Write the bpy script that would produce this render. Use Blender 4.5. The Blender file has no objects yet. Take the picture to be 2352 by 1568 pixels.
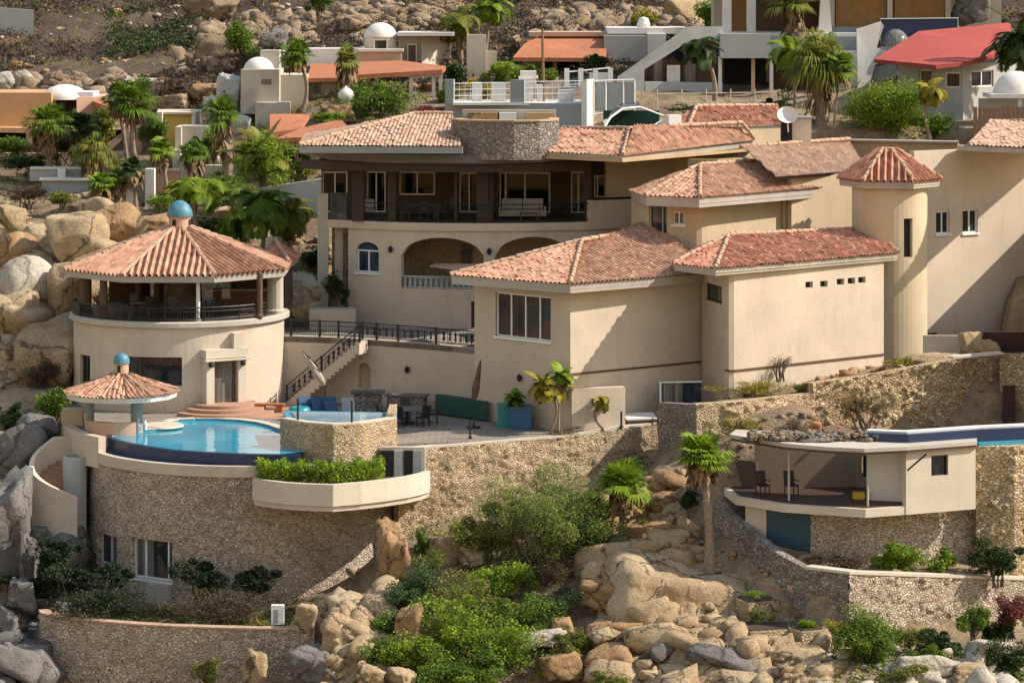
import bpy, bmesh, math, random
import numpy as np
from mathutils import Vector, Matrix, noise

random.seed(11)
rng = np.random.default_rng(11)
scene = bpy.context.scene
COL = scene.collection

# ------------------------------------------------------------------ camera
F, CX, HY, ZC = 7440.0, 1176.0, -60.0, 40.0     # focal length / centre / horizon in photo units, eye height
cam = bpy.data.cameras.new("camera")
cam.sensor_fit = 'HORIZONTAL'; cam.sensor_width = 36.0
cam.lens = F / 2352.0 * 36.0
cam.shift_y = (HY - 784.0) / 2352.0
cam.clip_start = 1.0; cam.clip_end = 5000.0
camo = bpy.data.objects.new("camera", cam); COL.objects.link(camo)
camo.location = (0, 0, ZC); camo.rotation_euler = (math.pi / 2, 0, 0)
scene.camera = camo

# ------------------------------------------------------------------ light
SUN_AZ, SUN_EL = math.radians(2.5), math.radians(40.0)
sdir = Vector((math.cos(SUN_EL) * math.cos(SUN_AZ), -math.cos(SUN_EL) * math.sin(SUN_AZ), math.sin(SUN_EL)))
world = bpy.data.worlds.new("World"); scene.world = world; world.use_nodes = True
wn = world.node_tree.nodes; wl = world.node_tree.links
sky = wn.new('ShaderNodeTexSky'); sky.sky_type = 'NISHITA'; sky.sun_disc = False
sky.sun_elevation = SUN_EL; sky.sun_rotation = math.pi / 2 + SUN_AZ
sky.air_density = 2.4; sky.dust_density = 0.8; sky.ozone_density = 1.0
wb = wn.new('ShaderNodeMix'); wb.data_type = 'RGBA'; wb.blend_type = 'MULTIPLY'; wb.inputs[0].default_value = 1.0
wb.inputs[7].default_value = (1.07, .94, .97, 1)                     # hazy warm sky
wl.new(sky.outputs[0], wb.inputs[6]); wl.new(wb.outputs[2], wn['Background'].inputs['Color'])
wn['Background'].inputs['Strength'].default_value = 0.13
sl = bpy.data.lights.new("sun", 'SUN'); sl.energy = 4.6; sl.angle = math.radians(0.5); sl.color = (1.0, 0.915, 0.79)
so = bpy.data.objects.new("sun", sl); COL.objects.link(so)
so.rotation_euler = sdir.to_track_quat('Z', 'Y').to_euler(); so.location = (60, 60, 120)
vs = scene.view_settings
vs.view_transform = 'Standard'; vs.look = 'None'; vs.gamma = 1.0; vs.use_curve_mapping = False
vs.exposure = 0.53
scene.cycles.max_bounces = 6; scene.cycles.diffuse_bounces = 3; scene.cycles.glossy_bounces = 3
scene.cycles.transparent_max_bounces = 6; scene.cycles.caustics_reflective = False; scene.cycles.caustics_refractive = False

# ------------------------------------------------------------------ placing
def WX(px, Y): return (px - CX) * Y / F
def WZ(py, Y): return ZC - (py - HY) * Y / F
def PX(px, Y): return (WX(px, Y), Y)
def W(px, py, Y): return Vector((WX(px, Y), Y, WZ(py, Y)))
def G(px, py, z):
    Y = (ZC - z) * F / (py - HY); return Vector((WX(px, Y), Y, z))
def M_(pxlen, Y): return pxlen * Y / F
def YZ(py, z): return (ZC - z) * F / (py - HY)

# ------------------------------------------------------------------ objects
ORG = {}
LABELS = {}
def tag(o, label, cat, group=None, kind=None):
    if label: o['label'] = label
    if cat: o['category'] = cat
    if group: o['group'] = group
    if kind: o['kind'] = kind
    return o
def thing(name, label, cat, loc=(0, 0, 0), group=None):
    o = bpy.data.objects.new(name, None); COL.objects.link(o)
    o.empty_display_size = 0.3
    o.location = loc; ORG[o.name] = Vector(loc)
    return tag(o, label, cat, group)
def link_mesh(name, me, parent=None):
    o = bpy.data.objects.new(name, me); COL.objects.link(o)
    if parent is not None:
        o.parent = parent; ORG[o.name] = ORG.get(parent.name, Vector((0, 0, 0)))
    else:
        ORG[o.name] = Vector((0, 0, 0))
    return o
def set_origin(o):
    """move the origin of a one-mesh thing to the middle of its base"""
    me = o.data; n = len(me.vertices); co = np.empty(n * 3, np.float32); me.vertices.foreach_get('co', co)
    co = co.reshape(-1, 3); c = (co.min(0) + co.max(0)) / 2; c[2] = co[:, 2].min()
    co -= c; me.vertices.foreach_set('co', co.ravel()); me.update()
    o.location = Vector(c.tolist()); ORG[o.name] = o.location.copy(); return o

class MB:
    def __init__(s): s.v = []; s.f = []; s.uv = None
    def add(s, vs, fs):
        b = len(s.v); s.v.extend([tuple(p) for p in vs]); s.f.extend([tuple(b + i for i in f) for f in fs]); return s
    def prism(s, poly, z0, z1):
        n = len(poly); a = 0
        for i in range(n):
            j = (i + 1) % n; a += poly[i][0] * poly[j][1] - poly[j][0] * poly[i][1]
        if a < 0: poly = poly[::-1]
        z0 = z0 if hasattr(z0, '__len__') else [z0] * n; z1 = z1 if hasattr(z1, '__len__') else [z1] * n
        vs = [(p[0], p[1], z) for p, z in zip(poly, z0)] + [(p[0], p[1], z) for p, z in zip(poly, z1)]
        fs = [tuple(range(n))[::-1], tuple(range(n, 2 * n))] + [(i, (i + 1) % n, n + (i + 1) % n, n + i) for i in range(n)]
        return s.add(vs, fs)
    def box(s, c, d, rz=0.0, rx=0.0, ry=0.0):
        R = Matrix.Rotation(rz, 3, 'Z') @ Matrix.Rotation(ry, 3, 'Y') @ Matrix.Rotation(rx, 3, 'X'); c = Vector(c)
        vs = [c + R @ Vector((x * d[0] / 2, y * d[1] / 2, z * d[2] / 2)) for z in (-1, 1) for x, y in ((-1, -1), (1, -1), (1, 1), (-1, 1))]
        return s.add(vs, [(3, 2, 1, 0), (4, 5, 6, 7), (0, 1, 5, 4), (1, 2, 6, 5), (2, 3, 7, 6), (3, 0, 4, 7)])
    def tube(s, pts, r, n=8, caps=True):
        pts = [Vector(p) for p in pts]; r = r if hasattr(r, '__len__') else [r] * len(pts)
        rings = []
        for i, p in enumerate(pts):
            d = (pts[min(i + 1, len(pts) - 1)] - pts[max(i - 1, 0)]).normalized()
            up = Vector((0, 0, 1)) if abs(d.z) < .9 else Vector((1, 0, 0))
            a = d.cross(up).normalized(); b = d.cross(a).normalized()
            rings.append([p + (a * math.cos(t) + b * math.sin(t)) * r[i] for t in [2 * math.pi * k / n for k in range(n)]])
        vs = [q for ring in rings for q in ring]; fs = []
        for i in range(len(pts) - 1):
            for k in range(n):
                fs.append((i * n + k, i * n + (k + 1) % n, (i + 1) * n + (k + 1) % n, (i + 1) * n + k))
        if caps: fs += [tuple(range(n)), tuple((len(pts) - 1) * n + k for k in range(n))[::-1]]
        return s.add(vs, fs)
    def lathe(s, c, prof, n=28, a0=0, a1=2 * math.pi):
        full = abs(a1 - a0 - 2 * math.pi) < 1e-6; m = n if full else n + 1
        vs = [(c[0] + r * math.cos(a0 + (a1 - a0) * k / n), c[1] + r * math.sin(a0 + (a1 - a0) * k / n), c[2] + z) for r, z in prof for k in range(m)]
        fs = []
        for i in range(len(prof) - 1):
            for k in range(n):
                k2 = (k + 1) % m
                fs.append((i * m + k, i * m + k2, (i + 1) * m + k2, (i + 1) * m + k))
        return s.add(vs, fs)
    def poly(s, pts): return s.add(pts, [tuple(range(len(pts)))])
    def build(s, name, mat, parent=None, smooth=False, label=None, cat=None, group=None, kind=None, bevel=0):
        me = bpy.data.meshes.new(name)
        org = ORG.get(parent.name, Vector((0, 0, 0))) if parent is not None else Vector((0, 0, 0))
        me.from_pydata([(x - org[0], y - org[1], z - org[2]) for x, y, z in s.v], [], s.f)
        if s.uv is not None:
            l = me.uv_layers.new(name='uv'); l.data.foreach_set('uv', np.array([s.uv[i] for f in s.f for i in f], np.float32).ravel())
        me.materials.append(mat)
        if smooth: me.polygons.foreach_set('use_smooth', [True] * len(me.polygons))
        me.update()
        o = link_mesh(name, me, parent)
        if bevel:
            b = o.modifiers.new('bevel', 'BEVEL'); b.width = bevel; b.segments = 2; b.limit_method = 'ANGLE'; b.angle_limit = .7
        if parent is None and kind not in ('structure', 'stuff'): set_origin(o)
        tag(o, label, cat, group, kind)
        return o

def np_mesh(name, verts, faces, mat, parent=None, smooth=False):
    """verts (n,3) world, faces (m,4) or (m,3)"""
    org = np.array(ORG.get(parent.name, Vector((0, 0, 0)))) if parent is not None else np.zeros(3)
    me = bpy.data.meshes.new(name); k = faces.shape[1]
    me.vertices.add(len(verts)); me.vertices.foreach_set('co', (verts - org).astype(np.float32).ravel())
    me.loops.add(faces.size); me.loops.foreach_set('vertex_index', faces.astype(np.int32).ravel())
    me.polygons.add(len(faces)); me.polygons.foreach_set('loop_start', (np.arange(len(faces)) * k).astype(np.int32))
    me.polygons.foreach_set('loop_total', np.full(len(faces), k, np.int32))
    if smooth: me.polygons.foreach_set('use_smooth', np.ones(len(faces), bool))
    for m in (mat if isinstance(mat, list) else [mat]): me.materials.append(m)
    me.update(calc_edges=True)
    return link_mesh(name, me, parent)

# ------------------------------------------------------------------ materials
def nt(name):
    m = bpy.data.materials.new(name); m.use_nodes = True
    t = m.node_tree; b = t.nodes['Principled BSDF']; return m, t, b
def node(t, kind, **kw):
    n = t.nodes.new(kind)
    for k, v in kw.items():
        if k in n.inputs.keys() if isinstance(k, str) else False: n.inputs[k].default_value = v
        else: setattr(n, k, v)
    return n
def ramp(t, stops, interp='LINEAR'):
    r = t.nodes.new('ShaderNodeValToRGB'); e = r.color_ramp.elements; r.color_ramp.interpolation = interp
    while len(e) < len(stops): e.new(0.5)
    for i, (p, c) in enumerate(stops):
        e[i].position = p; e[i].color = (c[0], c[1], c[2], 1) if hasattr(c, '__len__') else (c, c, c, 1)
    return r
def texco(t, scale=(1, 1, 1), out='Object'):
    tc = t.nodes.new('ShaderNodeTexCoord'); mp = t.nodes.new('ShaderNodeMapping'); mp.inputs['Scale'].default_value = scale
    t.links.new(tc.outputs[out], mp.inputs['Vector']); return mp.outputs['Vector']
def noise_n(t, vec, scale, detail=4, rough=.6, dist=0.0):
    n = t.nodes.new('ShaderNodeTexNoise'); n.inputs['Scale'].default_value = scale; n.inputs['Detail'].default_value = detail
    n.inputs['Roughness'].default_value = rough; n.inputs['Distortion'].default_value = dist
    if vec is not None: t.links.new(vec, n.inputs['Vector'])
    return n
def mix(t, fac, a, b, blend='MIX'):
    m = t.nodes.new('ShaderNodeMix'); m.data_type = 'RGBA'; m.blend_type = blend
    def put(i, v):
        if hasattr(v, 'links') or hasattr(v, 'is_linked'): t.links.new(v, m.inputs[i])
        elif hasattr(v, '__len__'): m.inputs[i].default_value = (v[0], v[1], v[2], 1)
        else: m.inputs[i].default_value = v
    put(0, fac); put(6, a); put(7, b); return m.outputs[2]
def bump(t, b, height, strength=.3, dist=.05):
    n = t.nodes.new('ShaderNodeBump'); n.inputs['Strength'].default_value = strength; n.inputs['Distance'].default_value = dist
    t.links.new(height, n.inputs['Height']); t.links.new(n.outputs[0], b.inputs['Normal'])

def stucco(name, c, stain=None, amt=.35, rough=.92, grid=0):
    m, t, b = nt(name); v = texco(t)
    big = noise_n(t, v, .35, 5, .6); sm = noise_n(t, v, 9, 4, .7)
    st = noise_n(t, texco(t, (1.6, 1.6, .22)), 1.3, 6, .65)
    d = tuple(x * .82 for x in c); l = tuple(min(1, x * 1.06) for x in c)
    col = mix(t, ramp(t, [(.3, 0), (.7, 1)]).outputs[0], d, l)
    r1 = ramp(t, [(.3, 0), (.72, 1)]); t.links.new(big.outputs[0], r1.inputs[0])
    col = mix(t, r1.outputs[0], d, l)
    r2 = ramp(t, [(.52, 0), (.78, 1)]); t.links.new(st.outputs[0], r2.inputs[0])
    mm = t.nodes.new('ShaderNodeMath'); mm.operation = 'MULTIPLY'; mm.inputs[1].default_value = amt; t.links.new(r2.outputs[0], mm.inputs[0])
    col = mix(t, mm.outputs[0], col, stain or tuple(x * .62 for x in c))
    r3 = ramp(t, [(.35, .93), (.65, 1.03)]); t.links.new(sm.outputs[0], r3.inputs[0])
    col = mix(t, 1.0, col, r3.outputs[0], 'MULTIPLY')
    if grid:
        bk = t.nodes.new('ShaderNodeTexBrick'); bk.inputs['Scale'].default_value = 1 / grid; bk.inputs['Mortar Size'].default_value = .03; bk.inputs['Brick Width'].default_value = 1; bk.inputs['Row Height'].default_value = 1
        bk.inputs['Color1'].default_value = (1, 1, 1, 1); bk.inputs['Color2'].default_value = (.82, .82, .82, 1); bk.inputs['Mortar'].default_value = (.5, .48, .45, 1); t.links.new(v, bk.inputs['Vector']); col = mix(t, 1.0, col, bk.outputs['Color'], 'MULTIPLY')
    t.links.new(col, b.inputs['Base Color']); b.inputs['Roughness'].default_value = rough
    bump(t, b, sm.outputs[0], .25, .02); return m

def rubble(name, cols, mortar, scale=5.2, stretch=(1, 1, 1.25), bmp=.9, weeds=None):
    m, t, b = nt(name); v0 = texco(t, stretch)
    wob = noise_n(t, v0, 3.0, 3, .6); mm = t.nodes.new('ShaderNodeVectorMath'); mm.operation = 'MULTIPLY_ADD'
    mm.inputs[1].default_value = (.22, .22, .22); t.links.new(wob.outputs['Color'], mm.inputs[0]); t.links.new(v0, mm.inputs[2])
    lw = noise_n(t, v0, .9, 2, .5); m2 = t.nodes.new('ShaderNodeVectorMath'); m2.operation = 'MULTIPLY_ADD'; m2.inputs[1].default_value = (.55, .55, .55)
    t.links.new(lw.outputs['Color'], m2.inputs[0]); t.links.new(mm.outputs[0], m2.inputs[2]); v = m2.outputs[0]
    vo = t.nodes.new('ShaderNodeTexVoronoi'); vo.feature = 'F1'; vo.inputs['Scale'].default_value = scale; vo.inputs['Randomness'].default_value = 1
    ve = t.nodes.new('ShaderNodeTexVoronoi'); ve.feature = 'DISTANCE_TO_EDGE'; ve.inputs['Scale'].default_value = scale; ve.inputs['Randomness'].default_value = 1
    t.links.new(v, vo.inputs['Vector']); t.links.new(v, ve.inputs['Vector'])
    sep = t.nodes.new('ShaderNodeSeparateColor'); t.links.new(vo.outputs['Color'], sep.inputs[0])
    r = ramp(t, [(i / (len(cols) - 1), c) for i, c in enumerate(cols)]); t.links.new(sep.outputs[0], r.inputs[0])
    fine = noise_n(t, v0, 9, 6, .75); rf = ramp(t, [(.28, .6), (.5, 1.0), (.72, 1.3)]); t.links.new(fine.outputs[0], rf.inputs[0])
    col = mix(t, 1.0, r.outputs[0], rf.outputs[0], 'MULTIPLY')
    big = noise_n(t, v0, .3, 5, .65); rb = ramp(t, [(.35, .78), (.65, 1.14)]); t.links.new(big.outputs[0], rb.inputs[0])
    col = mix(t, 1.0, col, rb.outputs[0], 'MULTIPLY')
    gap = noise_n(t, v0, 4.3, 3, .6); ga = t.nodes.new('ShaderNodeMath'); ga.operation = 'MULTIPLY_ADD'; ga.inputs[1].default_value = -.16; ga.inputs[2].default_value = .085
    t.links.new(gap.outputs[0], ga.inputs[0]); gs = t.nodes.new('ShaderNodeMath'); gs.operation = 'ADD'; t.links.new(ga.outputs[0], gs.inputs[0]); t.links.new(ve.outputs['Distance'], gs.inputs[1])
    re = ramp(t, [(.01, 0), (.075, 1)]); t.links.new(gs.outputs[0], re.inputs[0])
    col = mix(t, re.outputs[0], mortar, col)
    t.links.new(col, b.inputs['Base Color']); b.inputs['Roughness'].default_value = .95
    h = ramp(t, [(0, 0), (.15, .7), (.5, 1)]); t.links.new(gs.outputs[0], h.inputs[0])
    ad = t.nodes.new('ShaderNodeMath'); ad.operation = 'MULTIPLY_ADD'; ad.inputs[1].default_value = .6
    t.links.new(fine.outputs[0], ad.inputs[0]); t.links.new(h.outputs[0], ad.inputs[2])
    bump(t, b, ad.outputs[0], bmp, .10); return m

def tiles(name, cols, dark=.6, blot=.8):
    m, t, b = nt(name)
    uv = t.nodes.new('ShaderNodeTexCoord'); fl = t.nodes.new('ShaderNodeVectorMath'); fl.operation = 'FLOOR'; t.links.new(uv.outputs['UV'], fl.inputs[0])
    wn_ = t.nodes.new('ShaderNodeTexWhiteNoise'); wn_.noise_dimensions = '2D'; t.links.new(fl.outputs[0], wn_.inputs[0])
    r = ramp(t, [(i / (len(cols) - 1), c) for i, c in enumerate(cols)]); t.links.new(wn_.outputs['Value'], r.inputs[0])
    v = texco(t); big = noise_n(t, v, 1.5, 6, .75, .6); sm = noise_n(t, v, 5, 5, .75)
    rb = ramp(t, [(.34, .38), (.47, .88), (.64, 1.22)]); t.links.new(big.outputs[0], rb.inputs[0])
    col = mix(t, blot, r.outputs[0], rb.outputs[0], 'MULTIPLY')
    lich = ramp(t, [(.6, 0), (.74, 1)]); t.links.new(sm.outputs[0], lich.inputs[0])
    ml = t.nodes.new('ShaderNodeMath'); ml.operation = 'MULTIPLY'; ml.inputs[1].default_value = dark; t.links.new(lich.outputs[0], ml.inputs[0])
    col = mix(t, ml.outputs[0], col, (.10, .055, .04))
    pale = noise_n(t, v, 2.3, 4, .7); rp = ramp(t, [(.58, 0), (.72, 1)]); t.links.new(pale.outputs[0], rp.inputs[0])
    mp_ = t.nodes.new('ShaderNodeMath'); mp_.operation = 'MULTIPLY'; mp_.inputs[1].default_value = .14; t.links.new(rp.outputs[0], mp_.inputs[0])
    col = mix(t, mp_.outputs[0], col, (.58, .42, .30))
    t.links.new(col, b.inputs['Base Color']); b.inputs['Roughness'].default_value = .9
    bump(t, b, sm.outputs[0], .35, .02); return m

def plain(name, c, rough=.6, metal=0.0, var=.12, scale=3.0, spec=.5):
    m, t, b = nt(name); n = noise_n(t, texco(t), scale, 4, .6)
    r = ramp(t, [(.3, 1 - var), (.7, 1 + var * .6)]); t.links.new(n.outputs[0], r.inputs[0])
    col = mix(t, 1.0, c, r.outputs[0], 'MULTIPLY'); t.links.new(col, b.inputs['Base Color'])
    b.inputs['Roughness'].default_value = rough; b.inputs['Metallic'].default_value = metal
    b.inputs['Specular IOR Level'].default_value = spec; return m

def glass(name, c=(.018, .02, .024), rough=.05):
    m, t, b = nt(name); n = noise_n(t, texco(t, (1, 1, .35)), 1.6, 3, .6)
    r = ramp(t, [(.35, tuple(x * .4 for x in c)), (.65, tuple(x * 1.8 for x in c))]); t.links.new(n.outputs[0], r.inputs[0])
    cu = noise_n(t, texco(t, (1, 1, .03)), .55, 1, .4); fo = noise_n(t, texco(t, (1, 1, .02)), 7, 2, .5)
    k = ramp(t, [(.56, 0), (.585, 1)]); t.links.new(cu.outputs[0], k.inputs[0]); fr = ramp(t, [(.3, (.07, .065, .06)), (.7, (.22, .205, .18))]); t.links.new(fo.outputs[0], fr.inputs[0])
    t.links.new(mix(t, k.outputs[0], r.outputs[0], fr.outputs[0]), b.inputs['Base Color']); b.inputs['Roughness'].default_value = rough
    w = noise_n(t, texco(t), .8, 2, .5); bump(t, b, w.outputs[0], .04, .2); return m

def rock(name, c1, c2, c3, scale=.5, crack=.6):
    m, t, b = nt(name); v = texco(t)
    a = noise_n(t, v, scale, 6, .62, .4); f = noise_n(t, v, scale * 9, 6, .75)
    r = ramp(t, [(.3, c1), (.5, c2), (.72, c3)]); t.links.new(a.outputs[0], r.inputs[0])
    rf = ramp(t, [(.28, .42), (.46, .92), (.6, 1.04), (.75, 1.22)]); t.links.new(f.outputs[0], rf.inputs[0])
    col = mix(t, 1.0, r.outputs[0], rf.outputs[0], 'MULTIPLY')
    vo = t.nodes.new('ShaderNodeTexVoronoi'); vo.feature = 'DISTANCE_TO_EDGE'; vo.inputs['Scale'].default_value = scale * .42
    wob = noise_n(t, v, scale * 1.4, 6, .7); mm = t.nodes.new('ShaderNodeVectorMath'); mm.operation = 'MULTIPLY_ADD'
    mm.inputs[1].default_value = (1.7, 1.7, 1.7); t.links.new(wob.outputs['Color'], mm.inputs[0]); t.links.new(v, mm.inputs[2]); t.links.new(mm.outputs[0], vo.inputs['Vector'])
    rc = ramp(t, [(0, 1 - crack), (.018, 1)]); t.links.new(vo.outputs['Distance'], rc.inputs[0])
    col = mix(t, 1.0, col, rc.outputs[0], 'MULTIPLY')
    t.links.new(col, b.inputs['Base Color']); b.inputs['Roughness'].default_value = .93
    ad = t.nodes.new('ShaderNodeMath'); ad.operation = 'MULTIPLY_ADD'; ad.inputs[1].default_value = .6
    t.links.new(rc.outputs[0], ad.inputs[0]); t.links.new(f.outputs[0], ad.inputs[2])
    bump(t, b, ad.outputs[0], .9, .22); return m

def leaf(name, cols, trans=.35, rough=.6):
    m, t, b = nt(name); g = t.nodes.new('ShaderNodeNewGeometry')
    r = ramp(t, [(i / (len(cols) - 1), c) for i, c in enumerate(cols)]); t.links.new(g.outputs['Random Per Island'], r.inputs[0])
    cl = noise_n(t, texco(t), 1.1, 3, .6); rc = ramp(t, [(.32, (.55, .62, .6)), (.5, (1, 1, 1)), (.68, (1.5, 1.32, 1.0))]); t.links.new(cl.outputs[0], rc.inputs[0])
    lc = mix(t, 1.0, r.outputs[0], rc.outputs[0], 'MULTIPLY')
    t.links.new(lc, b.inputs['Base Color']); b.inputs['Roughness'].default_value = rough
    b.inputs['Specular IOR Level'].default_value = .3
    tr = t.nodes.new('ShaderNodeBsdfTranslucent'); ms = t.nodes.new('ShaderNodeMixShader'); ms.inputs[0].default_value = trans
    t.links.new(lc, tr.inputs[0]); t.links.new(b.outputs[0], ms.inputs[1]); t.links.new(tr.outputs[0], ms.inputs[2])
    t.links.new(ms.outputs[0], t.nodes['Material Output'].inputs['Surface']); return m

def water_mat(name, c1, c2, scale=2.6):
    m, t, b = nt(name); v = texco(t); n = noise_n(t, v, .22, 3, .5)
    r = ramp(t, [(.35, c1), (.65, c2)]); t.links.new(n.outputs[0], r.inputs[0]); t.links.new(r.outputs[0], b.inputs['Base Color'])
    b.inputs['Roughness'].default_value = .04; w = noise_n(t, v, scale, 2, .5); bump(t, b, w.outputs[0], .12, .1); return m

CREAM = (.56, .465, .365)
M = dict(
    cream=stucco('cream_stucco', CREAM, amt=.45), cream2=stucco('warm_stucco', (.53, .41, .275)), pale=stucco('pale_stucco', (.60, .52, .42), amt=.25),
    ochre=stucco('stained_stucco', (.53, .435, .30), (.40, .28, .10), .4),
    pink=stucco('pink_stucco', (.56, .36, .26)), orange=stucco('orange_stucco', (.55, .31, .15)), yellow=stucco('yellow_stucco', (.55, .38, .09)),
    white=stucco('white_stucco', (.70, .68, .64), amt=.3), greyw=stucco('grey_stucco', (.40, .41, .40), amt=.3), beige=stucco('beige_stucco', (.46, .42, .35), amt=.3),
    bluegrey=stucco('blue_grey_stucco', (.30, .33, .34), amt=.25), fascia=stucco('fascia_paint', (.45, .40, .345), amt=.6), tan=stucco('tan_stucco', (.48, .33, .18)),
    shadetaupe=stucco('shade_dark_stucco', (.085, .06, .047)), shadewall=stucco('shaded_cream_stucco', (.24, .195, .15)), glassd=plain('dark_glass', (.008, .009, .011), .06, var=.3), leaflight=leaf('light_leaf', [(.19, .25, .06), (.25, .31, .08), (.14, .20, .04), (.30, .33, .12)], .4), dockfloor=plain('shade_floor_and_soil', (.07, .055, .045), .5), band=plain('brown_band', (.09, .05, .03), .8),  # veranda and pool house interior walls: shade painted in as darker stucco
    stone=rubble('rubble_stone', [(.38, .285, .20), (.62, .49, .37), (.72, .59, .46), (.52, .40, .295), (.80, .70, .58)], (.24, .175, .12), 7.6),
    stonegold=rubble('golden_rubble', [(.43, .285, .15), (.56, .41, .235), (.63, .50, .325), (.50, .35, .19), (.70, .60, .45)], (.24, .155, .085), 5.2),
    stonefine=rubble('weathered_rubble', [(.49, .355, .21), (.57, .43, .27), (.61, .475, .31), (.53, .395, .24), (.66, .54, .385)], (.33, .225, .125), 7.2, bmp=.8),
    stonedark=rubble('grey_and_shaded_rubble', [(.20, .17, .14), (.30, .26, .22), (.38, .34, .30), (.25, .20, .165), (.46, .42, .38)], (.13, .105, .085), 5.5),  # real grey stone, also the shaded copy of lighter rubble walls
    tile=tiles('clay_tile', [(.40, .205, .125), (.46, .25, .16), (.34, .165, .10), (.50, .305, .205), (.41, .22, .135)]),
    tilered=tiles('red_clay_tile', [(.38, .145, .085), (.46, .205, .13), (.33, .12, .07), (.48, .255, .175), (.41, .175, .105)], .65, .85),
    tilepale=tiles('pale_clay_tile', [(.42, .265, .18), (.47, .31, .22), (.37, .225, .15), (.49, .345, .255)], .55, .7),
    cap=plain('ridge_mortar', (.46, .30, .205), .9, var=.3, scale=5),
    terracotta=stucco('terracotta_slab', (.42, .155, .07), (.20, .07, .035), .8), redroof=stucco('red_roof', (.36, .06, .045), (.17, .03, .025), .85),
    darkwood=plain('dark_wood', (.035, .022, .018), .7), awning=plain('grey_slab_edge', (.13, .115, .11), .8, var=.2),
    iron=plain('black_iron', (.012, .012, .014), .5), whitem=plain('white_frame', (.72, .72, .72), .45, var=.05), glass=glass('window_glass'), glassblue=glass('blue_glass', (.03, .04, .06)),
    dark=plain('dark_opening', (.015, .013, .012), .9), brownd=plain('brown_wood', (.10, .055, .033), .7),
    bluetile=plain('navy_tile', (.012, .03, .085), .35, var=.25, scale=6), aquatile=plain('aqua_tile', (.05, .30, .42), .3, var=.2, scale=8),
    bluedome=plain('blue_dome_tile', (.065, .21, .28), .55, var=.35, scale=4), greend=plain('green_cloth', (.01, .06, .045), .8),
    teal=plain('teal_paint', (.018, .06, .085), .6, var=.2), bluepot=plain('blue_pot', (.014, .085, .23), .35, var=.2), aqua=plain('aqua_plastic', (.02, .24, .25), .4),
    bluetarp=plain('navy_cover', (.02, .03, .08), .6), navy=plain('blue_fabric', (.02, .07, .15), .8),
    shutter=plain('ochre_shutter', (.27, .13, .035), .6, var=.2, scale=2), reddoor=plain('shaded_red_door', (.035, .009, .008), .6), yellowp=plain('yellow_paint', (.50, .32, .02), .6),  # door red darkened to carry the shade at the right edge
    paving=stucco('paving', (.27, .23, .19), amt=.6, grid=.6), deck=plain('brown_deck', (.06, .03, .02), .6, var=.3), terracottaf=stucco('terracotta_paving', (.42, .24, .16)),
    canvas=plain('folded_canvas', (.40, .34, .27), .9), wood=plain('weathered_wood', (.20, .11, .06), .8, var=.3), cloth=plain('grey_cushion', (.34, .33, .32), .9),
    water=water_mat('pool_water', (.02, .25, .38), (.045, .36, .50)), spaw=water_mat('spa_water', (.10, .22, .30), (.35, .45, .50), 3),
    rocktan=rock('tan_rock', (.34, .22, .115), (.50, .365, .21), (.62, .49, .33), .6, .75), rockhill=rock('hill_rock', (.19, .12, .07), (.33, .23, .14), (.48, .38, .26), .8, .7), rockpale=rock('pale_rock', (.44, .38, .28), (.54, .48, .38), (.60, .56, .47), .35, .45),
    rockgrey=rock('grey_and_shaded_rock', (.13, .12, .11), (.20, .185, .17), (.28, .26, .24), .5), rockor=rock('orange_rock', (.28, .155, .07), (.44, .27, .13), (.56, .41, .24), .6, .7),  # grey toned darker to carry the shade on the left edge rocks
    rockdark=rock('dark_rock', (.10, .09, .085), (.19, .17, .15), (.34, .32, .29), .8), rockwhite=rock('bleached_rock', (.50, .48, .44), (.60, .58, .55), (.66, .64, .62), .7, .7),
    leafg=leaf('green_leaf', [(0.101, 0.175, 0.015), (0.151, 0.254, 0.022), (0.070, 0.131, 0.015), (0.202, 0.280, 0.033)]),
    leafb=leaf('bright_leaf', [(0.161, 0.280, 0.017), (0.242, 0.350, 0.024), (0.111, 0.210, 0.017), (0.343, 0.385, 0.044)]),
    leafd=leaf('dark_leaf', [(0.028, 0.059, 0.013), (0.046, 0.084, 0.017), (0.022, 0.042, 0.011), (0.070, 0.105, 0.022)], .25),
    leafo=leaf('olive_leaf', [(0.172, 0.210, 0.033), (0.242, 0.263, 0.050), (0.121, 0.158, 0.024), (0.322, 0.297, 0.066)]),
    leafy=leaf('yellow_leaf', [(0.302, 0.280, 0.022), (0.403, 0.333, 0.039), (0.202, 0.210, 0.022), (0.484, 0.367, 0.066)]),
    leafblue=leaf('blue_green_leaf', [(0.039, 0.084, 0.035), (0.062, 0.119, 0.044), (0.109, 0.182, 0.066), (0.031, 0.063, 0.028)]),
    dry=leaf('dry_leaf', [(.26, .18, .08), (.32, .24, .12), (.18, .12, .05), (.22, .19, .08)]), drybrown=leaf('brown_scrub', [(.085, .06, .038), (.13, .09, .055), (.06, .045, .03), (.17, .12, .075)]),
    scrubdark=leaf('dark_scrub', [(.05, .035, .022), (.09, .065, .04), (.035, .028, .018), (.14, .105, .065)], .15), leafdd=leaf('shade_leaf', [(.014, .030, .010), (.022, .042, .012), (.010, .020, .008), (.034, .055, .018)], .2), scrub=leaf('hill_scrub', [(0.093, 0.077, 0.033), (0.155, 0.119, 0.050), (0.070, 0.070, 0.022), (0.124, 0.140, 0.033)]), skirt=leaf('dead_frond', [(.20, .12, .055), (.27, .18, .09), (.13, .075, .035)], .15),  # lower garden leaves: shade put in as a darker leaf colour
    pinkfl=leaf('pink_flower', [(.30, .06, .05), (.20, .05, .05), (.10, .09, .03)]),
    bark=plain('palm_bark', (.26, .195, .14), .95, var=.4, scale=6), twig=plain('twig', (.13, .095, .065), .9, var=.3),
)

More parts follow.
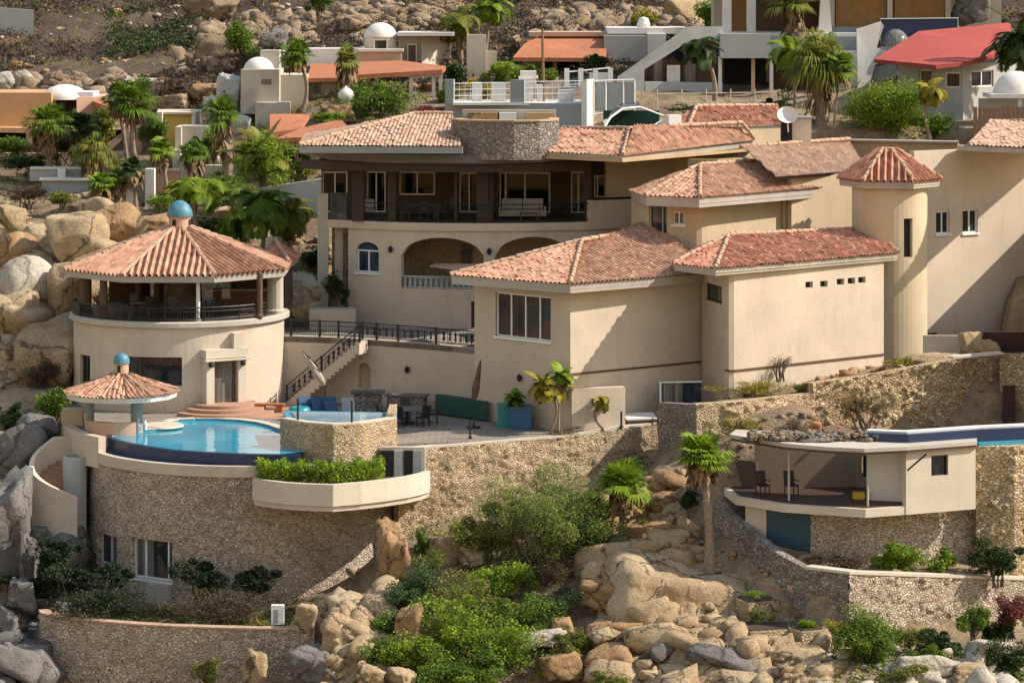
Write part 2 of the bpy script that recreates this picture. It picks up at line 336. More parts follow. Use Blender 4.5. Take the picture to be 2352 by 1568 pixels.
# ------------------------------------------------------------------ walls with real openings
def plen(path): return [0.0] + list(np.cumsum([math.dist(path[i], path[i + 1]) for i in range(len(path) - 1)]))
def p_at(path, s):
    L = plen(path)
    for i in range(len(path) - 1):
        if s <= L[i + 1] + 1e-9 or i == len(path) - 2:
            u = (s - L[i]) / (L[i + 1] - L[i]); a, b = path[i], path[i + 1]
            return Vector((a[0] + (b[0] - a[0]) * u, a[1] + (b[1] - a[1]) * u)), Vector((b[0] - a[0], b[1] - a[1])).normalized()
def s_at_px(path, px):
    L = plen(path); k = (px - CX) / F
    for i in range(len(path) - 1):
        a, b = path[i], path[i + 1]; fa, fb = a[0] - k * a[1], b[0] - k * b[1]
        if fa * fb <= 0 and fa != fb: return L[i] + (L[i + 1] - L[i]) * fa / (fa - fb)
    return 0.0 if abs(path[0][0] - k * path[0][1]) < abs(path[-1][0] - k * path[-1][1]) else L[-1]
def op(path, x0, x1, y0, y1, arch=0.0):
    s0, s1 = s_at_px(path, x0), s_at_px(path, x1); Y = p_at(path, (s0 + s1) / 2)[0].y
    return dict(s0=min(s0, s1), s1=max(s0, s1), za=WZ(y0, Y), zb=WZ(y1, Y), arch=arch)
def offset(path, th):
    out = []
    for i, p in enumerate(path):
        ns = []
        for j in (i - 1, i):
            if 0 <= j < len(path) - 1:
                d = Vector((path[j + 1][0] - path[j][0], path[j + 1][1] - path[j][1])).normalized(); ns.append(Vector((-d.y, d.x)))
        n = sum(ns, Vector((0, 0))); n = n / len(ns); n = n / max(n.length_squared, .25)
        out.append((p[0] + n.x * th, p[1] + n.y * th))
    return out
def wall_mb(path, z0, z1, ops=(), th=.3, mb=None):
    """path runs left to right as seen from the sea; the thickness goes inland"""
    mb = mb or MB(); L = plen(path); inner = offset(path, th)
    z0 = z0 if hasattr(z0, '__len__') else [z0] * len(path); z1 = z1 if hasattr(z1, '__len__') else [z1] * len(path)
    br = set(L)
    for o in ops:
        n = 12 if o['arch'] else 1
        for k in range(n + 1): br.add(o['s0'] + (o['s1'] - o['s0']) * k / n)
    br = sorted(br); br = [b for i, b in enumerate(br) if i == 0 or b - br[i - 1] > 1e-4]
    def at(s):
        for i in range(len(L) - 1):
            if s <= L[i + 1] + 1e-6 or i == len(L) - 2:
                u = (s - L[i]) / (L[i + 1] - L[i]); a, b, c, d = path[i], path[i + 1], inner[i], inner[i + 1]
                return ((a[0] + (b[0] - a[0]) * u, a[1] + (b[1] - a[1]) * u), (c[0] + (d[0] - c[0]) * u, c[1] + (d[1] - c[1]) * u), z0[i] + (z0[i + 1] - z0[i]) * u, z1[i] + (z1[i + 1] - z1[i]) * u)
    for i in range(len(br) - 1):
        A, B = at(br[i]), at(br[i + 1]); mid = (br[i] + br[i + 1]) / 2
        cuts = sorted([o for o in ops if o['s0'] < mid < o['s1']], key=lambda o: o['zb'])
        lo = (A[2], B[2]); pcs = []
        for o in cuts:
            if o['zb'] > lo[0]: pcs.append((lo, (o['zb'], o['zb'])))
            def top(s):
                if not o['arch']: return o['za']
                c = (o['s0'] + o['s1']) / 2; h = (o['s1'] - o['s0']) / 2; x = min(1, abs(s - c) / h)
                return o['za'] - o['arch'] * (1 - math.sqrt(max(0, 1 - x * x * .995)))
            lo = (top(br[i]), top(br[i + 1]))
        pcs.append((lo, (A[3], B[3])))
        for (l, h) in pcs:
            if h[0] - l[0] < 1e-3 and h[1] - l[1] < 1e-3: continue
            mb.add([(A[0][0], A[0][1], l[0]), (B[0][0], B[0][1], l[1]), (B[1][0], B[1][1], l[1]), (A[1][0], A[1][1], l[0]),
                    (A[0][0], A[0][1], h[0]), (B[0][0], B[0][1], h[1]), (B[1][0], B[1][1], h[1]), (A[1][0], A[1][1], h[0])],
                   [(3, 2, 1, 0), (4, 5, 6, 7), (0, 1, 5, 4), (1, 2, 6, 5), (2, 3, 7, 6), (3, 0, 4, 7)])
    return mb
def wall(parent, path, z0, z1, mat, ops=(), th=.3, name='wall', label=None):
    return wall_mb(path, z0, z1, ops, th).build(name, M[mat], parent, label=label)
def window(parent, path, o, mull=(), rails=(), frame='whitem', fw=.07, depth=.14, sill=False, name='window', pane='glass', label=None):
    a, b = p_at(path, o['s0'] + .004)[0], p_at(path, o['s1'] - .004)[0]; d = (b - a); Ln = d.length; d.normalize(); n = Vector((-d.y, d.x))
    def P(u, z, k): q = a + d * u + n * k; return (q.x, q.y, z)
    zb, za = o['zb'] + .004, o['za'] - .004
    mb = MB()
    if o['arch']:
        pts = [P(0, zb, depth + .02), P(Ln, zb, depth + .02)]
        for k in range(13):
            x = 1 - k / 6; pts.append(P(Ln / 2 + x * Ln / 2, za - o['arch'] * (1 - math.sqrt(max(0, 1 - x * x * .995))), depth + .02))
        mb.poly(pts)
    else: mb.poly([P(0, zb, depth + .02), P(Ln, zb, depth + .02), P(Ln, za, depth + .02), P(0, za, depth + .02)])
    w = mb.build(name, M[pane], parent, label=label)
    zt = za - (o['arch'] if o['arch'] else 0)
    fb = MB()
    def bar(u0, u1, za_, zb_, k0=depth - .05, k1=depth + .03):
        fb.add([P(u0, zb_, k0), P(u1, zb_, k0), P(u1, zb_, k1), P(u0, zb_, k1), P(u0, za_, k0), P(u1, za_, k0), P(u1, za_, k1), P(u0, za_, k1)],
               [(3, 2, 1, 0), (4, 5, 6, 7), (0, 1, 5, 4), (1, 2, 6, 5), (2, 3, 7, 6), (3, 0, 4, 7)])
    if frame:
        bar(0, fw, zt, zb); bar(Ln - fw, Ln, zt, zb); bar(fw, Ln - fw, zb + fw, zb); bar(fw, Ln - fw, zt, zt - fw)
        for u in mull: bar(u * Ln - fw / 2, u * Ln + fw / 2, zt - fw, zb + fw)
        for r in rails: zz = zb + (zt - zb) * r; bar(fw, Ln - fw, zz + fw / 2, zz - fw / 2, depth - .045, depth + .025)
        fb.build('frame', M[frame], w)
    if sill:
        sb = MB(); q = [P(-.08, zb - .1, -.09), P(Ln + .08, zb - .1, -.09), P(Ln + .08, zb - .1, .0), P(-.08, zb - .1, .0)]
        sb.add(q + [(x, y, z + .1) for x, y, z in q], [(3, 2, 1, 0), (4, 5, 6, 7), (0, 1, 5, 4), (1, 2, 6, 5), (2, 3, 7, 6), (3, 0, 4, 7)])
        sb.build('sill', M['whitem'], w)
    return w

# ------------------------------------------------------------------ clay tile roofs
def tile_face(mb, pts, pitch=.27, course=.38, h=.06, rough=1.0):
    A, B = Vector(pts[0]), Vector(pts[1]); u = (B - A); u.normalize()
    n = Vector((0, 0, 0))
    for i in range(len(pts)):
        a, b = Vector(pts[i]), Vector(pts[(i + 1) % len(pts)]); n += a.cross(b)
    n.normalize()
    if n.z < 0: n = -n
    v = n.cross(u).normalized()
    if v.z < 0: v = -v
    P2 = [((Vector(p) - A).dot(u), (Vector(p) - A).dot(v)) for p in pts]
    umin, umax = min(p[0] for p in P2), max(p[0] for p in P2)
    def span(x):
        ys = []
        for i in range(len(P2)):
            (x0, y0), (x1, y1) = P2[i], P2[(i + 1) % len(P2)]
            if abs(x1 - x0) < 1e-9: continue
            t_ = (x - x0) / (x1 - x0)
            if -1e-6 <= t_ <= 1 + 1e-6: ys.append(y0 + (y1 - y0) * t_)
        return (min(ys), max(ys)) if ys else (0, 0)
    prof = [(0, 0.0), (.10, .60), (.28, 1.0), (.44, .62), (.54, 0.0), (.77, -.35)]
    cols = []; k0 = int(math.floor(umin / pitch)); k1 = int(math.ceil(umax / pitch))
    xs = []
    for k in range(k0, k1):
        for (t_, hh) in prof:
            x = (k + t_) * pitch
            if umin + 1e-4 < x < umax - 1e-4: xs.append((x, hh, k))
    xs = [(umin + 1e-4, 0, k0)] + xs + [(umax - 1e-4, 0, k1)]
    if mb.uv is None: mb.uv = []
    J = {}
    def jit(k, c):
        if (k, c) not in J: J[(k, c)] = (random.gauss(0, .013) * rough, random.uniform(-.07, .07) * rough)
        return J[(k, c)]
    vmaxall = max(p[1] for p in P2); nc = int(math.ceil(vmaxall / course)) + 2
    prev = None; PHS = {k: -random.random() * course * min(1, rough) for k in range(k0 - 1, k1 + 2)}
    for (x, hh, k) in xs:
        y0, y1 = span(x); col = []
        for c in range(nc):
            for e in (0, 1):
                jj = jit(k, c); y = (c + e) * course + PHS[k] + jj[1]; lift = (.028 * (1 - e) * min(1, rough) + (hh * h) + jj[0])
                if c == 0 and e == 0: y = y0 - .05
                y = min(max(y, y0 - .05), y1)
                p = A + u * x + v * y + n * (lift + .03); col.append((p, (k + .5, c + .5)))
        b = len(mb.v); mb.v.extend([tuple(p) for p, _ in col]); mb.uv.extend([q for _, q in col])
        if prev is not None:
            for i in range(len(col) - 1):
                pa, pb, pc, pd = mb.v[prev + i], mb.v[b + i], mb.v[b + i + 1], mb.v[prev + i + 1]
                if math.dist(pa, pd) < 1e-4 and math.dist(pb, pc) < 1e-4: continue
                mb.f.append((prev + i, b + i, b + i + 1, prev + i + 1))
        prev = b
def roof(parent, faces, mat='tile', fh=.34, hips=None, eaves=None, fasc='fascia', soff=True, pitch=.27, capr=.10, inset=.04, rough=1.0, name='roof', label=None, h=.06, under=None):
    mb = MB()
    for f in faces: tile_face(mb, f, pitch, h=h, rough=rough)
    r = mb.build(name, M[mat], parent, label=label)
    if hips is None:
        hips = []; seen = set()
        for f in faces:
            for i in range(1, len(f)):
                a, b = tuple(f[i]), tuple(f[(i + 1) % len(f)]); key = tuple(sorted([tuple(round(q, 3) for q in a), tuple(round(q, 3) for q in b)]))
                if key not in seen: seen.add(key); hips.append((a, b))
    cb = MB()
    for a, b in hips:
        a, b = Vector(a), Vector(b); n = max(2, int((b - a).length / .42))
        for k in range(n):
            p, q = a.lerp(b, k / n), a.lerp(b, min(1, (k + 1.12) / n)); up = Vector((0, 0, .07))
            jx = Vector((random.gauss(0, .012), random.gauss(0, .012), random.gauss(0, .01)))
            cb.tube([p + up * 1.25 + jx, q + up + jx], [capr * 1.12, capr * .9], 8)
    if hips: cb.build('ridge_cap', M['cap'], r)
    if eaves is None: eaves = [(f[0], f[1]) for f in faces]
    if fh:
        fb = MB(); c = sum((Vector(p) for f in faces for p in f), Vector((0, 0, 0))) / sum(len(f) for f in faces)
        # chain the eaves so that corners are mitred
        chain = [list(eaves[0])]
        for a, b in eaves[1:]:
            if math.dist(chain[-1][-1], a) < 1e-3: chain[-1].append(b)
            else: chain.append([a, b])
        for ch in chain:
            closed = len(ch) > 3 and math.dist(ch[0], ch[-1]) < 1e-3
            outer = [Vector(p) for p in (ch[:-1] if closed else ch)]
            ins = []
            for i, p in enumerate(outer):
                ns = []
                for j in (i - 1, i):
                    if closed or 0 <= j < len(outer) - 1:
                        q0, q1 = outer[j % len(outer)], outer[(j + 1) % len(outer)]; d = (q1 - q0); d.z = 0; d.normalize(); nn = Vector((-d.y, d.x, 0))
                        if nn.dot(c - q0) < 0: nn = -nn
                        ns.append(nn)
                nn = sum(ns, Vector((0, 0, 0))) / len(ns); nn = nn / max(nn.length_squared, .3); ins.append(nn)
            m = len(outer)
            for i in range(m if closed else m - 1):
                j = (i + 1) % m; a, b, na, nb = outer[i], outer[j], ins[i], ins[j]
                vs_ = []
                for z, k in ((-fh, inset + .05), (-fh, inset + .22), (0, inset + .22), (0, inset)):
                    vs_ += [a + na * k + Vector((0, 0, z)), b + nb * k + Vector((0, 0, z))]
                fb.add(vs_, [(0, 1, 3, 2), (2, 3, 5, 4), (4, 5, 7, 6), (6, 7, 1, 0), (0, 2, 4, 6), (1, 7, 5, 3)])
        fb.build('fascia', M[fasc], r)
    if soff:
        sb = MB(); done = []
        for a, b in eaves:
            for p in (a, b):
                if all(math.dist(p, q) > 1e-3 for q in done): done.append(p)
        back = [p for f in faces for p in f[2:]]
        if len(done) < 5:
            for f in (faces[-1], faces[0]):
                for p in f[2:]:
                    q = (p[0], p[1], done[0][2])
                    if all(math.dist(q, w) > 1e-2 for w in done): done.append(q)
        if len(done) >= 3:
            cxx = sum(p[0] for p in done) / len(done); cyy = sum(p[1] for p in done) / len(done)
            done = sorted(done, key=lambda p: math.atan2(p[1] - cyy, p[0] - cxx))
            done = [(p[0] + (cxx - p[0]) * .02, p[1] + (cyy - p[1]) * .02, p[2] - fh * .6) for p in done]
            sb.poly(done).build('soffit', M[under or fasc], r)
    return r

def skin(parent, path, z0, z1, mat, ops=(), step=.10, amp=.10, stone=.42, name='stonework', seed=0.0, push=.02):
    """rough stone face in front of a plain wall core, one vertex grid with real relief"""
    L = plen(path); ns = max(2, int(L[-1] / step)); z0 = z0 if hasattr(z0, '__len__') else [z0] * len(path); z1 = z1 if hasattr(z1, '__len__') else [z1] * len(path)
    ss = np.linspace(0, L[-1], ns + 1); px_ = np.interp(ss, L, [p[0] for p in path]); py_ = np.interp(ss, L, [p[1] for p in path]); a0 = np.interp(ss, L, z0); a1 = np.interp(ss, L, z1)
    tx = np.gradient(px_, ss); ty = np.gradient(py_, ss); ln = np.hypot(tx, ty); nx_, ny_ = ty / ln, -tx / ln
    nz = max(2, int((max(a1) - min(a0)) / step)); V = np.empty((ns + 1, nz + 1, 3))
    for i in range(ns + 1):
        for j in range(nz + 1):
            z = a0[i] + (a1[i] - a0[i]) * j / nz; q = Vector((px_[i] / stone, py_[i] / stone, z / stone * 1.25 + seed)); q += Vector((noise.noise(q * .7), noise.noise(q * .7 + Vector((9, 0, 0))), noise.noise(q * .7 + Vector((0, 9, 0))))) * .55
            d = noise.voronoi(q, distance_metric='DISTANCE', exponent=2.5)[0]; b = min(1.0, (d[1] - d[0]) * 2.2); h = amp * (b - .5) + amp * .9 * noise.fractal(q * .35, 1, 2, 3) + push
            V[i, j] = (px_[i] + nx_[i] * h, py_[i] + ny_[i] * h, z + (amp * .5 * noise.noise(q * 1.3) if j == nz else 0))
    I = np.arange((ns + 1) * (nz + 1)).reshape(ns + 1, nz + 1); f = np.stack([I[:-1, :-1], I[1:, :-1], I[1:, 1:], I[:-1, 1:]], -1)
    if ops:
        cs = (ss[:-1] + ss[1:]) / 2; keep = np.ones(f.shape[:2], bool); zc = (V[:-1, :-1, 2] + V[1:, 1:, 2]) / 2
        for o in ops: keep &= ~((cs[:, None] > o['s0'] - .1) & (cs[:, None] < o['s1'] + .1) & (zc > o['zb'] - .08) & (zc < o['za'] + .08))
        f = f[keep]
    f = f.reshape(-1, 4); us = np.unique(f); re_ = np.full((ns + 1) * (nz + 1), -1); re_[us] = np.arange(len(us))
    return np_mesh(name, V.reshape(-1, 3)[us], re_[f], M[mat], parent)
# ================================================================== THE VILLA
def E(px, Y, z): return (WX(px, Y), Y, z)
ZT, ZW, ZB = 18.2, 21.5, 27.0                     # pool terrace, upper walk, balcony floors
villa = thing('villa', 'large cream villa of many tiled roofs stepping down to the pool terrace', 'villa', (4, 166, 18))

def lamp(parent, path, px, py, th=.0, name='wall_lamp'):
    s = s_at_px(path, px); p, d = p_at(path, s); z = WZ(py, p.y); c = Vector((p.x, p.y, z)) + Vector((d.y, -d.x, 0)) * .14
    mb = MB(); mb.box(c + Vector((-d.y, d.x, 0)) * .1, (.12, .1, .2), math.atan2(d.y, d.x)); mb.lathe(c + Vector((0, 0, -.16)), [(.03, 0), (.10, .06), (.13, .24), (.04, .36), (0, .38)], 8)
    return mb.build(name, M['iron'], parent)

def iron_rail(parent, pts, h, posts, mat='iron', bars=True, name='railing', post_r=.06, panels=None, gap=.13):
    """rail along base points; posts = list of indexes along length 0..1"""
    pts = [Vector(p) for p in pts]; mb = MB(); up = Vector((0, 0, 1))
    mb.tube([p + up * h for p in pts], .03, 6); mb.tube([p + up * .12 for p in pts], .022, 5); mb.tube([p + up * (h * .72) for p in pts], .016, 5)
    L = [0.0] + list(np.cumsum([(pts[i + 1] - pts[i]).length for i in range(len(pts) - 1)]))
    def at(t):
        s = t * L[-1]
        for i in range(len(L) - 1):
            if s <= L[i + 1] + 1e-6: u = (s - L[i]) / (L[i + 1] - L[i]); return pts[i].lerp(pts[i + 1], u)
        return pts[-1]
    if bars:
        n = int(L[-1] / gap)
        for k in range(n + 1): p = at(k / n); mb.tube([p + up * .12, p + up * h], .011, 4, False)
    r = mb.build(name, M[mat], parent)
    for t in posts:
        p = at(t); MB().box(p + up * (h / 2 + .03), (post_r * 2, post_r * 2, h + .06)).build('post', M[mat], r)
    if panels:
        for t0, t1 in panels:
            k = max(2, int((t1 - t0) * L[-1] / .34))
            for q in range(k):
                p = at(t0 + (t1 - t0) * (q + .5) / k); w = random.uniform(.05, .09); om = MB()
                om.lathe(p + up * .2, [(.02, 0), (w, .10), (w * .5, .26), (w * 1.1, .36), (0, .5)], 6).build('ornament', M[mat], r)
    return r

# ---- bedroom wing with the big four-light window
bw = [PX(1090, 158.8), PX(1310, 154.2), PX(1620, 159.4)]
bo = op(bw, 1138, 1265, 676, 778)
wall(villa, bw, 17.4, 25.15, 'cream', [bo])
window(villa, bw, bo, (.26, .52, .78), fw=.07, depth=.16, sill=True)
wall_mb([(p[0] + d[0], p[1] + d[1]) for p, d in zip(bw[1:], [(0.02, -.05), (.03, -.05)])], 20.9, 20.99, th=.06).build('band', M['band'], villa)
# low lit wall and glazed end of the lower terrace
wall(villa, [PX(1313, 154.15), PX(1436, 154.9)], 17.4, 20.25, 'cream', th=.5, name='low_wall')
lw = [PX(1436, 157.4), PX(1612, 157.6)]
wall(villa, [PX(1512, 156.0), PX(1614, 157.0)], 17.4, 18.9, 'cream', th=.3, name='low_wall')
gp = MB(); gp.box((WX(1563, 156.4), 156.35, 19.6), (2.0, .03, 1.35), .12); gp.build('glass_screen', M['glassblue'], villa)
MB().box((WX(1517, 156.1), 156.1, 19.6), (.08, .08, 1.5)).box((WX(1563, 156.3), 156.28, 20.32), (2.1, .06, .06), .12).build('screen_frame', M['whitem'], villa)
zb = 25.32
L_, C_, R_ = E(1035, 157.7, zb), E(1310, 153.0, zb), E(1622, 158.6, zb)
T1, T2, T3 = E(1337, 159.4, 26.85), E(1392, 161.6, 26.85), E(1500, 166.5, 26.85)
BL = E(1180, 164.5, zb)
roof(villa, [[L_, C_, T1], [C_, R_, T3, T1], [BL, L_, T1]], 'tile', fh=.42, eaves=[(L_, C_), (C_, R_)], hips=[(C_, T1), (L_, T1), (T1, T3)])

# ---- right wing block with five small vents
rc = [PX(1612, 158.9)] + [PX(1664, 155.6), PX(1674, 155.25), PX(1686, 155.3), PX(1700, 155.55)] + [PX(2030, 162.0)]
ro = [op(rc, 1620, 1658, 653, 693)]
vents = [op(rc, x, x + 17, y, y + 14) for x, y in ((1850, 647), (1884, 645), (1922, 640), (1947, 638), (1971, 636))]
wall(villa, rc, 17.4, 25.9, 'cream', ro + vents)
window(villa, rc, ro[0], (), frame='brownd', fw=.05, pane='glassblue')
for v_ in vents:
    window(villa, rc, v_, (), frame=None, depth=.2, name='vent', pane='dark')
wall_mb([(p[0] + .02, p[1] - .05) for p in rc], 20.93, 21.03, th=.06).build('band', M['band'], villa)
zb = 25.98
L_, C_, R_ = E(1546, 156.6, zb), E(1643, 153.9, zb), E(2064, 162.4, zb)
T1, T2 = E(1674, 159.6, 27.1), E(2008, 166.2, 26.9); BL = E(1590, 164.0, zb); BR = E(2040, 168.5, zb)
roof(villa, [[L_, C_, T1], [C_, R_, T2, T1], [BL, L_, T1]], 'tilered', fh=.34, eaves=[(L_, C_), (C_, R_)], hips=[(C_, T1), (L_, T1), (T1, T2), (R_, T2)], rough=1.5)

# ---- upper block (shaded door, pink fascia)
uw = [PX(1450, 166.6), PX(1486, 164.6), PX(1536, 163.6), PX(1600, 163.1), PX(1612, 163.15), PX(1625, 163.4), PX(1800, 167.9)]
ud = op(uw, 1490, 1531, 466, 553); uo = op(uw, 1545, 1572, 486, 516)
wall(villa, uw, 20, 28.75, 'cream2', [ud, uo])
window(villa, uw, ud, (.72,), name='door', pane='glassblue', frame='greyw'); window(villa, uw, uo, (.5,), sill=True, pane='glassblue', fw=.06)
wall(villa, [PX(1798, 167.6), PX(1818, 167.9), PX(1830, 168.6)], 20, 28.75, 'tan', name='bounce_strip')  # tan strip paints the orange bounce light beside the wall
zb = 28.85
L2, L_, C_, R_ = E(1447, 166.4, zb), E(1482, 162.7, zb), E(1607, 161.2, zb), E(1888, 168.8, zb)
T1, T2 = E(1609, 165.8, 30.2), E(1836, 171.6, 30.15); T0 = E(1565, 170, 29.9)
roof(villa, [[L2, L_, T1], [L_, C_, T1], [C_, R_, T2, T1]], 'tile', fh=.5, eaves=[(L2, L_), (L_, C_), (C_, R_)], fasc='fascia', hips=[(C_, T1), (T1, T2), (R_, T2), (L_, T1)], rough=1.3)
# wall and pale roof between the upper block and the turret
wall(villa, [PX(1818, 167.4), PX(1985, 170.6)], 20, 29.6, 'cream2')
A_, B_ = E(1780, 165.6, 29.6), E(1990, 171.2, 29.6); T1, T2 = E(1700, 168.2, 30.95), E(1952, 174.4, 31.05)
roof(villa, [[A_, B_, T2, T1]], 'tilepale', fh=.14, fasc='band', hips=[(T1, T2)], soff=False)
# curved tan wall behind the upper block
wall(villa, [PX(1540, 171.5), PX(1580, 169.5), PX(1650, 169.3), PX(1735, 171.5)], 27, 30.3, 'tan')

# ---- stair turret
tc = Vector((WX(2043, 165.6), 165.6)); TR = 1.92
tp = [(tc.x + TR * math.cos(a), tc.y + TR * math.sin(a)) for a in [math.pi + math.pi * k / 24 for k in range(25)]]
to = op(tp, 2076, 2096, 502, 591)
wall(villa, tp, 17.6, 29.3, 'ochre', [to], th=.25)
window(villa, tp, to, (), frame=None, depth=.18, pane='dark', name='slit_window')
zb = 29.5; TRR = 2.62
ring = [(tc.x + TRR * math.cos(a), tc.y + TRR * math.sin(a), zb) for a in [math.radians(-128 + 60 * k) for k in range(6)]]
tr6 = [(tc.x - .1 + .42 * math.cos(a), tc.y + .42 * math.sin(a), 31.0) for a in [math.radians(-128 + 60 * k) for k in range(6)]]
MB().prism([p[:2] for p in tr6], 30.9, 31.12).build('roof_cap', M['cap'], villa)
roof(villa, [[ring[k], ring[(k + 1) % 6], tr6[(k + 1) % 6], tr6[k]] for k in range(6)], 'tilered', hips=[(ring[k], tr6[k]) for k in range(6)], eaves=[(ring[k], ring[(k + 1) % 6]) for k in range(6)], fh=.34, pitch=.34, capr=.11, h=.16, rough=.15)

# ---- garage wing on the far right
gw = [PX(2100, 167.0), PX(2420, 172.6)]
go = [op(gw, 2150, 2181, 485, 537), op(gw, 2211, 2246, 481, 535), op(gw, 2124, 2152, 764, 803)]
wall(villa, gw, 17.6, 30.85, 'cream', go, th=.35)
for o_ in go[:2]: window(villa, gw, o_, (.5,), sill=True, frame='whitem', pane='dark', fw=.07)
window(villa, gw, go[2], (), frame=None, depth=.2, name='opening', pane='yellowp')
A_, B_, C2, D_ = E(2198, 168.2, 31.15), E(2226, 166.9, 31.15), E(2440, 163.2, 31.15), E(2440, 176, 31.15)
MB().prism([A_[:2], B_[:2], C2[:2], D_[:2]], 30.86, 31.1).build('roof_slab', M['fascia'], villa)
T1, T2 = E(2278, 171.4, 32.1), E(2440, 168.4, 32.3)
roof(villa, [[B_, C2, T2, T1]], 'tilepale', fh=.3, hips=[(B_, T1), (T1, T2)], soff=False)
wall(villa, [PX(1900, 175.5), PX(2200, 173.0)], 24, 30.95, 'tan', th=.3, name='parapet')
MB().prism([PX(1898, 175.3), PX(2202, 172.8), PX(2202, 173.5), PX(1898, 176.0)], 30.96, 31.06).build('coping', M['fascia'], villa)

# ---- main house: arcaded lower storey
mf = [PX(800, 171.2), PX(870, 170.2), PX(950, 169.4), PX(1030, 169.1), PX(1110, 169.0), PX(1220, 169.2), PX(1350, 170.0), PX(1450, 171.2)]
w1 = op(mf, 818, 870, 556, 626, .42)
a1 = op(mf, 921, 1111, 546, 664, 1.05); a2 = op(mf, 1136, 1312, 544, 664, 1.1)
wall(villa, mf, 20.5, ZB - .02, 'cream', [w1, a1, a2], th=.4)
wv = window(villa, mf, w1, (.5,), fw=.07, depth=.18, sill=True, pane='glassblue')
lamp(villa, mf, 899, 573); lamp(villa, mf, 1123, 578)
# porch behind the arches
MB().prism([PX(905, 170), PX(1330, 170.2), PX(1330, 174), PX(905, 174)], 22.6, 23.05).build('porch_floor', M['paving'], villa)
pb = [PX(905, 173.6), PX(1062, 173.4), PX(1340, 173.6)]
po = op(pb, 1058, 1082, 555, 604)
wall_mb(pb[:2], 22.9, 26.9, th=.3).build('wall', M['stonefine'], villa, label='rubble stone feature wall of the arcade')
wall(villa, pb[1:], 22.9, 26.9, 'cream2', [dict(po)] if False else [], th=.3)
dw = [PX(1060, 173.3), PX(1084, 173.3)]
MB().box((WX(1071, 173.2), 173.2, 24.9), (.5, .12, 1.3)).build('window', M['glassblue'], villa)
# barbecue counter behind the first arch
MB().prism([PX(935, 171.2), PX(1105, 171.0), PX(1105, 171.9), PX(935, 172.1)], 23.05, 24.0).build('barbecue_counter', M['beige'], villa)
# balustrade in the arch
bl = MB(); s0, s1 = s_at_px(mf, 925), s_at_px(mf, 1108)
for k in range(15):
    p, d = p_at(mf, s0 + (s1 - s0) * (k + .5) / 15); bl.lathe((p.x, p.y + .2, a1['zb'] + .02), [(.06, 0), (.06, .06), (.09, .22), (.05, .42), (.07, .55)], 7)
for z_ in (.0, .57):
    q = [p_at(mf, s0 + (s1 - s0) * k / 4)[0] for k in range(5)]; bl.tube([(p.x, p.y + .2, a1['zb'] + z_ + .04) for p in q], .06, 6)
bl.build('balustrade', M['greyw'], villa)
# terracotta awning over the arcade corner
MB().add([E(985, 169.0, WZ(612, 169)), E(1085, 167.4, WZ(626, 167.4)), E(1095, 168.8, WZ(606, 168.8)), E(1000, 170.2, WZ(604, 170.2))], [(0, 1, 2, 3)]).build('lean_to_roof', M['pink'], villa)

# ---- balcony
mfo = offset(mf, -.14)
bfl = [PX(732, 171.9)] + [(p[0], p[1]) for p in mfo]
back = [PX(1450, 176.5), PX(732, 176.8)]
MB().prism(bfl + back, ZB - .42, ZB - .01).build('balcony_floor', M['cream'], villa)
MB().prism(offset(bfl, .3) + back, ZB - .009, ZB).build('deck', M['dockfloor'], villa)  # thin dark sheet added to put shade on the balcony floor
bb = [PX(738, 175.9), PX(1452, 175.1)]
bo = [op(bb, 740, 798, 394, 497), op(bb, 842, 886, 394, 500), op(bb, 917, 999, 394, 466), op(bb, 1055, 1100, 396, 495), op(bb, 1147, 1264, 396, 497), op(bb, 1311, 1346, 394, 500), op(bb, 1364, 1392, 403, 462)]
for o_ in bo: o_['zb'] = max(o_['zb'], ZB + .06)
bo[2]['zb'] = ZB + 1.0; bo[6]['zb'] = ZB + .9
wall(villa, bb, ZB, 31.0, 'shadetaupe', bo, th=.25)  # back wall darkened in colour to carry the veranda shade
for o_, mu, nm in zip(bo, ((.5,), (.5,), (.5,), (.5,), (.12, .5), (.5,), (.3,)), ('window', 'door', 'window', 'door', 'window', 'door', 'window')):
    window(villa, bb, o_, mu, fw=.075, depth=.12, name=nm, pane='glassd')
bd = op(bb, 1445, 1450, 394, 400)
# grey slab edge and dark beam that shade the balcony
sl_ = [PX(690, 170.8), PX(760, 168.9), PX(900, 167.7), PX(1100, 167.2), PX(1240, 167.5), PX(1356, 168.6)]
so_ = [PX(1356, 176.2), PX(690, 177)]
MB().prism(sl_ + so_, [30.52, 30.3, 30.2, 30.2, 30.25, 30.4, 30.4, 30.5], [30.78, 30.72, 30.66, 30.64, 30.64, 30.66, 30.66, 30.8]).build('balcony_roof', M['awning'], villa)
wall_mb([(p[0], p[1] + .45) for p in sl_], 29.72, 30.2, th=.25).build('beam', M['darkwood'], villa)
for px, Y, w_ in ((822, 170.6, .62), (900, 170.1, .42), (1047, 169.6, .14), (1108, 169.6, .6), (1127, 169.8, .25), (1350, 170.6, .36)):
    MB().box((WX(px, Y), Y, (ZB + 29.9) / 2), (w_, .35, 2.95)).build('post', M['darkwood'], villa)
iron_rail(villa, [Vector((p[0], p[1] + .15, ZB)) for p in bfl[1:8]], .95, [0, .2, .4, .6, .8, 1], bars=False, post_r=.02)
MB().box((WX(778, 171.4), 171.5, ZB + .72), (1.0, .06, 1.4), -.35).build('glass_screen', M['glassblue'], villa)
wall(villa, [(WX(1354, 169.9), 169.9), (WX(1452, 171.0), 171.0)], 26.6, ZB + 1.12, 'cream', th=.3, name='parapet')
MB().box((WX(1404, 170.3), 170.6, ZB + 1.18), (2.35, .4, .07), .45).build('coping', M['dark'], villa)
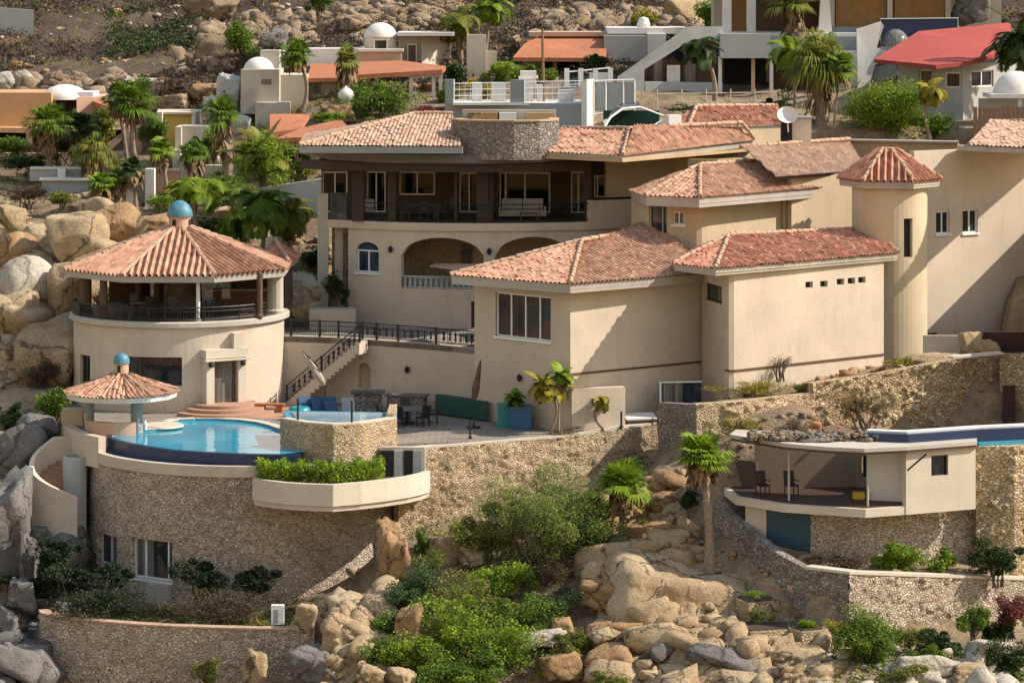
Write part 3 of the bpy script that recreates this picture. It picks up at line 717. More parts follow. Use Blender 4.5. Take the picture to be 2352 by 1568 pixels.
# two tall pillars under the open corner of the balcony
for px, Y, w_, z1 in ((742, 171.9, .56, ZB + 1.35), (779, 172.4, .42, ZB - .4)):
    MB().box((WX(px, Y), Y, (20.5 + z1) / 2), (w_, .5, z1 - 20.5)).build('pillar', M['beige'], villa)
wall(villa, [PX(762, 176), PX(800, 175.6)], 20.5, ZB - .45, 'stonegold', th=.3, name='wall')

# ---- main roofs
z = 31.12
A_, B_ = E(686, 167.0, z), E(1062, 166.3, z); T1, T2 = E(952, 172.8, 32.5), E(1040, 172.5, 32.52); BL = E(705, 178.5, z)
roof(villa, [[BL, A_, T1], [A_, B_, T2, T1]], 'tilepale', pitch=.21, h=.04, rough=1.2, fh=.36, fasc='bluegrey', eaves=[(A_, B_)], hips=[(A_, T1), (T1, T2), (A_, B_)][:2], soff=False)
MB().prism([PX(695, 167.4), PX(1056, 166.8), PX(1056, 178), PX(712, 178)], 30.82, 31.05).build('ceiling', M['beige'], villa)
sp = [PX(1036, 169.2), PX(1060, 167.8), PX(1110, 167.0), PX(1180, 166.8), PX(1240, 167.1), PX(1282, 168.0), PX(1284, 170)]
wall_mb(sp, 30.4, 32.38, th=.35).build('wall', M['stonedark'], villa, label='grey rubble parapet of the roof terrace')
wall_mb([(p[0], p[1] - .05) for p in sp], 32.382, 32.46, th=.5).build('coping', M['tan'], villa)
MB().prism([PX(1040, 170), PX(1282, 170), PX(1282, 173.6), PX(1040, 173.6)], 31.4, 31.9).build('roof_terrace_floor', M['paving'], villa)
wall(villa, [PX(1062, 172.8), PX(1276, 172.6)], 31.9, 32.75, 'pale', th=.3, name='parapet')
for px, w_, m_ in ((1110, 1.7, 'rockor'), (1165, 1.0, 'white'), (1240, 1.4, 'tan')):
    MB().box((WX(px, 172.4), 172.25, 32.35), (w_, .5, .55)).build('planter_wall', M[m_], villa)
z = 30.78
A_, C_, B_ = E(1222, 168.0, z), E(1430, 164.2, z), E(1565, 168.0, z); B2 = E(1732, 174.6, z + .25)
T0, T1, T2 = E(1292, 170.4, 31.82), E(1446, 167.6, 31.95), E(1705, 174.2, 31.95)
roof(villa, [[A_, C_, T1, T0], [C_, B2, T2, T1]], 'tile', fh=.34, hips=[(C_, T1), (T0, T1), (T1, T2), (B2, T2)], soff=False, rough=1.4)
mw = [PX(1330, 170.0), PX(1428, 166.6), PX(1560, 170.5)]
wall(villa, [PX(1392, 171.5), PX(1545, 172.5)], 26, 30.6, 'cream2', th=.3)
MB().prism([A_[:2], C_[:2], B2[:2], E(1700, 178, 0)[:2], E(1300, 176, 0)[:2]], 30.45, 30.6).build('ceiling', M['tan'], villa)
z = 31.75
A_, C_, B_ = E(1535, 174.5, z), E(1580, 172.6, z), E(1800, 176.6, z); T1, T2 = E(1600, 176.0, 32.75), E(1785, 179.5, 32.65)
roof(villa, [[A_, C_, T1], [C_, B_, T2, T1]], 'tilered', fh=.2, hips=[(C_, T1), (T1, T2)], soff=False, rough=1.5)
MB().prism([C_[:2], B_[:2], E(1800, 181, 0)[:2], E(1560, 181, 0)[:2]], 30, 31.55).build('wall', M['cream2'], villa)
MB().box((WX(1545, 172.3), 172.3, 32.0), (.75, .6, 1.0), .4).build('skylight', M['white'], villa)
ch = MB(); ch.box((WX(1838, 172), 172, 31.6), (1.1, .9, 1.5)); ch.build('chimney', M['pale'], villa)
MB().box((WX(1838, 172), 172, 32.38), (1.3, 1.1, .1)).build('chimney_cap', M['bluegrey'], villa)
MB().box((WX(1806, 171.9), 171.9, 31.6), (.55, .8, 1.3)).build('chimney', M['dark'], villa)
ds = MB(); ds.lathe((0, 0, 0), [(0, 0), (.22, .04), (.42, .16), (.55, .34)], 20)
R_m = Matrix.Rotation(.9, 3, 'X'); dc = Vector((WX(1808, 171.2), 171.2, WZ(272, 171.2)))
ds.v = [tuple(dc + R_m @ Vector(p)) for p in ds.v]; ds.tube([dc, dc + Vector((.1, .4, -.9))], .04, 6); ds.build('satellite_dish', M['white'], villa, smooth=True)

# ---- upper walk, its curved wall, stair and railings
cw = [PX(600, 165.6), PX(680, 165.4), PX(760, 164.9), PX(830, 164.2), PX(900, 163.2), PX(970, 162.2), PX(1040, 161.1), PX(1096, 160.0)]
nz = op(cw, 822, 851, 834, 892, .28)
wall(villa, cw, 17.4, ZW, 'cream', [nz], th=.35)
window(villa, cw, nz, (), frame=None, depth=.28, pane='cream2', name='niche')
lamp(villa, cw, 938, 849); lamp(villa, bw, 1197, 868)
MB().prism(cw + [PX(1096, 172), PX(600, 176)], ZW - .3, ZW - .02).build('walkway_floor', M['paving'], villa)
cwi = offset(cw, .12)
iron_rail(villa, [Vector((p[0], p[1], ZW)) for p in cwi[0:4]], .8, [.0, .28, .56, .75, 1.0], gap=.1)
iron_rail(villa, [Vector((p[0], p[1], ZW)) for p in cwi[3:]], .8, [.12, .30, .62, 1.0], gap=.26, panels=[(.02, .28), (.33, .6), (.66, .96)])
# stair running up the wall
st = MB(); N = 18
p0, p1 = Vector((*PX(668, 164.6), ZT)), Vector((*PX(835, 163.2), ZW))
dd = (p1 - p0) / N; fl = Vector((dd.x, dd.y, 0)).normalized(); nn = Vector((-fl.y, fl.x, 0))
for k in range(N):
    a = p0 + dd * k; b = p0 + dd * (k + 1)
    q = [a - nn * .55, b - nn * .55, b + nn * .6, a + nn * .6]
    st.prism([(v_.x, v_.y) for v_ in q], max(17.6, b.z - .62), b.z)
st.build('stair', M['cream'], villa)
iron_rail(villa, [p0 - nn * .5 + Vector((0, 0, .1)), p1 - nn * .5 + Vector((0, 0, .0))], .85, [0, .48, 1.0], gap=.3, panels=[(.06, .44), (.54, .96)])
# equipment box and dark plants' wall left of the house front
MB().box((WX(765, 169), 169, 22.0), (2.4, 1.2, 1.1)).build('planter_wall', M['beige'], villa)
MB().box((WX(1086, 162.0), 162.0, WZ(722, 162)), (.16, .3, 1.3)).build('downpipe', M['iron'], villa)

# ================================================================== ROUND TOWER WITH THE ROOF PAVILION
tw = Vector((WX(413, 166), 166.0)); TRW = 5.4
tower = thing('gazebo_tower', 'round cream tower with an open octagonal tiled pavilion and blue dome', 'tower', (tw.x, tw.y, ZT))
tpth = [(tw.x + TRW * math.cos(a), tw.y + TRW * math.sin(a)) for a in [math.radians(175 + 180 * k / 48) for k in range(49)]]
t1 = op(tpth, 270, 418, 820, 886); t2 = op(tpth, 184, 207, 815, 890)
wall(tower, tpth, 17.0, 22.45, 'cream', [t1, t2], th=.3)
window(tower, tpth, t1, (.34,), frame='brownd', fw=.06, depth=.2); window(tower, tpth, t2, (), frame='brownd', fw=.05, depth=.2)
sb = MB(); sb.lathe((tw.x, tw.y, 22.42), [(0, 0), (5.5, 0), (5.62, .05), (5.62, .26), (5.5, .32), (0, .32)], 64); sb.build('floor_slab', M['beige'], tower)
MB().lathe((tw.x, tw.y, 22.742), [(0, 0), (5.3, 0), (5.3, .006), (0, .006)], 48).build('deck', M['dockfloor'], tower)  # dark disc added so the pavilion floor reads as shaded
ZG = 22.75
# portal
ang = math.radians(-61); er = Vector((math.cos(ang), math.sin(ang), 0)); et = Vector((-er.y, er.x, 0)); pc = Vector((tw.x, tw.y, 0)) + er * (TRW + .12)
rz = math.atan2(et.y, et.x)
pm = MB()
for s_ in (-1, 1): pm.box(pc + et * s_ * .86 + Vector((0, 0, 19.55)), (.42, .7, 2.75), rz)
pm.box(pc + Vector((0, 0, 21.15)), (2.25, .8, .42), rz); pm.box(pc + er * .1 + Vector((0, 0, 20.86)), (2.4, .9, .09), rz)
pm.box(pc - er * .1 + et * .7 + Vector((0, 0, 21.75)), (.5, .7, .74), rz); pm.build('portal', M['pale'], tower)
pd = MB(); pd.box(pc - er * .05 + Vector((0, 0, 19.75)), (1.0, .08, 2.35), rz); d_ = pd.build('door', M['glass'], tower)
fr = MB()
for s_ in (-1, 1): fr.box(pc + et * s_ * .53 + er * .0 + Vector((0, 0, 19.75)), (.09, .14, 2.35), rz)
fr.box(pc + Vector((0, 0, 20.93)), (1.15, .14, .12), rz); fr.build('frame', M['brownd'], d_)
for s_ in (-1, 1):
    c = pc + et * s_ * .86 + er * .44 + Vector((0, 0, 20.5)); MB().lathe(c, [(.03, 0), (.12, .05), (.13, .18), (.03, .3)], 8).build('wall_lamp', M['iron'], tower)
stp = MB()
for k in range(3): stp.lathe((pc.x, pc.y, ZT + .02), [(0, 0), (2.6 - .5 * k, 0), (2.6 - .5 * k, .16 * (k + 1)), (0, .16 * (k + 1))], 24, ang - 1.5, ang + 1.5)
stp.build('entrance_step', M['terracottaf'], tower)
# columns
for px, Y, r_, mt in ((197, 164.4, .30, 'brownd'), (238, 162.4, .2, 'brownd'), (365, 170.6, .27, 'brownd'), (320, 170.6, .22, 'brownd'), (455, 161.0, .10, 'white'), (540, 170, .22, 'brownd'), (632, 165.2, .42, 'beige'), (596, 162.6, .16, 'brownd')):
    c = MB(); c.lathe((WX(px, Y), Y, ZG), [(r_ * 1.25, 0), (r_ * 1.25, .12), (r_, .18), (r_, 2.0), (r_ * 1.2, 2.08), (r_ * 1.2, 2.25)], 14); c.build('column', M[mt], tower)
# octagonal roof
RO, ze, za = 6.05, 25.02, 27.15
oc = [(tw.x + RO * math.cos(a), tw.y + RO * math.sin(a), ze) for a in [math.radians(-112.5 + 45 * k) for k in range(8)]]
apx = (tw.x - .05, tw.y, za)
roof(tower, [[oc[k], oc[(k + 1) % 8], apx] for k in range(8)], 'tile', fh=.32, pitch=.33, h=.15, capr=.12, rough=.12, under='brownd')  # brown soffit colour stands in for the shade under the roof
ln = MB(); ln.lathe((tw.x, tw.y, 26.75), [(.56, 0), (.56, .72), (.62, .78), (.62, .86), (0, .86)], 20); lo = ln.build('lantern', M['pink'], tower)
dm = MB(); dm.lathe((tw.x, tw.y, 27.58), [(.66, 0), (.66, .16), (.61, .34), (.5, .54), (.34, .70), (.16, .80), (0, .83)], 24); dm.build('dome', M['bluedome'], lo, smooth=True)
for s_ in (-.4, 1.2): MB().box((tw.x + .57 * math.sin(s_) - .02, tw.y - .57 * math.cos(s_), 27.2), (.18, .06, .46), s_).build('opening', M['dark'], lo)
# kitchen annexe roof on the right
z = 25.15
A_, B_, C_, D_ = E(596, 167.5, z), E(664, 166.2, z), E(690, 170.5, z), E(610, 173, z); T_ = E(634, 169.6, 26.0)
roof(tower, [[A_, B_, T_], [B_, C_, T_], [D_, A_, T_]], 'tilered', fh=.3, eaves=[(A_, B_), (B_, C_)], hips=[(B_, T_)])
MB().prism([PX(608, 168.3), PX(655, 167.3), PX(672, 170), PX(618, 172)], ZG, 25.0).build('kitchen_wall', M['shadetaupe'], tower)  # kitchen walls and counter coloured dark to carry the pavilion's shade
MB().prism([PX(540, 169.5), PX(612, 168.3), PX(616, 169.2), PX(545, 170.6)], ZG, 25.0).build('kitchen_wall', M['brownd'], tower)
MB().box((WX(560, 166.6), 166.6, ZG + .5), (3.0, .7, 1.0)).build('counter', M['brownd'], tower)
MB().box((WX(560, 166.55), 166.55, ZG + 1.03), (3.2, .85, .07)).build('counter_top', M['greyw'], tower)
MB().prism([PX(250, 170.2), PX(345, 171.0), PX(345, 171.3), PX(250, 170.5)], ZG, ZG + 1.1).build('parapet', M['brownd'], tower)
MB().lathe((WX(420, 166.5), 166.5, ZG), [(0, 0), (.95, 0), (1.0, .2), (.95, 1.9), (.9, 1.98), (0, 1.98)], 24).build('stone_hearth', M['rockdark'], tower)
lr = MB(); ps = [(tw.x + 5.45 * math.cos(a), tw.y + 5.45 * math.sin(a), ZG) for a in [math.radians(176 + 32 * k / 8) for k in range(9)]]
wall_mb([p[:2] for p in ps], ZG, ZG + .62, th=.1).build('parapet', M['darkwood'], tower)
ps = [(tw.x + 5.42 * math.cos(a), tw.y + 5.42 * math.sin(a), ZG) for a in [math.radians(208 + 120 * k / 24) for k in range(25)]]
iron_rail(tower, ps, .68, [0, .17, .34, .5, .67, .84, 1], gap=.14, post_r=.03)

# furniture on the tower and balcony
def chair(name, label, x, y, z, rz, mat='iron', seat='cloth', w=.5, group=None):
    t = thing(name, label, 'chair', (x, y, z), group); R = Matrix.Rotation(rz, 3, 'Z')
    def B(part, c, d, m, rx=0):
        mb = MB(); mb.box((0, 0, 0), d, 0, rx); mb.v = [tuple(Vector((x, y, z)) + R @ (Vector(p) + Vector(c))) for p in mb.v]; mb.build(part, M[m], t)
    B('seat', (0, 0, .44), (w, .5, .07), seat); B('backrest', (0, .25, .75), (w, .05, .6), seat, -.15)
    for sx in (-1, 1):
        for sy in (-1, 1): B('leg', (sx * (w / 2 - .03), sy * .21, .2), (.04, .04, .42), mat)
        B('armrest', (sx * (w / 2), 0, .64), (.04, .46, .04), mat)
    return t
def table(name, label, x, y, z, w, d, h, mat='brownd', top='wood', legs=4):
    t = thing(name, label, 'table', (x, y, z)); MB().box((x, y, z + h - .03), (w, d, .06)).build('tabletop', M[top], t)
    for sx in (-1, 1):
        for sy in (-1, 1): MB().box((x + sx * (w / 2 - .08), y + sy * (d / 2 - .08), z + (h - .06) / 2), (.07, .07, h - .06)).build('leg', M[mat], t)
    return t
table('dining_table', 'long dark dining table on the shaded upper balcony', WX(962, 171.8), 171.8, ZB, 1.9, .9, .78)
for i, (px, Y, r_, lb) in enumerate(((930, 171.0, math.pi, 'leftmost dark chair tucked at the balcony dining table'), (975, 171.0, math.pi, 'dark chair at the front middle of the balcony dining table'), (1012, 171.8, -1.57, 'dark chair at the right end of the balcony dining table'), (1030, 172.6, -1.0, 'dark chair beside the glass door behind the balcony table'))):
    chair('balcony_chair', lb, WX(px, Y), Y, ZB, r_, seat='iron', group='chairs on the balcony')
sf = thing('sofa', 'pale grey two seat sofa on the shaded upper balcony', 'sofa', (WX(1200, 171.8), 171.8, ZB))
x, y = WX(1200, 171.8), 171.8
MB().box((x, y, ZB + .3), (2.3, .8, .25)).build('base', M['cloth'], sf)
for s_ in (-1, 1):
    MB().box((x + s_ * .56, y - .02, ZB + .48), (1.08, .75, .14)).build('cushion', M['cloth'], sf); MB().box((x + s_ * .56, y + .33, ZB + .78), (1.08, .2, .55), 0, -.12).build('backrest', M['cloth'], sf)
    MB().box((x + s_ * 1.2, y, ZB + .42), (.12, .8, .5)).build('armrest', M['cloth'], sf)
table('coffee_table', 'low dark coffee table in front of the balcony sofa', WX(1215, 170.7), 170.7, ZB, 1.0, .5, .42)
chair('balcony_armchair', 'dark armchair right of the balcony sofa', WX(1285, 171.6), 171.6, ZB, -1.2, seat='iron', group='armchairs by the balcony sofa')
chair('balcony_armchair', 'dark armchair left of the balcony sofa', WX(1136, 171.6), 171.6, ZB, 1.2, seat='iron', group='armchairs by the balcony sofa')
chair('side_chair', 'dark chair with pale seat at the left end of the balcony', WX(852, 171.6), 171.6, ZB, .3)
for px, Y, r_, lb in ((400, 162.4, .4, 'dark metal chair near the front rail of the tower pavilion'), (300, 164, -.6, 'dark chair in the left half of the tower pavilion'), (350, 163.2, 2.6, 'dark chair left of the stone hearth in the tower pavilion')):
    chair('pavilion_chair', lb, WX(px, Y), Y, ZG, r_, seat='iron', group='chairs in the tower pavilion')
table('pavilion_table', 'low dark table in the left half of the tower pavilion', WX(325, 163.6), 163.6, ZG, 1.0, 1.0, .7)
def stool(lb, px, Y):
    x = WX(px, Y); t = thing('bar_stool', lb, 'stool', (x, Y, ZG), 'bar stools in the tower pavilion'); MB().box((x, Y, ZG + .78), (.42, .4, .06)).build('seat', M['cloth'], t)
    MB().box((x, Y - .2, ZG + 1.05), (.42, .04, .4)).build('backrest', M['cloth'], t)
    for sx in (-1, 1):
        for sy in (-1, 1): MB().box((x + sx * .18, Y + sy * .17, ZG + .38), (.035, .035, .76)).build('leg', M['iron'], t)
stool('left one of two pale bar stools at the pavilion counter', 480, 164.6); stool('right one of two pale bar stools at the pavilion counter', 520, 164.8)
# ================================================================== POOL TERRACE
def circ(c, R, a0, a1, n): return [(c[0] + R * math.cos(math.radians(a0 + (a1 - a0) * k / n)), c[1] + R * math.sin(math.radians(a0 + (a1 - a0) * k / n))) for k in range(n + 1)]
pc_ = (-12.2, 155.2); PR = 8.0
# paving with the pool cut out of it: outline of the pool on the terrace level
out_px = [(258, 1000), (275, 1007), (300, 1013), (350, 1022), (400, 1029), (460, 1033), (520, 1036), (580, 1038), (650, 1039), (700, 1034), (690, 1010), (645, 988), (618, 978), (590, 971), (550, 966), (500, 963.5), (450, 963), (410, 965), (388, 970), (396, 978), (388, 984), (340, 988), (290, 991)]
pool_xy = [(G(x, y, ZT).x, G(x, y, ZT).y) for x, y in out_px]
ter = MB()
edge = circ(pc_, PR - .05, 178, 320, 30)
# terrace slab split around the pool: left strip, back, right
def Gp(px, py): g = G(px, py, ZT); return (g.x, g.y)
backpts = [Gp(x, y) for x, y in [(700, 1010), (645, 988), (618, 978), (590, 971), (550, 966), (500, 963.5), (450, 963), (410, 965), (388, 970), (396, 978), (388, 984), (340, 988), (290, 991), (258, 1000)]]
ter.prism(backpts[::-1] + [PX(700, 168), PX(150, 168)][::1] if False else [PX(700, 153.0)] + backpts + [PX(200, 154.5), PX(150, 158), PX(150, 170), PX(700, 170)], 17.75, ZT + .02)
ter.prism([PX(700, 152.6), PX(912, 150.3), PX(1040, 150.9), PX(1180, 152.2), PX(1320, 153.6), PX(1512, 155.7), PX(1620, 156.5), PX(1620, 168), PX(700, 168)], 17.7, ZT)
ter.build('terrace_paving', M['paving'], kind='structure')
MB().prism([PX(400, 160), PX(650, 158.5), PX(668, 163.5), PX(430, 164.2)], ZT + .024, ZT + .03).build('terracotta_paving', M['terracottaf'], kind='structure')

pool = thing('infinity_pool', 'curved infinity pool of bright turquoise water above the round stone wall', 'pool', (pc_[0], pc_[1], 17))
MB().poly([(x, y, ZT - .06) for x, y in pool_xy]).build('water', M['water'], pool)
# rim: aqua inside step at the back, navy spill wall at the front
front = [Gp(x, y) for x, y in out_px[:9]]
front = front + [Gp(690, 1038)]
fo = offset(front, -.22)
wall_mb(fo, 16.9, ZT - .07, th=.2).build('spill_wall', M['bluetile'], pool)
wall_mb(offset(backpts[:-1][::-1], -.03), 17.4, ZT - .01, th=.12).build('tile_rim', M['aquatile'], pool)
rimc = circ(pc_, PR - .06, 175, 296, 40)
MB().prism(fo[::-1] + [p for p in rimc if p[0] < fo[-1][0] + .3], 17.2, 17.6).build('catch_basin', M['bluetile'], pool)
coping = MB()
cp_in = backpts; 
for i in range(len(cp_in) - 2):
    a, b = Vector(cp_in[i]), Vector(cp_in[i + 1]); d = (b - a).normalized(); n = Vector((d.y, -d.x))
    coping.prism([tuple(a - n * .02), tuple(b - n * .02), tuple(b + n * .4), tuple(a + n * .4)], ZT + .024, ZT + .07 + .002 * (i % 2))
coping.build('coping', M['pale'], pool)

# round stone drum under the pool
drum = thing('pool_drum', 'round rubble stone base with a cream rim carrying the pool', 'stone base', (pc_[0], pc_[1], 10))
dp = circ(pc_, PR, 172, 342, 60)
d1 = op(dp, 222, 268, 1226, 1300); d2 = op(dp, 303, 395, 1238, 1332)
wall_mb(dp, 9.0, 17.2, [d1, d2], th=.6).build('wall', M['stone'], drum)
skin(drum, dp, 10.4, 17.12, 'stone', [d1, d2], .085, .055, .22)
rim = wall_mb(offset(circ(pc_, PR, 174, 300, 50), -.12), 17.14, 17.64, th=.3).build('rim', M['cream'], drum)
wd = window(drum, dp, d1, (.5,), frame='whitem', fw=.08, depth=.3); window(drum, dp, d2, (.28, .85), frame='whitem', fw=.09, depth=.25, sill=True)
q = p_at(dp, s_at_px(dp, 365))[0]
MB().box((q.x, q.y - .12, d2['zb'] - .62), (1.25, .3, 1.0), -.5).build('sill_block', M['beige'], drum)
MB().prism([(pc_[0] + 7.6 * math.cos(a), pc_[1] + 7.6 * math.sin(a)) for a in [math.pi * 2 * k / 40 for k in range(40)]], 16.3, 16.55).build('cover_slab', M['beige'], drum)

# curved cream stair wall on the left of the drum
sw = thing('spiral_stair', 'curved cream wall with a sloping rim round a spiral stair', 'stair', (-21, 152.6, 12))
sc = (WX(158, 152.8), 152.8)
sp_ = circ(sc, 1.85, 80, 290, 36)
zz = []
for k in range(37):
    u = k / 36; zz.append(17.95 - 2.3 * (max(0, u - .2) / .8) ** .85)
m_ = MB(); wall_mb([p for p in sp_], 11.0, zz, th=.22, mb=m_); m_.build('wall', M['pale'], sw)
for k in range(13):
    a = math.radians(75 + 15 * k); MB().prism([(sc[0], sc[1]), (sc[0] + 1.63 * math.cos(a), sc[1] + 1.63 * math.sin(a)), (sc[0] + 1.63 * math.cos(a + .262), sc[1] + 1.63 * math.sin(a + .262))], 11, 17.2 - .18 * k).build('step', M['terracottaf'], sw)
ip = circ((sc[0] + .35, sc[1] - .1), .62, 60, 330, 16); wall_mb(ip, 11, 17.3, th=.12).build('inner_wall', M['greyw'], sw)
bk = thing('service_box', 'cream box wall at the left end of the pool', 'wall', (WX(176, 153), 153, 16))
wall(bk, [PX(146, 155.4), PX(186, 152.6), PX(226, 151.4)], 16.9, 18.35, 'cream', th=.4)
MB().box((WX(168, 156.5), 156.5, 18.4), (1.0, .8, 1.2)).build('planter', M['cream2'], bk)

# pool bar with the mushroom roof
hx, hy = WX(279, 155.0), 155.0
bar = thing('pool_bar', 'small mushroom roofed pool bar with a blue domed lantern', 'pool bar', (hx, hy, ZT))
ze = 20.02; RB = 2.72
oc = [(hx + RB * math.cos(a), hy + RB * math.sin(a), ze) for a in [2 * math.pi * k / 14 for k in range(14)]]
ap = (hx, hy, 20.95)
roof(bar, [[oc[k], oc[(k + 1) % 14], ap] for k in range(14)], 'tile', fh=.24, hips=[(oc[k], ap) for k in (10, 12, 8)], fasc='white', pitch=.22, h=.05, capr=.06)
lt = MB(); lt.lathe((hx, hy, 20.5), [(.34, 0), (.34, .85), (.38, .88), (0, .88)], 16); lo = lt.build('lantern', M['pink'], bar)
MB().lathe((hx, hy, 21.38), [(.40, 0), (.39, .16), (.33, .32), (.2, .45), (0, .5)], 18).build('dome', M['bluedome'], lo, smooth=True)
MB().box((hx - .08, hy - .34, 20.95), (.14, .06, .7)).build('opening', M['dark'], lo)
for px, Y, r_ in ((314, 154.6, .28), (206, 155.4, .22)):
    MB().lathe((WX(px, Y), Y, 17.2), [(r_ * 1.1, 0), (r_ * 1.1, .9), (r_, 1.0), (r_, 2.55), (r_ * 1.15, 2.65)], 12).build('column', M['bluegrey'], bar)
wall(bar, circ((hx, hy), 1.75, 185, 300, 14), 17.0, ZT + .55, 'pink', th=.25, name='counter_wall')
ct = MB(); ct.lathe((WX(372, 156), 156.0, ZT - .02), [(0, 0), (1.0, 0), (1.05, .05), (1.0, .13), (0, .13)], 24); ct.build('counter_top', M['pale'], bar)
for i, (px, c) in enumerate(((318, 'bottle'), (333, 'bottle'))):
    o = MB().lathe((WX(px, 154.2), 154.2, ZT + .1), [(0, 0), (.10, 0), (.11, .3), (.05, .42), (.05, .56), (0, .57)], 10).build('jug', M['white'], label=('left' if i == 0 else 'right') + ' one of two white jugs on the pool bar counter', cat='jug', group='white jugs on the pool bar')

# spa with a stone wall
spa = thing('stone_spa', 'raised stone walled hot tub beside the pool', 'hot tub', (WX(770, 149), 149, 17))
spth = [PX(645, 149.9), PX(700, 148.6), PX(765, 147.9), PX(835, 148.5), PX(912, 150.2)]
wall_mb(spth, 16.3, 19.38, th=.45).build('wall', M['stonefine'], spa)
skin(spa, spth, 16.8, 19.36, 'stonefine', (), .1, .08, .3)
MB().prism(offset(spth, .46) + [PX(912, 153), PX(650, 153.6)], 17, 19.3).build('basin', M['aquatile'], spa)
MB().prism(offset(spth, .9) + [PX(880, 152.4), PX(668, 152.8)], 19.32, 19.36).build('water', M['spaw'], spa)
wall_mb(offset(spth, .05), 19.385, 19.45, th=.4).build('rim', M['pale'], spa)
wall(spa, [PX(905, 150.3), PX(912, 153.6)], 16.3, 19.6, 'stonefine', th=.35)
# planter shelf with the hedge, and the little room under the terrace
pl = thing('planter_shelf', 'long cream planter jutting out from the round stone wall', 'planter', (-8, 147, 16))
pp = [PX(580, 146.4), PX(610, 145.75), PX(650, 145.15), PX(700, 144.75), PX(765, 144.5), PX(830, 145.15), PX(890, 146.0), PX(940, 146.95), PX(970, 147.8), PX(988, 148.6)]
ppx = [(p[0], p[1]) for p in pp]
wall_mb(ppx, 16.25, 17.22, th=.25).build('wall', M['pale'], pl)
MB().prism(offset(ppx, .1) + [PX(988, 151), PX(580, 149)], 16.0, 16.6).build('floor', M['cream'], pl)
MB().prism(offset(ppx, .26) + [PX(880, 148), PX(600, 148)], 16.62, 16.95).build('soil', M['brownd'], pl)
rm = thing('garden_room', 'small room with grey shutters under the terrace edge', 'room', (WX(925, 151), 151, 16.5))
wall(rm, [PX(874, 149.0), PX(976, 148.9)], 16.3, 18.25, 'pale', [], th=.3)
for px, w_, m__ in ((888, .62, 'dark'), (915, .38, 'greyw'), (938, .42, 'dark'), (958, .42, 'bluegrey')):
    MB().box((WX(px, 148.9), 148.92, 17.5), (w_, .14, 1.2)).build('shutter', M[m__], rm)

# retaining wall from the drum to the rocks
rt = thing('retaining_wall', 'golden rubble retaining wall under the terrace edge', 'wall', (WX(1240, 152), 152, 15))
rp = [PX(915, 149.6), PX(975, 150.0), PX(1040, 150.5), PX(1180, 151.8), PX(1320, 153.2), PX(1420, 154.2), PX(1512, 155.3)]
rz_ = [17.9, 18.0, 18.02, 18.08, 18.1, 18.3, 18.4]
wall_mb(offset(rp, .16), 11.0, rz_, th=.6).build('wall', M['stonefine'], rt)
skin(rt, rp, 13.0, [z + .02 for z in rz_], 'stonefine', (), .10, .09, .30, push=0)
wall_mb(offset(rp, .12), [17.9, 18.0, 18.02, 18.08, 18.1, 18.3, 18.4], [18.0, 18.1, 18.12, 18.18, 18.2, 18.4, 18.5], th=.5).build('coping', M['pale'], rt)

# lower garden wall
lg = thing('garden_wall', 'curved rubble wall round the lower garden at bottom left', 'wall', (-11, 141, 8))
lpx = [(91, 1403), (96, 1410), (130, 1417), (180, 1424), (240, 1430), (320, 1436), (400, 1440), (480, 1443), (560, 1445), (640, 1446), (722, 1446)]
lp = [(G(x, y, 11.6).x, G(x, y, 11.6).y) for x, y in lpx]
wall_mb(lp, 5.0, 11.6, th=.45).build('wall', M['stone'], lg)
skin(lg, lp, 7.5, 11.58, 'stone', (), .09, .08, .27)
wall_mb(offset(lp, -.05), 11.605, 11.68, th=.5).build('coping', M['cap'], lg)
ub = thing('utility_box', 'white metal utility box standing on the lower garden wall', 'box', (WX(638, 141), 141.3, 11.7))
MB().box((WX(638, 141.2), 141.2, 12.1), (.55, .4, .82)).build('body', M['whitem'], ub); MB().box((WX(633, 140.9), 140.98, 12.05), (.2, .03, .6)).build('panel', M['bluegrey'], ub)

# stone walls stepping up on the right
sa = thing('rubble_terrace', 'rough golden rubble wall below the right wing', 'wall', (WX(1750, 152), 152, 17))
wall_mb([PX(1512, 154.6), PX(1600, 151.2)], 14.5, [19.55, 19.9], th=.5).build('wall', M['stonedark'], sa)  # shaded return painted in darker rubble than the lit face
wall_mb([PX(1600, 151.2), PX(1700, 151.8), PX(1872, 154.4)], 14.5, [19.9, 19.95, 20.0], th=.6).build('wall', M['stonefine'], sa)
skin(sa, [PX(1600, 151.2), PX(1700, 151.8), PX(1872, 154.4)], 17, [19.92, 19.98, 20.03], 'stonefine', (), .1, .16, .4)
sb2 = thing('sloping_stone_wall', 'tall golden rubble wall sloping up to the right', 'wall', (WX(2080, 156), 156, 17))
wall_mb([PX(1866, 154.6), PX(2000, 155.6), PX(2196, 157.2), PX(2302, 158.4)], 14.5, [20.45, 20.7, 21.3, 21.5], th=.6).build('wall', M['stonegold'], sb2)
skin(sb2, [PX(1866, 154.6), PX(2000, 155.6), PX(2196, 157.2), PX(2302, 158.4)], 17.2, [20.47, 20.72, 21.3, 21.48], 'stonegold', (), .1, .18, .42)
wall_mb([PX(2190, 156.3), PX(2305, 157.1)], [21.42, 21.55], [21.52, 21.65], th=.6).build('coping', M['pale'], sb2)
wall_mb([PX(2296, 157.6), PX(2420, 156.8)], 14.5, 21.5, th=.4).build('wall', M['stonegold'], sb2)
MB().box((WX(2318, 157.0), 157.05, 19.0), (.6, .12, 2.1)).build('door', M['reddoor'], sb2)
fb_ = thing('patio_wall', 'low cream wall with a red painted base beside the right wing', 'wall', (WX(2200, 161), 161, 21))
wall(fb_, [PX(2120, 161.4), PX(2240, 161.2)], 20.5, WZ(770, 161.4), 'pale', th=.2)
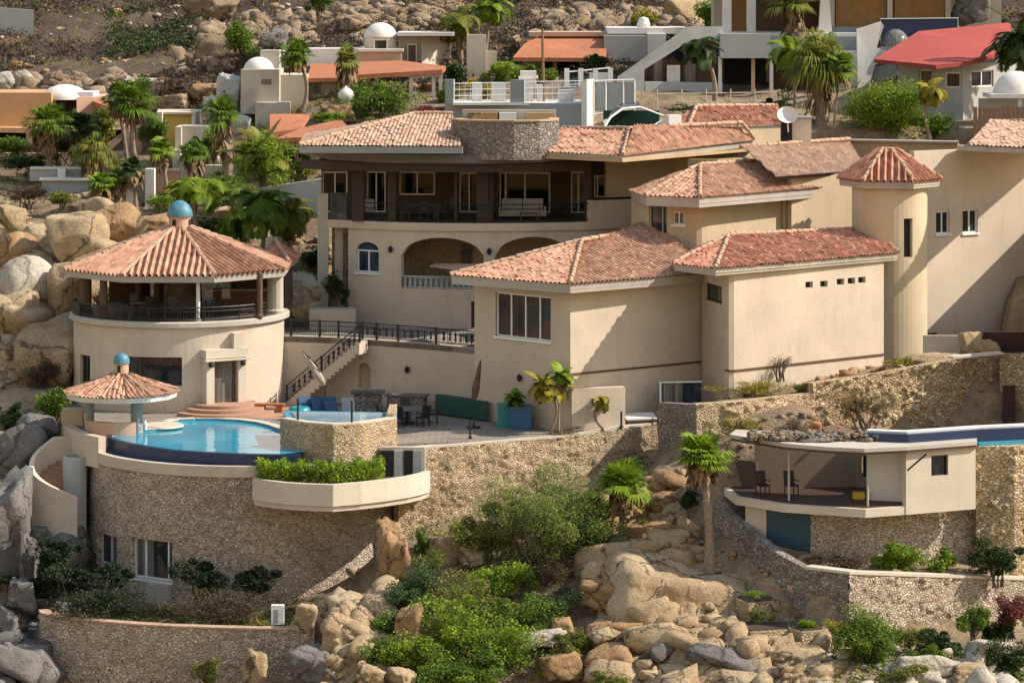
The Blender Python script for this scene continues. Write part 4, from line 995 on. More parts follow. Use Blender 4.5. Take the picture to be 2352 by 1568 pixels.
MB().box((WX(2310, 161), 161, WZ(785, 161)), (2.6, .25, 1.0)).build('red_base', M['reddoor'], fb_)
nb = thing('neighbour_house', 'cream house wall just beyond the right edge of the view', 'house', (30, 160, 15))
MB().prism([(30.2, 165), (38, 165), (38, 178), (30.2, 178)], 16, 28.4).build('wall', M['cream'], nb); MB().prism([(29.9, 164.7), (38, 164.7), (38, 178.3), (29.9, 178.3)], 28.41, 28.65).build('roof', M['fascia'], nb)
MB().prism([(26.4, 152.5), (35, 152.5), (35, 160.5), (26.4, 160.5)], 12, 24.7).build('wall', M['cream'], nb); MB().prism([(26.2, 152.3), (35, 152.3), (35, 160.7), (26.2, 160.7)], 24.71, 24.9).build('roof', M['fascia'], nb)

# ================================================================== LOWER POOL HOUSE
ph = thing('pool_house', 'low flat roofed pool house open to a brown terrace', 'pool house', (WX(1960, 142), 142, 14))
zf = 17.0
fp = [PX(1690, 142.6), PX(1800, 140.6), PX(1988, 139.2), PX(2082, 140.0)]
MB().prism(fp + [PX(2082, 147), PX(1640, 147.5)], zf - .36, zf).build('floor_slab', M['pale'], ph)
MB().prism(offset(fp, .25) + [PX(2080, 146.6), PX(1660, 147)], zf + .004, zf + .012).build('deck', M['deck'], ph)
rb = [PX(2081, 139.95), PX(2241, 141.5)]
wo = op(rb, 2139, 2178, 1045, 1092)
wall(ph, rb, zf - .36, 19.4, 'pale', [wo], th=.3); window(ph, rb, wo, (), frame='iron', fw=.05, depth=.16)
MB().prism([(rb[0][0], rb[0][1] + .31), (rb[0][0] + .3, rb[0][1] + .31), (WX(2110, 146), 146), PX(2086, 146)], zf, 19.35).build('side_wall', M['pink'], ph)
bw_ = [PX(1735, 144.8), PX(1965, 145.2), PX(2085, 143.4)]
bo_ = [op(bw_, 1978, 1990, 1046, 1096), op(bw_, 2052, 2064, 1052, 1150)]
for o_ in bo_: o_['zb'] = max(o_['zb'], zf + .02)
wall(ph, bw_, zf, 19.35, 'shadewall', bo_, th=.25)  # cream back wall coloured darker to stand for interior shade
for o_ in bo_: window(ph, bw_, o_, (), frame=None, depth=.15, name='doorway', pane='dark')
wall(ph, [PX(1641, 146.6), PX(1736, 144.6)], zf - .3, 18.2, 'shadetaupe', th=.2, name='side_wall')
rf = [PX(1676, 143.4), PX(1800, 140.7), PX(1900, 139.6), PX(1985, 139.1), PX(2084, 139.7), PX(2244, 141.3), PX(2244, 143.0), PX(2000, 142.8), PX(1690, 145.0)]
MB().prism(rf, 19.46, 19.62).build('roof', M['beige'], ph)
MB().prism([(p[0] * .995 + .13, p[1] + .06) for p in rf], 19.34, 19.455).build('roof_trim', M['brownd'], ph)
for px, Y in ((1812, 141.4), (1993, 139.9)): MB().lathe((WX(px, Y), Y, zf), [(.05, 0), (.05, 2.4)], 10).build('column', M['greyw'], ph)
MB().tube([(WX(2084, 139.6), 139.6, WZ(1080, 139.6)), (WX(2128, 139.4), 139.4, WZ(1042, 139.4))], .045, 6).build('bracket', M['iron'], ph)
ub_ = [PX(1712, 142.6), PX(1760, 142.0), PX(1862, 141.2), PX(1990, 140.4), PX(2245, 142.6)]
wall(ph, ub_[:2], 13, zf - .37, 'pale', th=.3)
wall_mb(ub_[1:3], 13, zf - .37, th=.25).build('garage_door', M['teal'], ph)
wall_mb(ub_[2:], 13, zf - .37, th=.3).build('wall', M['stone'], ph)
skin(ph, ub_[2:], 13.4, zf - .39, 'stone', (), .1, .10, .36)
iron = iron_rail(ph, [Vector((*PX(1640, 147), zf + 1.3)), Vector((*PX(1690, 144), zf + 1.3))], .1, [], bars=False)
cg = thing('patio_cushion', 'yellow box seat on the brown deck of the pool house', 'seat', (WX(1972, 141.4), 141.4, zf)); MB().box((WX(1972, 141.4), 141.4, zf + .26), (.5, .4, .28)).build('cushion', M['yellowp'], cg); MB().box((WX(1972, 141.4), 141.4, zf + .06), (.44, .34, .11)).build('base', M['brownd'], cg)
for px, lb in ((1752, 'dark small chair at the left end of the pool house deck'), (1818, 'dark small chair by the left white post of the pool house')):
    chair('deck_chair', lb, WX(px, 143), 143, zf, .4, seat='iron', group='chairs on the pool house deck')
# golden stone wall right of the pool house and long wall of the lower garden
gs = thing('corner_stone_wall', 'tall golden rubble wall right of the pool house', 'wall', (WX(2300, 143), 143, 13))
wall_mb([PX(2242, 141.9), PX(2330, 141.9), PX(2420, 143)], 12, 19.3, th=.6).build('wall', M['stonegold'], gs)
skin(gs, [PX(2242, 141.9), PX(2330, 141.9), PX(2420, 143)], 12.5, 19.28, 'stonegold', (), .1, .14, .4)
lw_ = thing('long_stone_wall', 'long rubble wall of the lower garden below the pool house', 'wall', (WX(2000, 137), 137, 10))
l1 = [PX(1640, 144.2), PX(1700, 142.2), PX(1780, 139.6), PX(1850, 137.9), PX(1950, 136.6)]
wall_mb(l1, 6, [WZ(1150, 144.2), WZ(1205, 142.2), WZ(1268, 139.6), WZ(1306, 137.9), WZ(1318, 136.6)], th=.45).build('wall', M['stonedark'], lw_)  # left stretch in darker rubble, its shade put into the colour
skin(lw_, l1, 10.5, [WZ(1150, 144.2), WZ(1205, 142.2), WZ(1268, 139.6), WZ(1306, 137.9), WZ(1318, 136.6)], 'stonedark', (), .1, .12, .36)
l2 = [PX(1950, 136.6), PX(2150, 139.0), PX(2420, 142.5)]
zs = [WZ(1318, 136.6), WZ(1325, 139.0), WZ(1334, 142.5)]
wall_mb(l2, 6, zs, th=.45).build('wall', M['stone'], lw_)
skin(lw_, l2, 10.5, [z - .01 for z in zs], 'stone', (), .1, .12, .36)
wall_mb(offset(l2, -.05), [z + .003 for z in zs], [z + .12 for z in zs], th=.55).build('coping', M['pale'], lw_)
l3 = l1[3:]; z3 = [WZ(1306, 137.9), WZ(1318, 136.6)]; wall_mb(offset(l3, -.05), [z + .003 for z in z3], [z + .12 for z in z3], th=.55).build('coping', M['pale'], lw_)
# blue pool edge behind the pool house
ep = thing('blue_pool', 'narrow blue infinity pool with a pale coping behind the pool house roof', 'pool', (WX(2180, 149), 149, 18.5))
epp = [PX(1992, 141.3), PX(2086, 140.8), PX(2246, 142.3), PX(2420, 143.4)]
wall_mb(epp, 19.3, 19.98, th=.3).build('wall', M['bluetile'], ep); wall_mb([(x, y + .31) for x, y in epp], 17.0, 20.06, th=.5).build('coping', M['white'], ep)
wall_mb([(x, y - .3) for x, y in epp[2:]], 17.0, 19.45, th=.28).build('catch_basin', M['aquatile'], ep)
# stone planters among the rocks
def planter(lb, x0, x1, yt, yb, Y, mat='stonefine'):
    t = thing('stone_planter', lb, 'planter', (WX((x0 + x1) / 2, Y), Y, WZ(yb, Y))); a, b = PX(x0, Y + .5), PX(x1, Y); m = PX((x0 * .65 + x1 * .35), Y - .5)
    zt = WZ(yt, Y); pth = [a, m, b]
    MB().prism(pth + [PX(x1, Y + 1.4), PX(x0, Y + 1.6)], WZ(yb, Y) - .6, zt - .1).build('wall', M[mat], t)
    MB().prism(offset(pth, .12) + [PX(x1 - 3, Y + 1.3), PX(x0 + 3, Y + 1.4)], zt - .099, zt - .03).build('soil', M['dockfloor'], t); return t
planter('square stone planter highest of three among the rocks', 1690, 1776, 1374, 1430, 138.6)
planter('wide stone planter below the highest one', 1678, 1812, 1440, 1500, 136.6)
planter('stone planter at right nearest the dark long wall', 1810, 1902, 1440, 1505, 136.2)
planter('small stone planter beside the tall palm trunk', 1570, 1660, 1315, 1350, 141.0, 'stonefine')

# ================================================================== THINGS ON THE TERRACE
def parasol(lb, px, pyb, pyt, Y, tilt, cm='canvas'):
    x = WX(px, Y); zt_ = WZ(pyt, Y); t = thing('folded_parasol', lb, 'parasol', (x, Y, ZT), 'folded parasols on the terrace')
    MB().lathe((x, Y, ZT), [(0, 0), (.32, 0), (.32, .08), (.06, .12), (0, .12)], 16).build('base', M['iron'], t)
    p1 = Vector((x, Y, ZT + 1.3)); MB().tube([(x, Y, ZT + .1), p1], .035, 8).build('pole', M['iron'], t)
    top = Vector((WX(px + tilt, Y), Y, zt_)); d = (top - p1)
    c = MB(); prof = [(0, .04), (.12, .16), (.3, .20), (.55, .15), (.85, .09), (1, .03)]
    c.tube([p1 + d * u for u, _ in prof], [r for _, r in prof], 10); c.build('canopy', M[cm], t)
    arm = MB(); arm.tube([p1, p1 + d * .45 + Vector((.1, -.15, .3)), top], .03, 6); arm.build('arm', M['iron'], t)
    return t
parasol('pale folded parasol leaning left beside the stair railing', 746, 910, 806, 161.5, -52)
parasol('dark brown folded parasol in the middle of the terrace leaning right', 1088, 1000, 826, 155.5, 16, 'brownd')
tb = thing('round_table', 'round dark patio table on the shaded terrace', 'table', (WX(935, 157), 157, ZT))
MB().lathe((WX(935, 157), 157, ZT + .70), [(0, 0), (.95, 0), (.97, .03), (.95, .06), (0, .06)], 24).build('tabletop', M['awning'], tb); MB().lathe((WX(935, 157), 157, ZT), [(.4, 0), (.4, .06), (.09, .1), (.09, .7)], 12).build('pedestal', M['iron'], tb)
for i, (a, lb) in enumerate(((200, 'left of'), (255, 'in front of'), (310, 'at the front right of'), (10, 'right of'), (95, 'behind'))):
    ar = math.radians(a); chair('patio_chair', f'dark patio chair {lb} the round table', WX(935, 157) + 1.25 * math.cos(ar), 157 + 1.25 * math.sin(ar), ZT, ar - math.pi / 2, seat='iron', group='chairs round the patio table')
gc = thing('covered_bench', 'long low bench under a dark green cover against the curved wall', 'bench', (WX(1060, 158.6), 158.6, ZT))
MB().prism([PX(1000, 160.2), PX(1120, 157.6), PX(1122, 158.4), PX(1002, 161.0)], ZT + .1, ZT + .95).build('cover', M['greend'], gc); MB().prism([PX(1003, 160.3), PX(1117, 157.8), PX(1119, 158.3), PX(1005, 160.9)], ZT, ZT + .1).build('base', M['iron'], gc)
fb2 = thing('grill_island', 'dark stone fountain block under the arched niche', 'counter', (WX(845, 161.5), 161.5, ZT)); MB().box((WX(845, 161.5), 161.5, ZT + .45), (1.4, .8, .9)).build('base', M['stonedark'], fb2); MB().box((WX(845, 161.45), 161.45, ZT + .97), (1.7, 1.0, .12)).build('top', M['rockdark'], fb2)
bs = thing('stone_counter', 'dark low stone counter behind the round table', 'counter', (WX(935, 160.6), 160.6, ZT)); MB().box((WX(935, 160.6), 160.6, ZT + .45), (1.9, .7, .9), -.25).build('base', M['stonedark'], bs); MB().box((WX(935, 160.55), 160.55, ZT + .94), (2.1, .85, .08), -.25).build('top', M['awning'], bs)
def lounger(lb, px, Y, rz, mat):
    x = WX(px, Y); t = thing('sun_lounger', lb, 'lounger', (x, Y, ZT), 'blue loungers behind the hot tub'); R = Matrix.Rotation(rz, 3, 'Z')
    def B(n, c, d, m, rx=0):
        mb = MB(); mb.box((0, 0, 0), d, 0, rx); mb.v = [tuple(Vector((x, Y, ZT)) + R @ (Vector(p) + Vector(c))) for p in mb.v]; mb.build(n, M[m], t)
    B('frame', (0, 0, .3), (.65, 1.9, .06), 'iron'); B('cushion', (0, -.2, .38), (.62, 1.3, .1), mat); B('backrest', (0, .75, .68), (.62, .1, .75), mat, -.5)
    for sx in (-1, 1):
        for sy in (-1, 1): B('leg', (sx * .28, sy * .8, .14), (.05, .05, .28), 'iron')
lounger('leftmost blue lounger behind the hot tub', 716, 158.6, .5, 'navy'); lounger('second blue lounger behind the hot tub', 742, 158.4, .4, 'navy'); lounger('third blue lounger behind the hot tub', 768, 158.2, .3, 'navy'); lounger('grey blue lounger right of the other three behind the hot tub', 805, 158, .2, 'bluegrey')
fl_ = thing('pool_float', 'turquoise inflatable ring at the left end of the hot tub', 'pool float', (WX(688, 153.4), 153.4, ZT))
MB().lathe((WX(688, 154.6), 154.6, ZT + 1.0), [(.35 + .18 * math.cos(a), .16 * math.sin(a)) for a in [2 * math.pi * k / 10 for k in range(11)]], 20).build('ring', M['aqua'], fl_, smooth=True)
tr_ = [(684, 149.1, 'left black post on the rim of the hot tub'), (876 - 0, 149.6, 'right black post on the rim of the hot tub')]
for px, Y, lb in ((684, 149.3, tr_[0][2]), (808, 148.5, tr_[1][2])):
    t = thing('rim_post', lb, 'post', (WX(px, Y), Y, 19.4)); MB().tube([(WX(px, Y), Y, 19.3), (WX(px, Y), Y, 20.35)], .05, 8).build('post', M['iron'], t); MB().lathe((WX(px, Y), Y, 20.35), [(0, 0), (.06, 0), (.07, .05), (0, .12)], 8).build('cap', M['iron'], t)
t = thing('fence_post', 'black iron post at the terrace edge in front of the parasol', 'post', (WX(1080, 152.0), 152.0, 18.2)); MB().tube([(WX(1080, 152), 152, 18.1), (WX(1080, 152), 152, 19.1)], .05, 8).build('post', M['iron'], t); MB().box((WX(1080, 152), 152, 18.24), (.2, .2, .05)).build('foot', M['iron'], t)
t = thing('fence_post', 'short black post by the low lit wall at the terrace end', 'post', (WX(1427, 154.4), 154.4, 18.4)); MB().tube([(WX(1427, 154.4), 154.4, 18.3), (WX(1427, 154.4), 154.4, 19.15)], .05, 8).build('post', M['iron'], t); MB().box((WX(1427, 154.4), 154.4, 18.44), (.2, .2, .05)).build('foot', M['iron'], t)
for px, w_, Y, m__, lb in ((1162, .42, 156.2, 'aqua', 'pale aqua square planter pot left of the blue one'), (1196, .5, 155.4, 'bluepot', 'deep blue square planter pot under the small palm')):
    t = thing('plant_pot', lb, 'plant pot', (WX(px, Y), Y, ZT), 'big pots on the terrace'); x = WX(px, Y); MB().prism([(x - w_, Y - w_), (x + w_, Y - w_), (x + w_, Y + w_), (x - w_, Y + w_)], ZT, ZT + 1.05).build('pot', M[m__], t); MB().box((x, Y, ZT + 1.05), (w_ * 2 + .06, w_ * 2 + .06, .08)).build('rim', M[m__], t)
t = thing('sun_bed', 'white slatted day bed at the right end of the terrace', 'lounger', (WX(1470, 155.6), 155.6, ZT)); MB().box((WX(1470, 155.6), 155.6, 18.75), (1.5, .9, .08), .2, .2).build('bed', M['white'], t)
for s_ in (-1, 1): MB().box((WX(1470, 155.6) + s_ * .6, 155.6, 18.45), (.06, .7, .55)).build('leg', M['wood'], t)
# red bench of bricks and glass pane by the steps
t = thing('low_bench', 'low terracotta bench beside the tower steps', 'bench', (WX(615, 161), 161, ZT)); MB().box((WX(615, 161), 161, ZT + .42), (1.7, .5, .08), -.1).build('seat', M['terracotta'], t)
for s_ in (-1, 1): MB().box((WX(615, 161) + s_ * .6, 161 - s_ * .06, ZT + .2), (.3, .45, .38), -.1).build('leg', M['terracotta'], t)
# ================================================================== HOUSES ON THE HILLSIDE BEHIND
def pbox(par, x0, x1, yt, yb, Y, dep, mat, name='wall', skew=0.0, label=None):
    a, b = PX(x0, Y), PX(x1, Y + skew)
    return MB().prism([a, b, (b[0], b[1] + dep), (a[0], a[1] + dep)], WZ(yb, Y), WZ(yt, Y)).build(name, M[mat], par, label=label)
def pwin(par, x0, x1, yt, yb, Y, mat='glass', frame='whitem', name='window', mull=0, skew=0.0):
    a, b = Vector(PX(x0, Y)), Vector(PX(x1, Y + skew)); c = (a + b) / 2; w = (b - a).length; rz = math.atan2(b.y - a.y, b.x - a.x); z0, z1 = WZ(yb, Y), WZ(yt, Y)
    n = Vector((math.sin(rz), -math.cos(rz), 0))
    o = MB().box(Vector((c.x, c.y, (z0 + z1) / 2)) + n * .02, (w, .08, z1 - z0), rz).build(name, M[mat], par)
    if frame:
        f = MB(); C3 = Vector((c.x, c.y, (z0 + z1) / 2)) + n * .05; u = Vector((math.cos(rz), math.sin(rz), 0))
        for s_ in (-1, 1): f.box(C3 + u * s_ * (w / 2 + .04), (.08, .12, z1 - z0 + .16), rz); f.box(C3 + Vector((0, 0, s_ * (z1 - z0 + .08) / 2)), (w, .12, .08), rz)
        for k in range(mull): f.box(C3 + u * (w * ((k + 1) / (mull + 1) - .5)), (.07, .11, z1 - z0), rz)
        f.build('frame', M[frame], o)
    return o
def dome(par, px, yt, yb, rpx, Y, mat='white', name='dome', n=28):
    r = M_(rpx, Y); z0, z1 = WZ(yb, Y), WZ(yt, Y); h = z1 - z0
    return MB().lathe((WX(px, Y), Y, z0), [(r * math.cos(a), h * math.sin(a)) for a in [math.pi / 2 * k / 10 for k in range(10)]] + [(0, h)], n).build(name, M[mat], par, smooth=True)
def slab_roof(par, pts, th, mat, name='roof'):
    """thin sloping roof slab from 3D points"""
    n = len(pts); vs_ = [tuple(p) for p in pts] + [(p[0], p[1], p[2] - th) for p in pts]
    return MB().add(vs_, [tuple(range(n)), tuple(range(n, 2 * n))[::-1]] + [(i, n + i, n + (i + 1) % n, (i + 1) % n) for i in range(n)]).build(name, M[mat], par)

# orange house with the flat white dome
h = thing('orange_house', 'orange house with a flat white dome behind the palms at left', 'house', (WX(140, 207), 207, 27))
pbox(h, -60, 118, 213, 300, 205.5, 6, 'orange'); pbox(h, 118, 178, 226, 300, 208.5, 3, 'brownd'); pbox(h, 176, 285, 224, 300, 205.5, 6, 'pink', skew=1.5)
pbox(h, -60, 300, 352, 405, 203.5, 3, 'cream2', name='terrace_wall'); pbox(h, -60, 330, 290, 358, 208.8, 1, 'dark', name='veranda_shade')  # near-black slab paints the shade inside the veranda
slab_roof(h, [W(-60, 292, 204.0), W(120, 296, 204.2), W(176, 292, 206), W(176, 282, 208), W(-60, 282, 208)], .3, 'orange', 'veranda_roof')
dome(h, 149, 194, 228, 54, 207.5); pbox(h, 178, 214, 212, 227, 206.5, 3, 'white', name='parapet')
for px in (60, 165, 284, 312): pbox(h, px, px + 13, 290, 360, 204.2, .5, 'pink', name='pillar')
slab_roof(h, [W(212, 232, 205), W(290, 262, 203.5), W(300, 246, 206), W(230, 222, 208)], .25, 'terracotta', 'roof')
# yellow and cream boxes
h = thing('yellow_house', 'small house with a mustard yellow wall between the palms', 'house', (WX(405, 204), 204, 28))
pbox(h, 366, 444, 258, 345, 204, 4, 'yellow'); pbox(h, 440, 447, 258, 330, 203.8, 4, 'white'); slab_roof(h, [W(362, 258, 203.7), W(448, 258, 203.7), W(448, 251, 208), W(362, 251, 208)], .12, 'pale', 'roof_slab')
pbox(h, 358, 372, 258, 400, 203.0, 1, 'pale', name='pier')
h = thing('cream_garden_wall', 'stepped cream garden wall below the yellow house', 'wall', (WX(440, 199), 199, 27))
pbox(h, 402, 416, 292, 380, 199, 3, 'pale'); pbox(h, 414, 480, 290, 350, 199.6, 2.4, 'beige'); pbox(h, 396, 414, 345, 400, 198, 1, 'pale'); pbox(h, 412, 500, 362, 425, 197, 1.5, 'beige'); pbox(h, 470, 545, 380, 440, 195, 1, 'beige')
h = thing('white_terrace_wall', 'low white and blue grey terrace wall with a white pier at left', 'wall', (WX(170, 195), 195, 26))
pbox(h, 68, 270, 388, 416, 196, .5, 'greyw', name='back_wall'); pbox(h, 68, 272, 384, 389, 195.9, .8, 'white', name='coping'); pbox(h, 132, 150, 388, 418, 195.4, .4, 'white', name='pier'); pbox(h, 95, 255, 413, 452, 194.4, .5, 'bluegrey', name='front_wall'); pbox(h, 90, 258, 410, 415, 194.2, 1.4, 'white', name='coping')
h = thing('white_portal', 'pair of white rendered piers standing beside slim palm trunks', 'portal', (WX(315, 189), 189, 26))
pbox(h, 283, 305, 402, 478, 189, .8, 'white', name='pier'); pbox(h, 333, 354, 388, 478, 189, .8, 'white', name='pier'); pbox(h, 305, 333, 404, 478, 189.7, .3, 'greyw', name='panel')
h = thing('pink_wall', 'pink rendered wall right of the white piers', 'wall', (WX(365, 192), 192, 26)); pbox(h, 356, 412, 392, 442, 192, .4, 'pink', name='body'); pbox(h, 354, 413, 388, 393, 191.9, .6, 'white', name='coping')
h = thing('long_grey_wall', 'long pale blue grey garden wall behind the tower dome', 'wall', (WX(640, 184), 184, 27)); a, b = PX(540, 185.5), PX(738, 182)
MB().prism([a, b, (b[0], b[1] + .4), (a[0], a[1] + .4)], 25.5, [WZ(440, 185.5), WZ(411, 182), WZ(411, 182), WZ(440, 185.5)]).build('body', M['greyw'], h)
# domed grey house
h = thing('domed_house', 'beige hillside house with two white domes and terracotta eaves', 'house', (WX(780, 206), 206, 30))
pbox(h, 553, 641, 160, 262, 203, 4, 'beige'); pwin(h, 601, 622, 182, 194, 202.95, frame=None); dome(h, 594, 131, 162, 35, 205); pbox(h, 598, 641, 116, 165, 205.5, 2, 'beige', name='stair_head'); pbox(h, 640, 705, 172, 292, 204.5, 4, 'pale'); pbox(h, 586, 662, 236, 300, 201.5, 2, 'beige', name='step_wall')
pbox(h, 690, 850, 190, 262, 206.5, 4, 'beige', label=None); pwin(h, 700, 735, 186, 214, 206.45, frame=None)
slab_roof(h, [W(705, 180, 205.5), W(850, 178, 205.5), W(850, 146, 209), W(715, 146, 209)], .25, 'terracotta')
pbox(h, 700, 850, 112, 152, 209.5, 3, 'white', name='parapet')
slab_roof(h, [W(820, 172, 203.2), W(1016, 160, 203.4), W(1024, 152, 205), W(920, 139, 208.5), W(820, 142, 208.5)], .28, 'terracotta')
pbox(h, 822, 1014, 170, 177, 203.5, .3, 'fascia', name='fascia')
pbox(h, 826, 922, 118, 145, 209, 4, 'pink'); pbox(h, 822, 926, 113, 119, 208.8, 4.4, 'white', name='cornice')
r_ = M_(37, 211); MB().lathe((WX(874, 211), 211, WZ(116, 211)), [(r_, 0), (r_, M_(29, 211)), (r_ * 1.06, M_(30, 211)), (r_ * 1.06, M_(33, 211)), (0, M_(33, 211))], 28).build('drum', M['pale'], h)
dome(h, 874, 52, 86, 38, 211); pwin(h, 861, 888, 93, 113, 211 - r_ - .02, frame='pale')
pbox(h, 915, 968, 82, 142, 211, 3, 'beige'); pbox(h, 968, 1034, 82, 152, 210.5, 3, 'pale', skew=3); pbox(h, 912, 1042, 75, 83, 209.8, 5, 'white', name='roof_slab'); pwin(h, 938, 955, 104, 143, 210.95, mat='brownd', frame='white', name='door')
for px in (940, 992, 1008): pbox(h, px, px + 8, 172, 275, 203.6, .25, 'pale', name='post')
pbox(h, 690, 850, 255, 300, 204, 2, 'beige', name='base_wall')
h = thing('stair_wall', 'tall beige stepped wall standing alone right of the domed house', 'wall', (WX(1105, 209), 209, 30)); pbox(h, 1072, 1116, 80, 205, 209, 1, 'pale'); pbox(h, 1116, 1141, 118, 190, 209.3, .6, 'pale')
h = thing('terracotta_pavilion', 'small pavilion with two overlapping plain terracotta roofs', 'pavilion', (WX(700, 193), 193, 29))
slab_roof(h, [W(620, 305, 193.5), W(690, 296, 194), W(712, 262, 198), W(620, 262, 198)], .25, 'terracotta'); slab_roof(h, [W(632, 318, 190), W(770, 312, 190), W(806, 296, 191.5), W(782, 274, 195), W(700, 292, 194)], .25, 'terracotta'); pbox(h, 628, 690, 302, 400, 194.5, 3, 'tan'); pbox(h, 640, 790, 318, 336, 190.6, 3, 'tan'); pbox(h, 676, 684, 330, 425, 189.8, .3, 'brownd', name='post')
h = thing('onion_finial', 'white onion shaped chimney top among the shrubs', 'chimney', (WX(795, 199), 199, 31)); z_ = WZ(230, 199)
MB().lathe((WX(795, 199), 199, z_), [(.3, -1.5), (.3, 0), (.48, .15), (.5, .4), (.34, .62), (.12, .78), (0, .9)], 20).build('finial', M['white'], h, smooth=True)
# terracotta roofed bungalow with pole
h = thing('terracotta_bungalow', 'bungalow with a wide plain terracotta roof and white flat parapet', 'house', (WX(1360, 214), 214, 31))
slab_roof(h, [W(1178, 132, 211), W(1392, 134, 211), W(1394, 84, 215.5), W(1240, 84, 215.5), W(1205, 100, 213.5)], .25, 'terracotta'); pbox(h, 1215, 1492, 74, 84, 215, 4, 'pink', name='parapet'); pbox(h, 1388, 1490, 82, 142, 213, 4, 'greyw'); pbox(h, 1488, 1530, 78, 140, 212.6, 4, 'white'); pbox(h, 1395, 1580, 64, 78, 214.5, 5, 'white', name='flat_roof'); pbox(h, 1200, 1395, 134, 200, 213.5, 2, 'pink'); pbox(h, 1250, 1400, 140, 175, 213.3, .3, 'dark', name='veranda_shade')  # near-black slab under the roof is painted veranda shade
for px in (1270, 1330, 1398): pbox(h, px, px + 10, 134, 185, 212.8, .3, 'pink', name='pillar')
ac = MB(); ac.lathe((WX(1478, 216), 216, WZ(66, 216)), [(.4, 0), (.45, .3), (.3, .7), (.12, .75), (0, .8)], 12); ac.build('vent', M['white'], h)
t = thing('wooden_pole', 'tall thin brown utility pole in front of the terracotta roof', 'pole', (WX(1248, 193), 193, 31)); MB().tube([W(1249, 262, 193), W(1247, 150, 193), W(1246, 66, 193)], [.10, .09, .07], 8).build('pole', M['wood'], t)
# blue grey roof terrace
h = thing('roof_terrace', 'blue grey roof terrace with square openings and white piers behind the villa', 'terrace', (WX(1190, 189), 189, 29))
tp_ = [PX(1022, 189.5), PX(1347, 188.0)]; o1 = op(tp_, 1042, 1172, 150, 238); o2 = op(tp_, 1204, 1338, 150, 238); o1['za'] = o2['za'] = WZ(165, 189)
wall(h, tp_, 27, WZ(183, 189), 'bluegrey', [o1, o2], th=.35)
pbox(h, 1040, 1340, 236, 242, 188.6, 1.6, 'white', name='coping')
for px, w_, y_ in ((1095, 22, 190), (1145, 34, 190), (1208, 34, 180), (1240, 14, 196), (1300, 36, 206)): pbox(h, px - w_ / 2, px + w_ / 2, y_, 240, 190.3, .6, 'white', name='pier')
rl = MB()
for (xa, xb, ya) in ((1042, 1172, 190), (1204, 1338, 186)):
    for dy in (0, 14, 28): rl.tube([W(xa, ya + dy + 2, 189.3), W(xb, ya + dy, 189.3)], .025, 5)
    for q in range(xa, xb + 1, 13): rl.tube([W(q, ya, 189.3), W(q, 238, 189.3)], .015, 4)
rl.build('balustrade', M['whitem'], h)
pbox(h, 1195, 1232, 164, 200, 191, 1.2, 'white', name='chimney'); pbox(h, 1191, 1236, 176, 181, 190.9, 1.4, 'white', name='chimney_cap'); a, b = PX(1347, 188.0), PX(1364, 191.5)
MB().prism([a, b, (b[0] - .3, b[1]), (a[0] - .3, a[1])], 27, WZ(186, 188)).build('wall', M['white'], h); MB().prism([PX(1030, 190), PX(1345, 188.6), PX(1362, 196), PX(1030, 196)], 30.5, WZ(239, 189)).build('floor', M['greyw'], h)
t = thing('terrace_railing', 'white framed glass railing round the terrace beside the green glass canopy', 'railing', (WX(1410, 191), 191, 31))
rr = MB()
for (x0, y0, x1, y1, Y) in ((1364, 186, 1458, 183, 191), (1364, 262, 1458, 250, 191), (1300, 166, 1402, 156, 197), (1300, 196, 1402, 186, 197)): rr.tube([W(x0, y0, Y), W(x1, y1, Y)], .05, 6)
for px in (1364, 1392, 1432, 1458): rr.tube([W(px, 185, 191), W(px, 262, 191)], .05, 6)
for px in (1302, 1334, 1368, 1402): rr.box(W(px, 178, 197), (.3, .15, 1.1))
rr.build('frame', M['whitem'], t); MB().box(W(1411, 222, 191.1), (2.3, .03, 1.7)).build('pane', M['bluegrey'], t); MB().box(W(1380, 180, 197.1), (1.4, .1, .7)).build('panel', M['white'], t)
t = thing('glass_canopy', 'curved glass canopy in a white frame over dark green shade', 'canopy', (WX(1440, 184), 184, 30)); cv = [W(1388, 292, 182.5), W(1402, 270, 183), W(1430, 250, 183.5), W(1470, 246, 184)]
MB().tube(cv, .07, 6).tube([W(1470, 246, 184), W(1530, 268, 184.5), W(1500, 290, 184)], .06, 6).build('frame', M['whitem'], t); q = [c + Vector((0, 2.5, .2)) for c in cv]; m_ = MB()
for i in range(3): m_.poly([cv[i] + Vector((.05, .05, 0)), cv[i + 1] + Vector((.05, .05, 0)), q[i + 1], q[i]])
m_.build('pane', M['glassblue'], t); MB().box(W(1450, 278, 185.5), (3.2, .3, 1.2)).build('shade', M['greend'], t)
# modern white house
h = thing('modern_white_house', 'large white modern house with a slanted wall and ochre shutters at the top', 'house', (WX(1750, 200), 200, 30))
Yw = 198.0; q = [W(1418, 200, Yw), W(1418, 176, Yw), W(1655, 62, Yw + 1), W(1660, 62, Yw + 1), W(1660, 206, Yw + 1)]
def slant(pts, th, mat, nm):
    n = len(pts); return MB().add([tuple(p) for p in pts] + [(p[0], p[1] + th, p[2]) for p in pts], [tuple(range(n))[::-1], tuple(range(n, 2 * n))] + [(i, (i + 1) % n, n + (i + 1) % n, n + i) for i in range(n)]).build(nm, M[mat], h)
slant([W(1418, 262, Yw), W(1418, 178, Yw), W(1580, 62, Yw + .5), W(1662, 62, Yw + 1), W(1662, 90, Yw + 1), W(1588, 92, Yw + .6), W(1480, 160, Yw + .2), W(1480, 262, Yw + .2)], .5, 'greyw', 'slanted_wall')
slant([W(1482, 262, Yw + .21), W(1482, 188, Yw + .21), W(1660, 190, Yw + 1.0), W(1660, 262, Yw + 1.0)], .5, 'greyw', 'lower_wall')
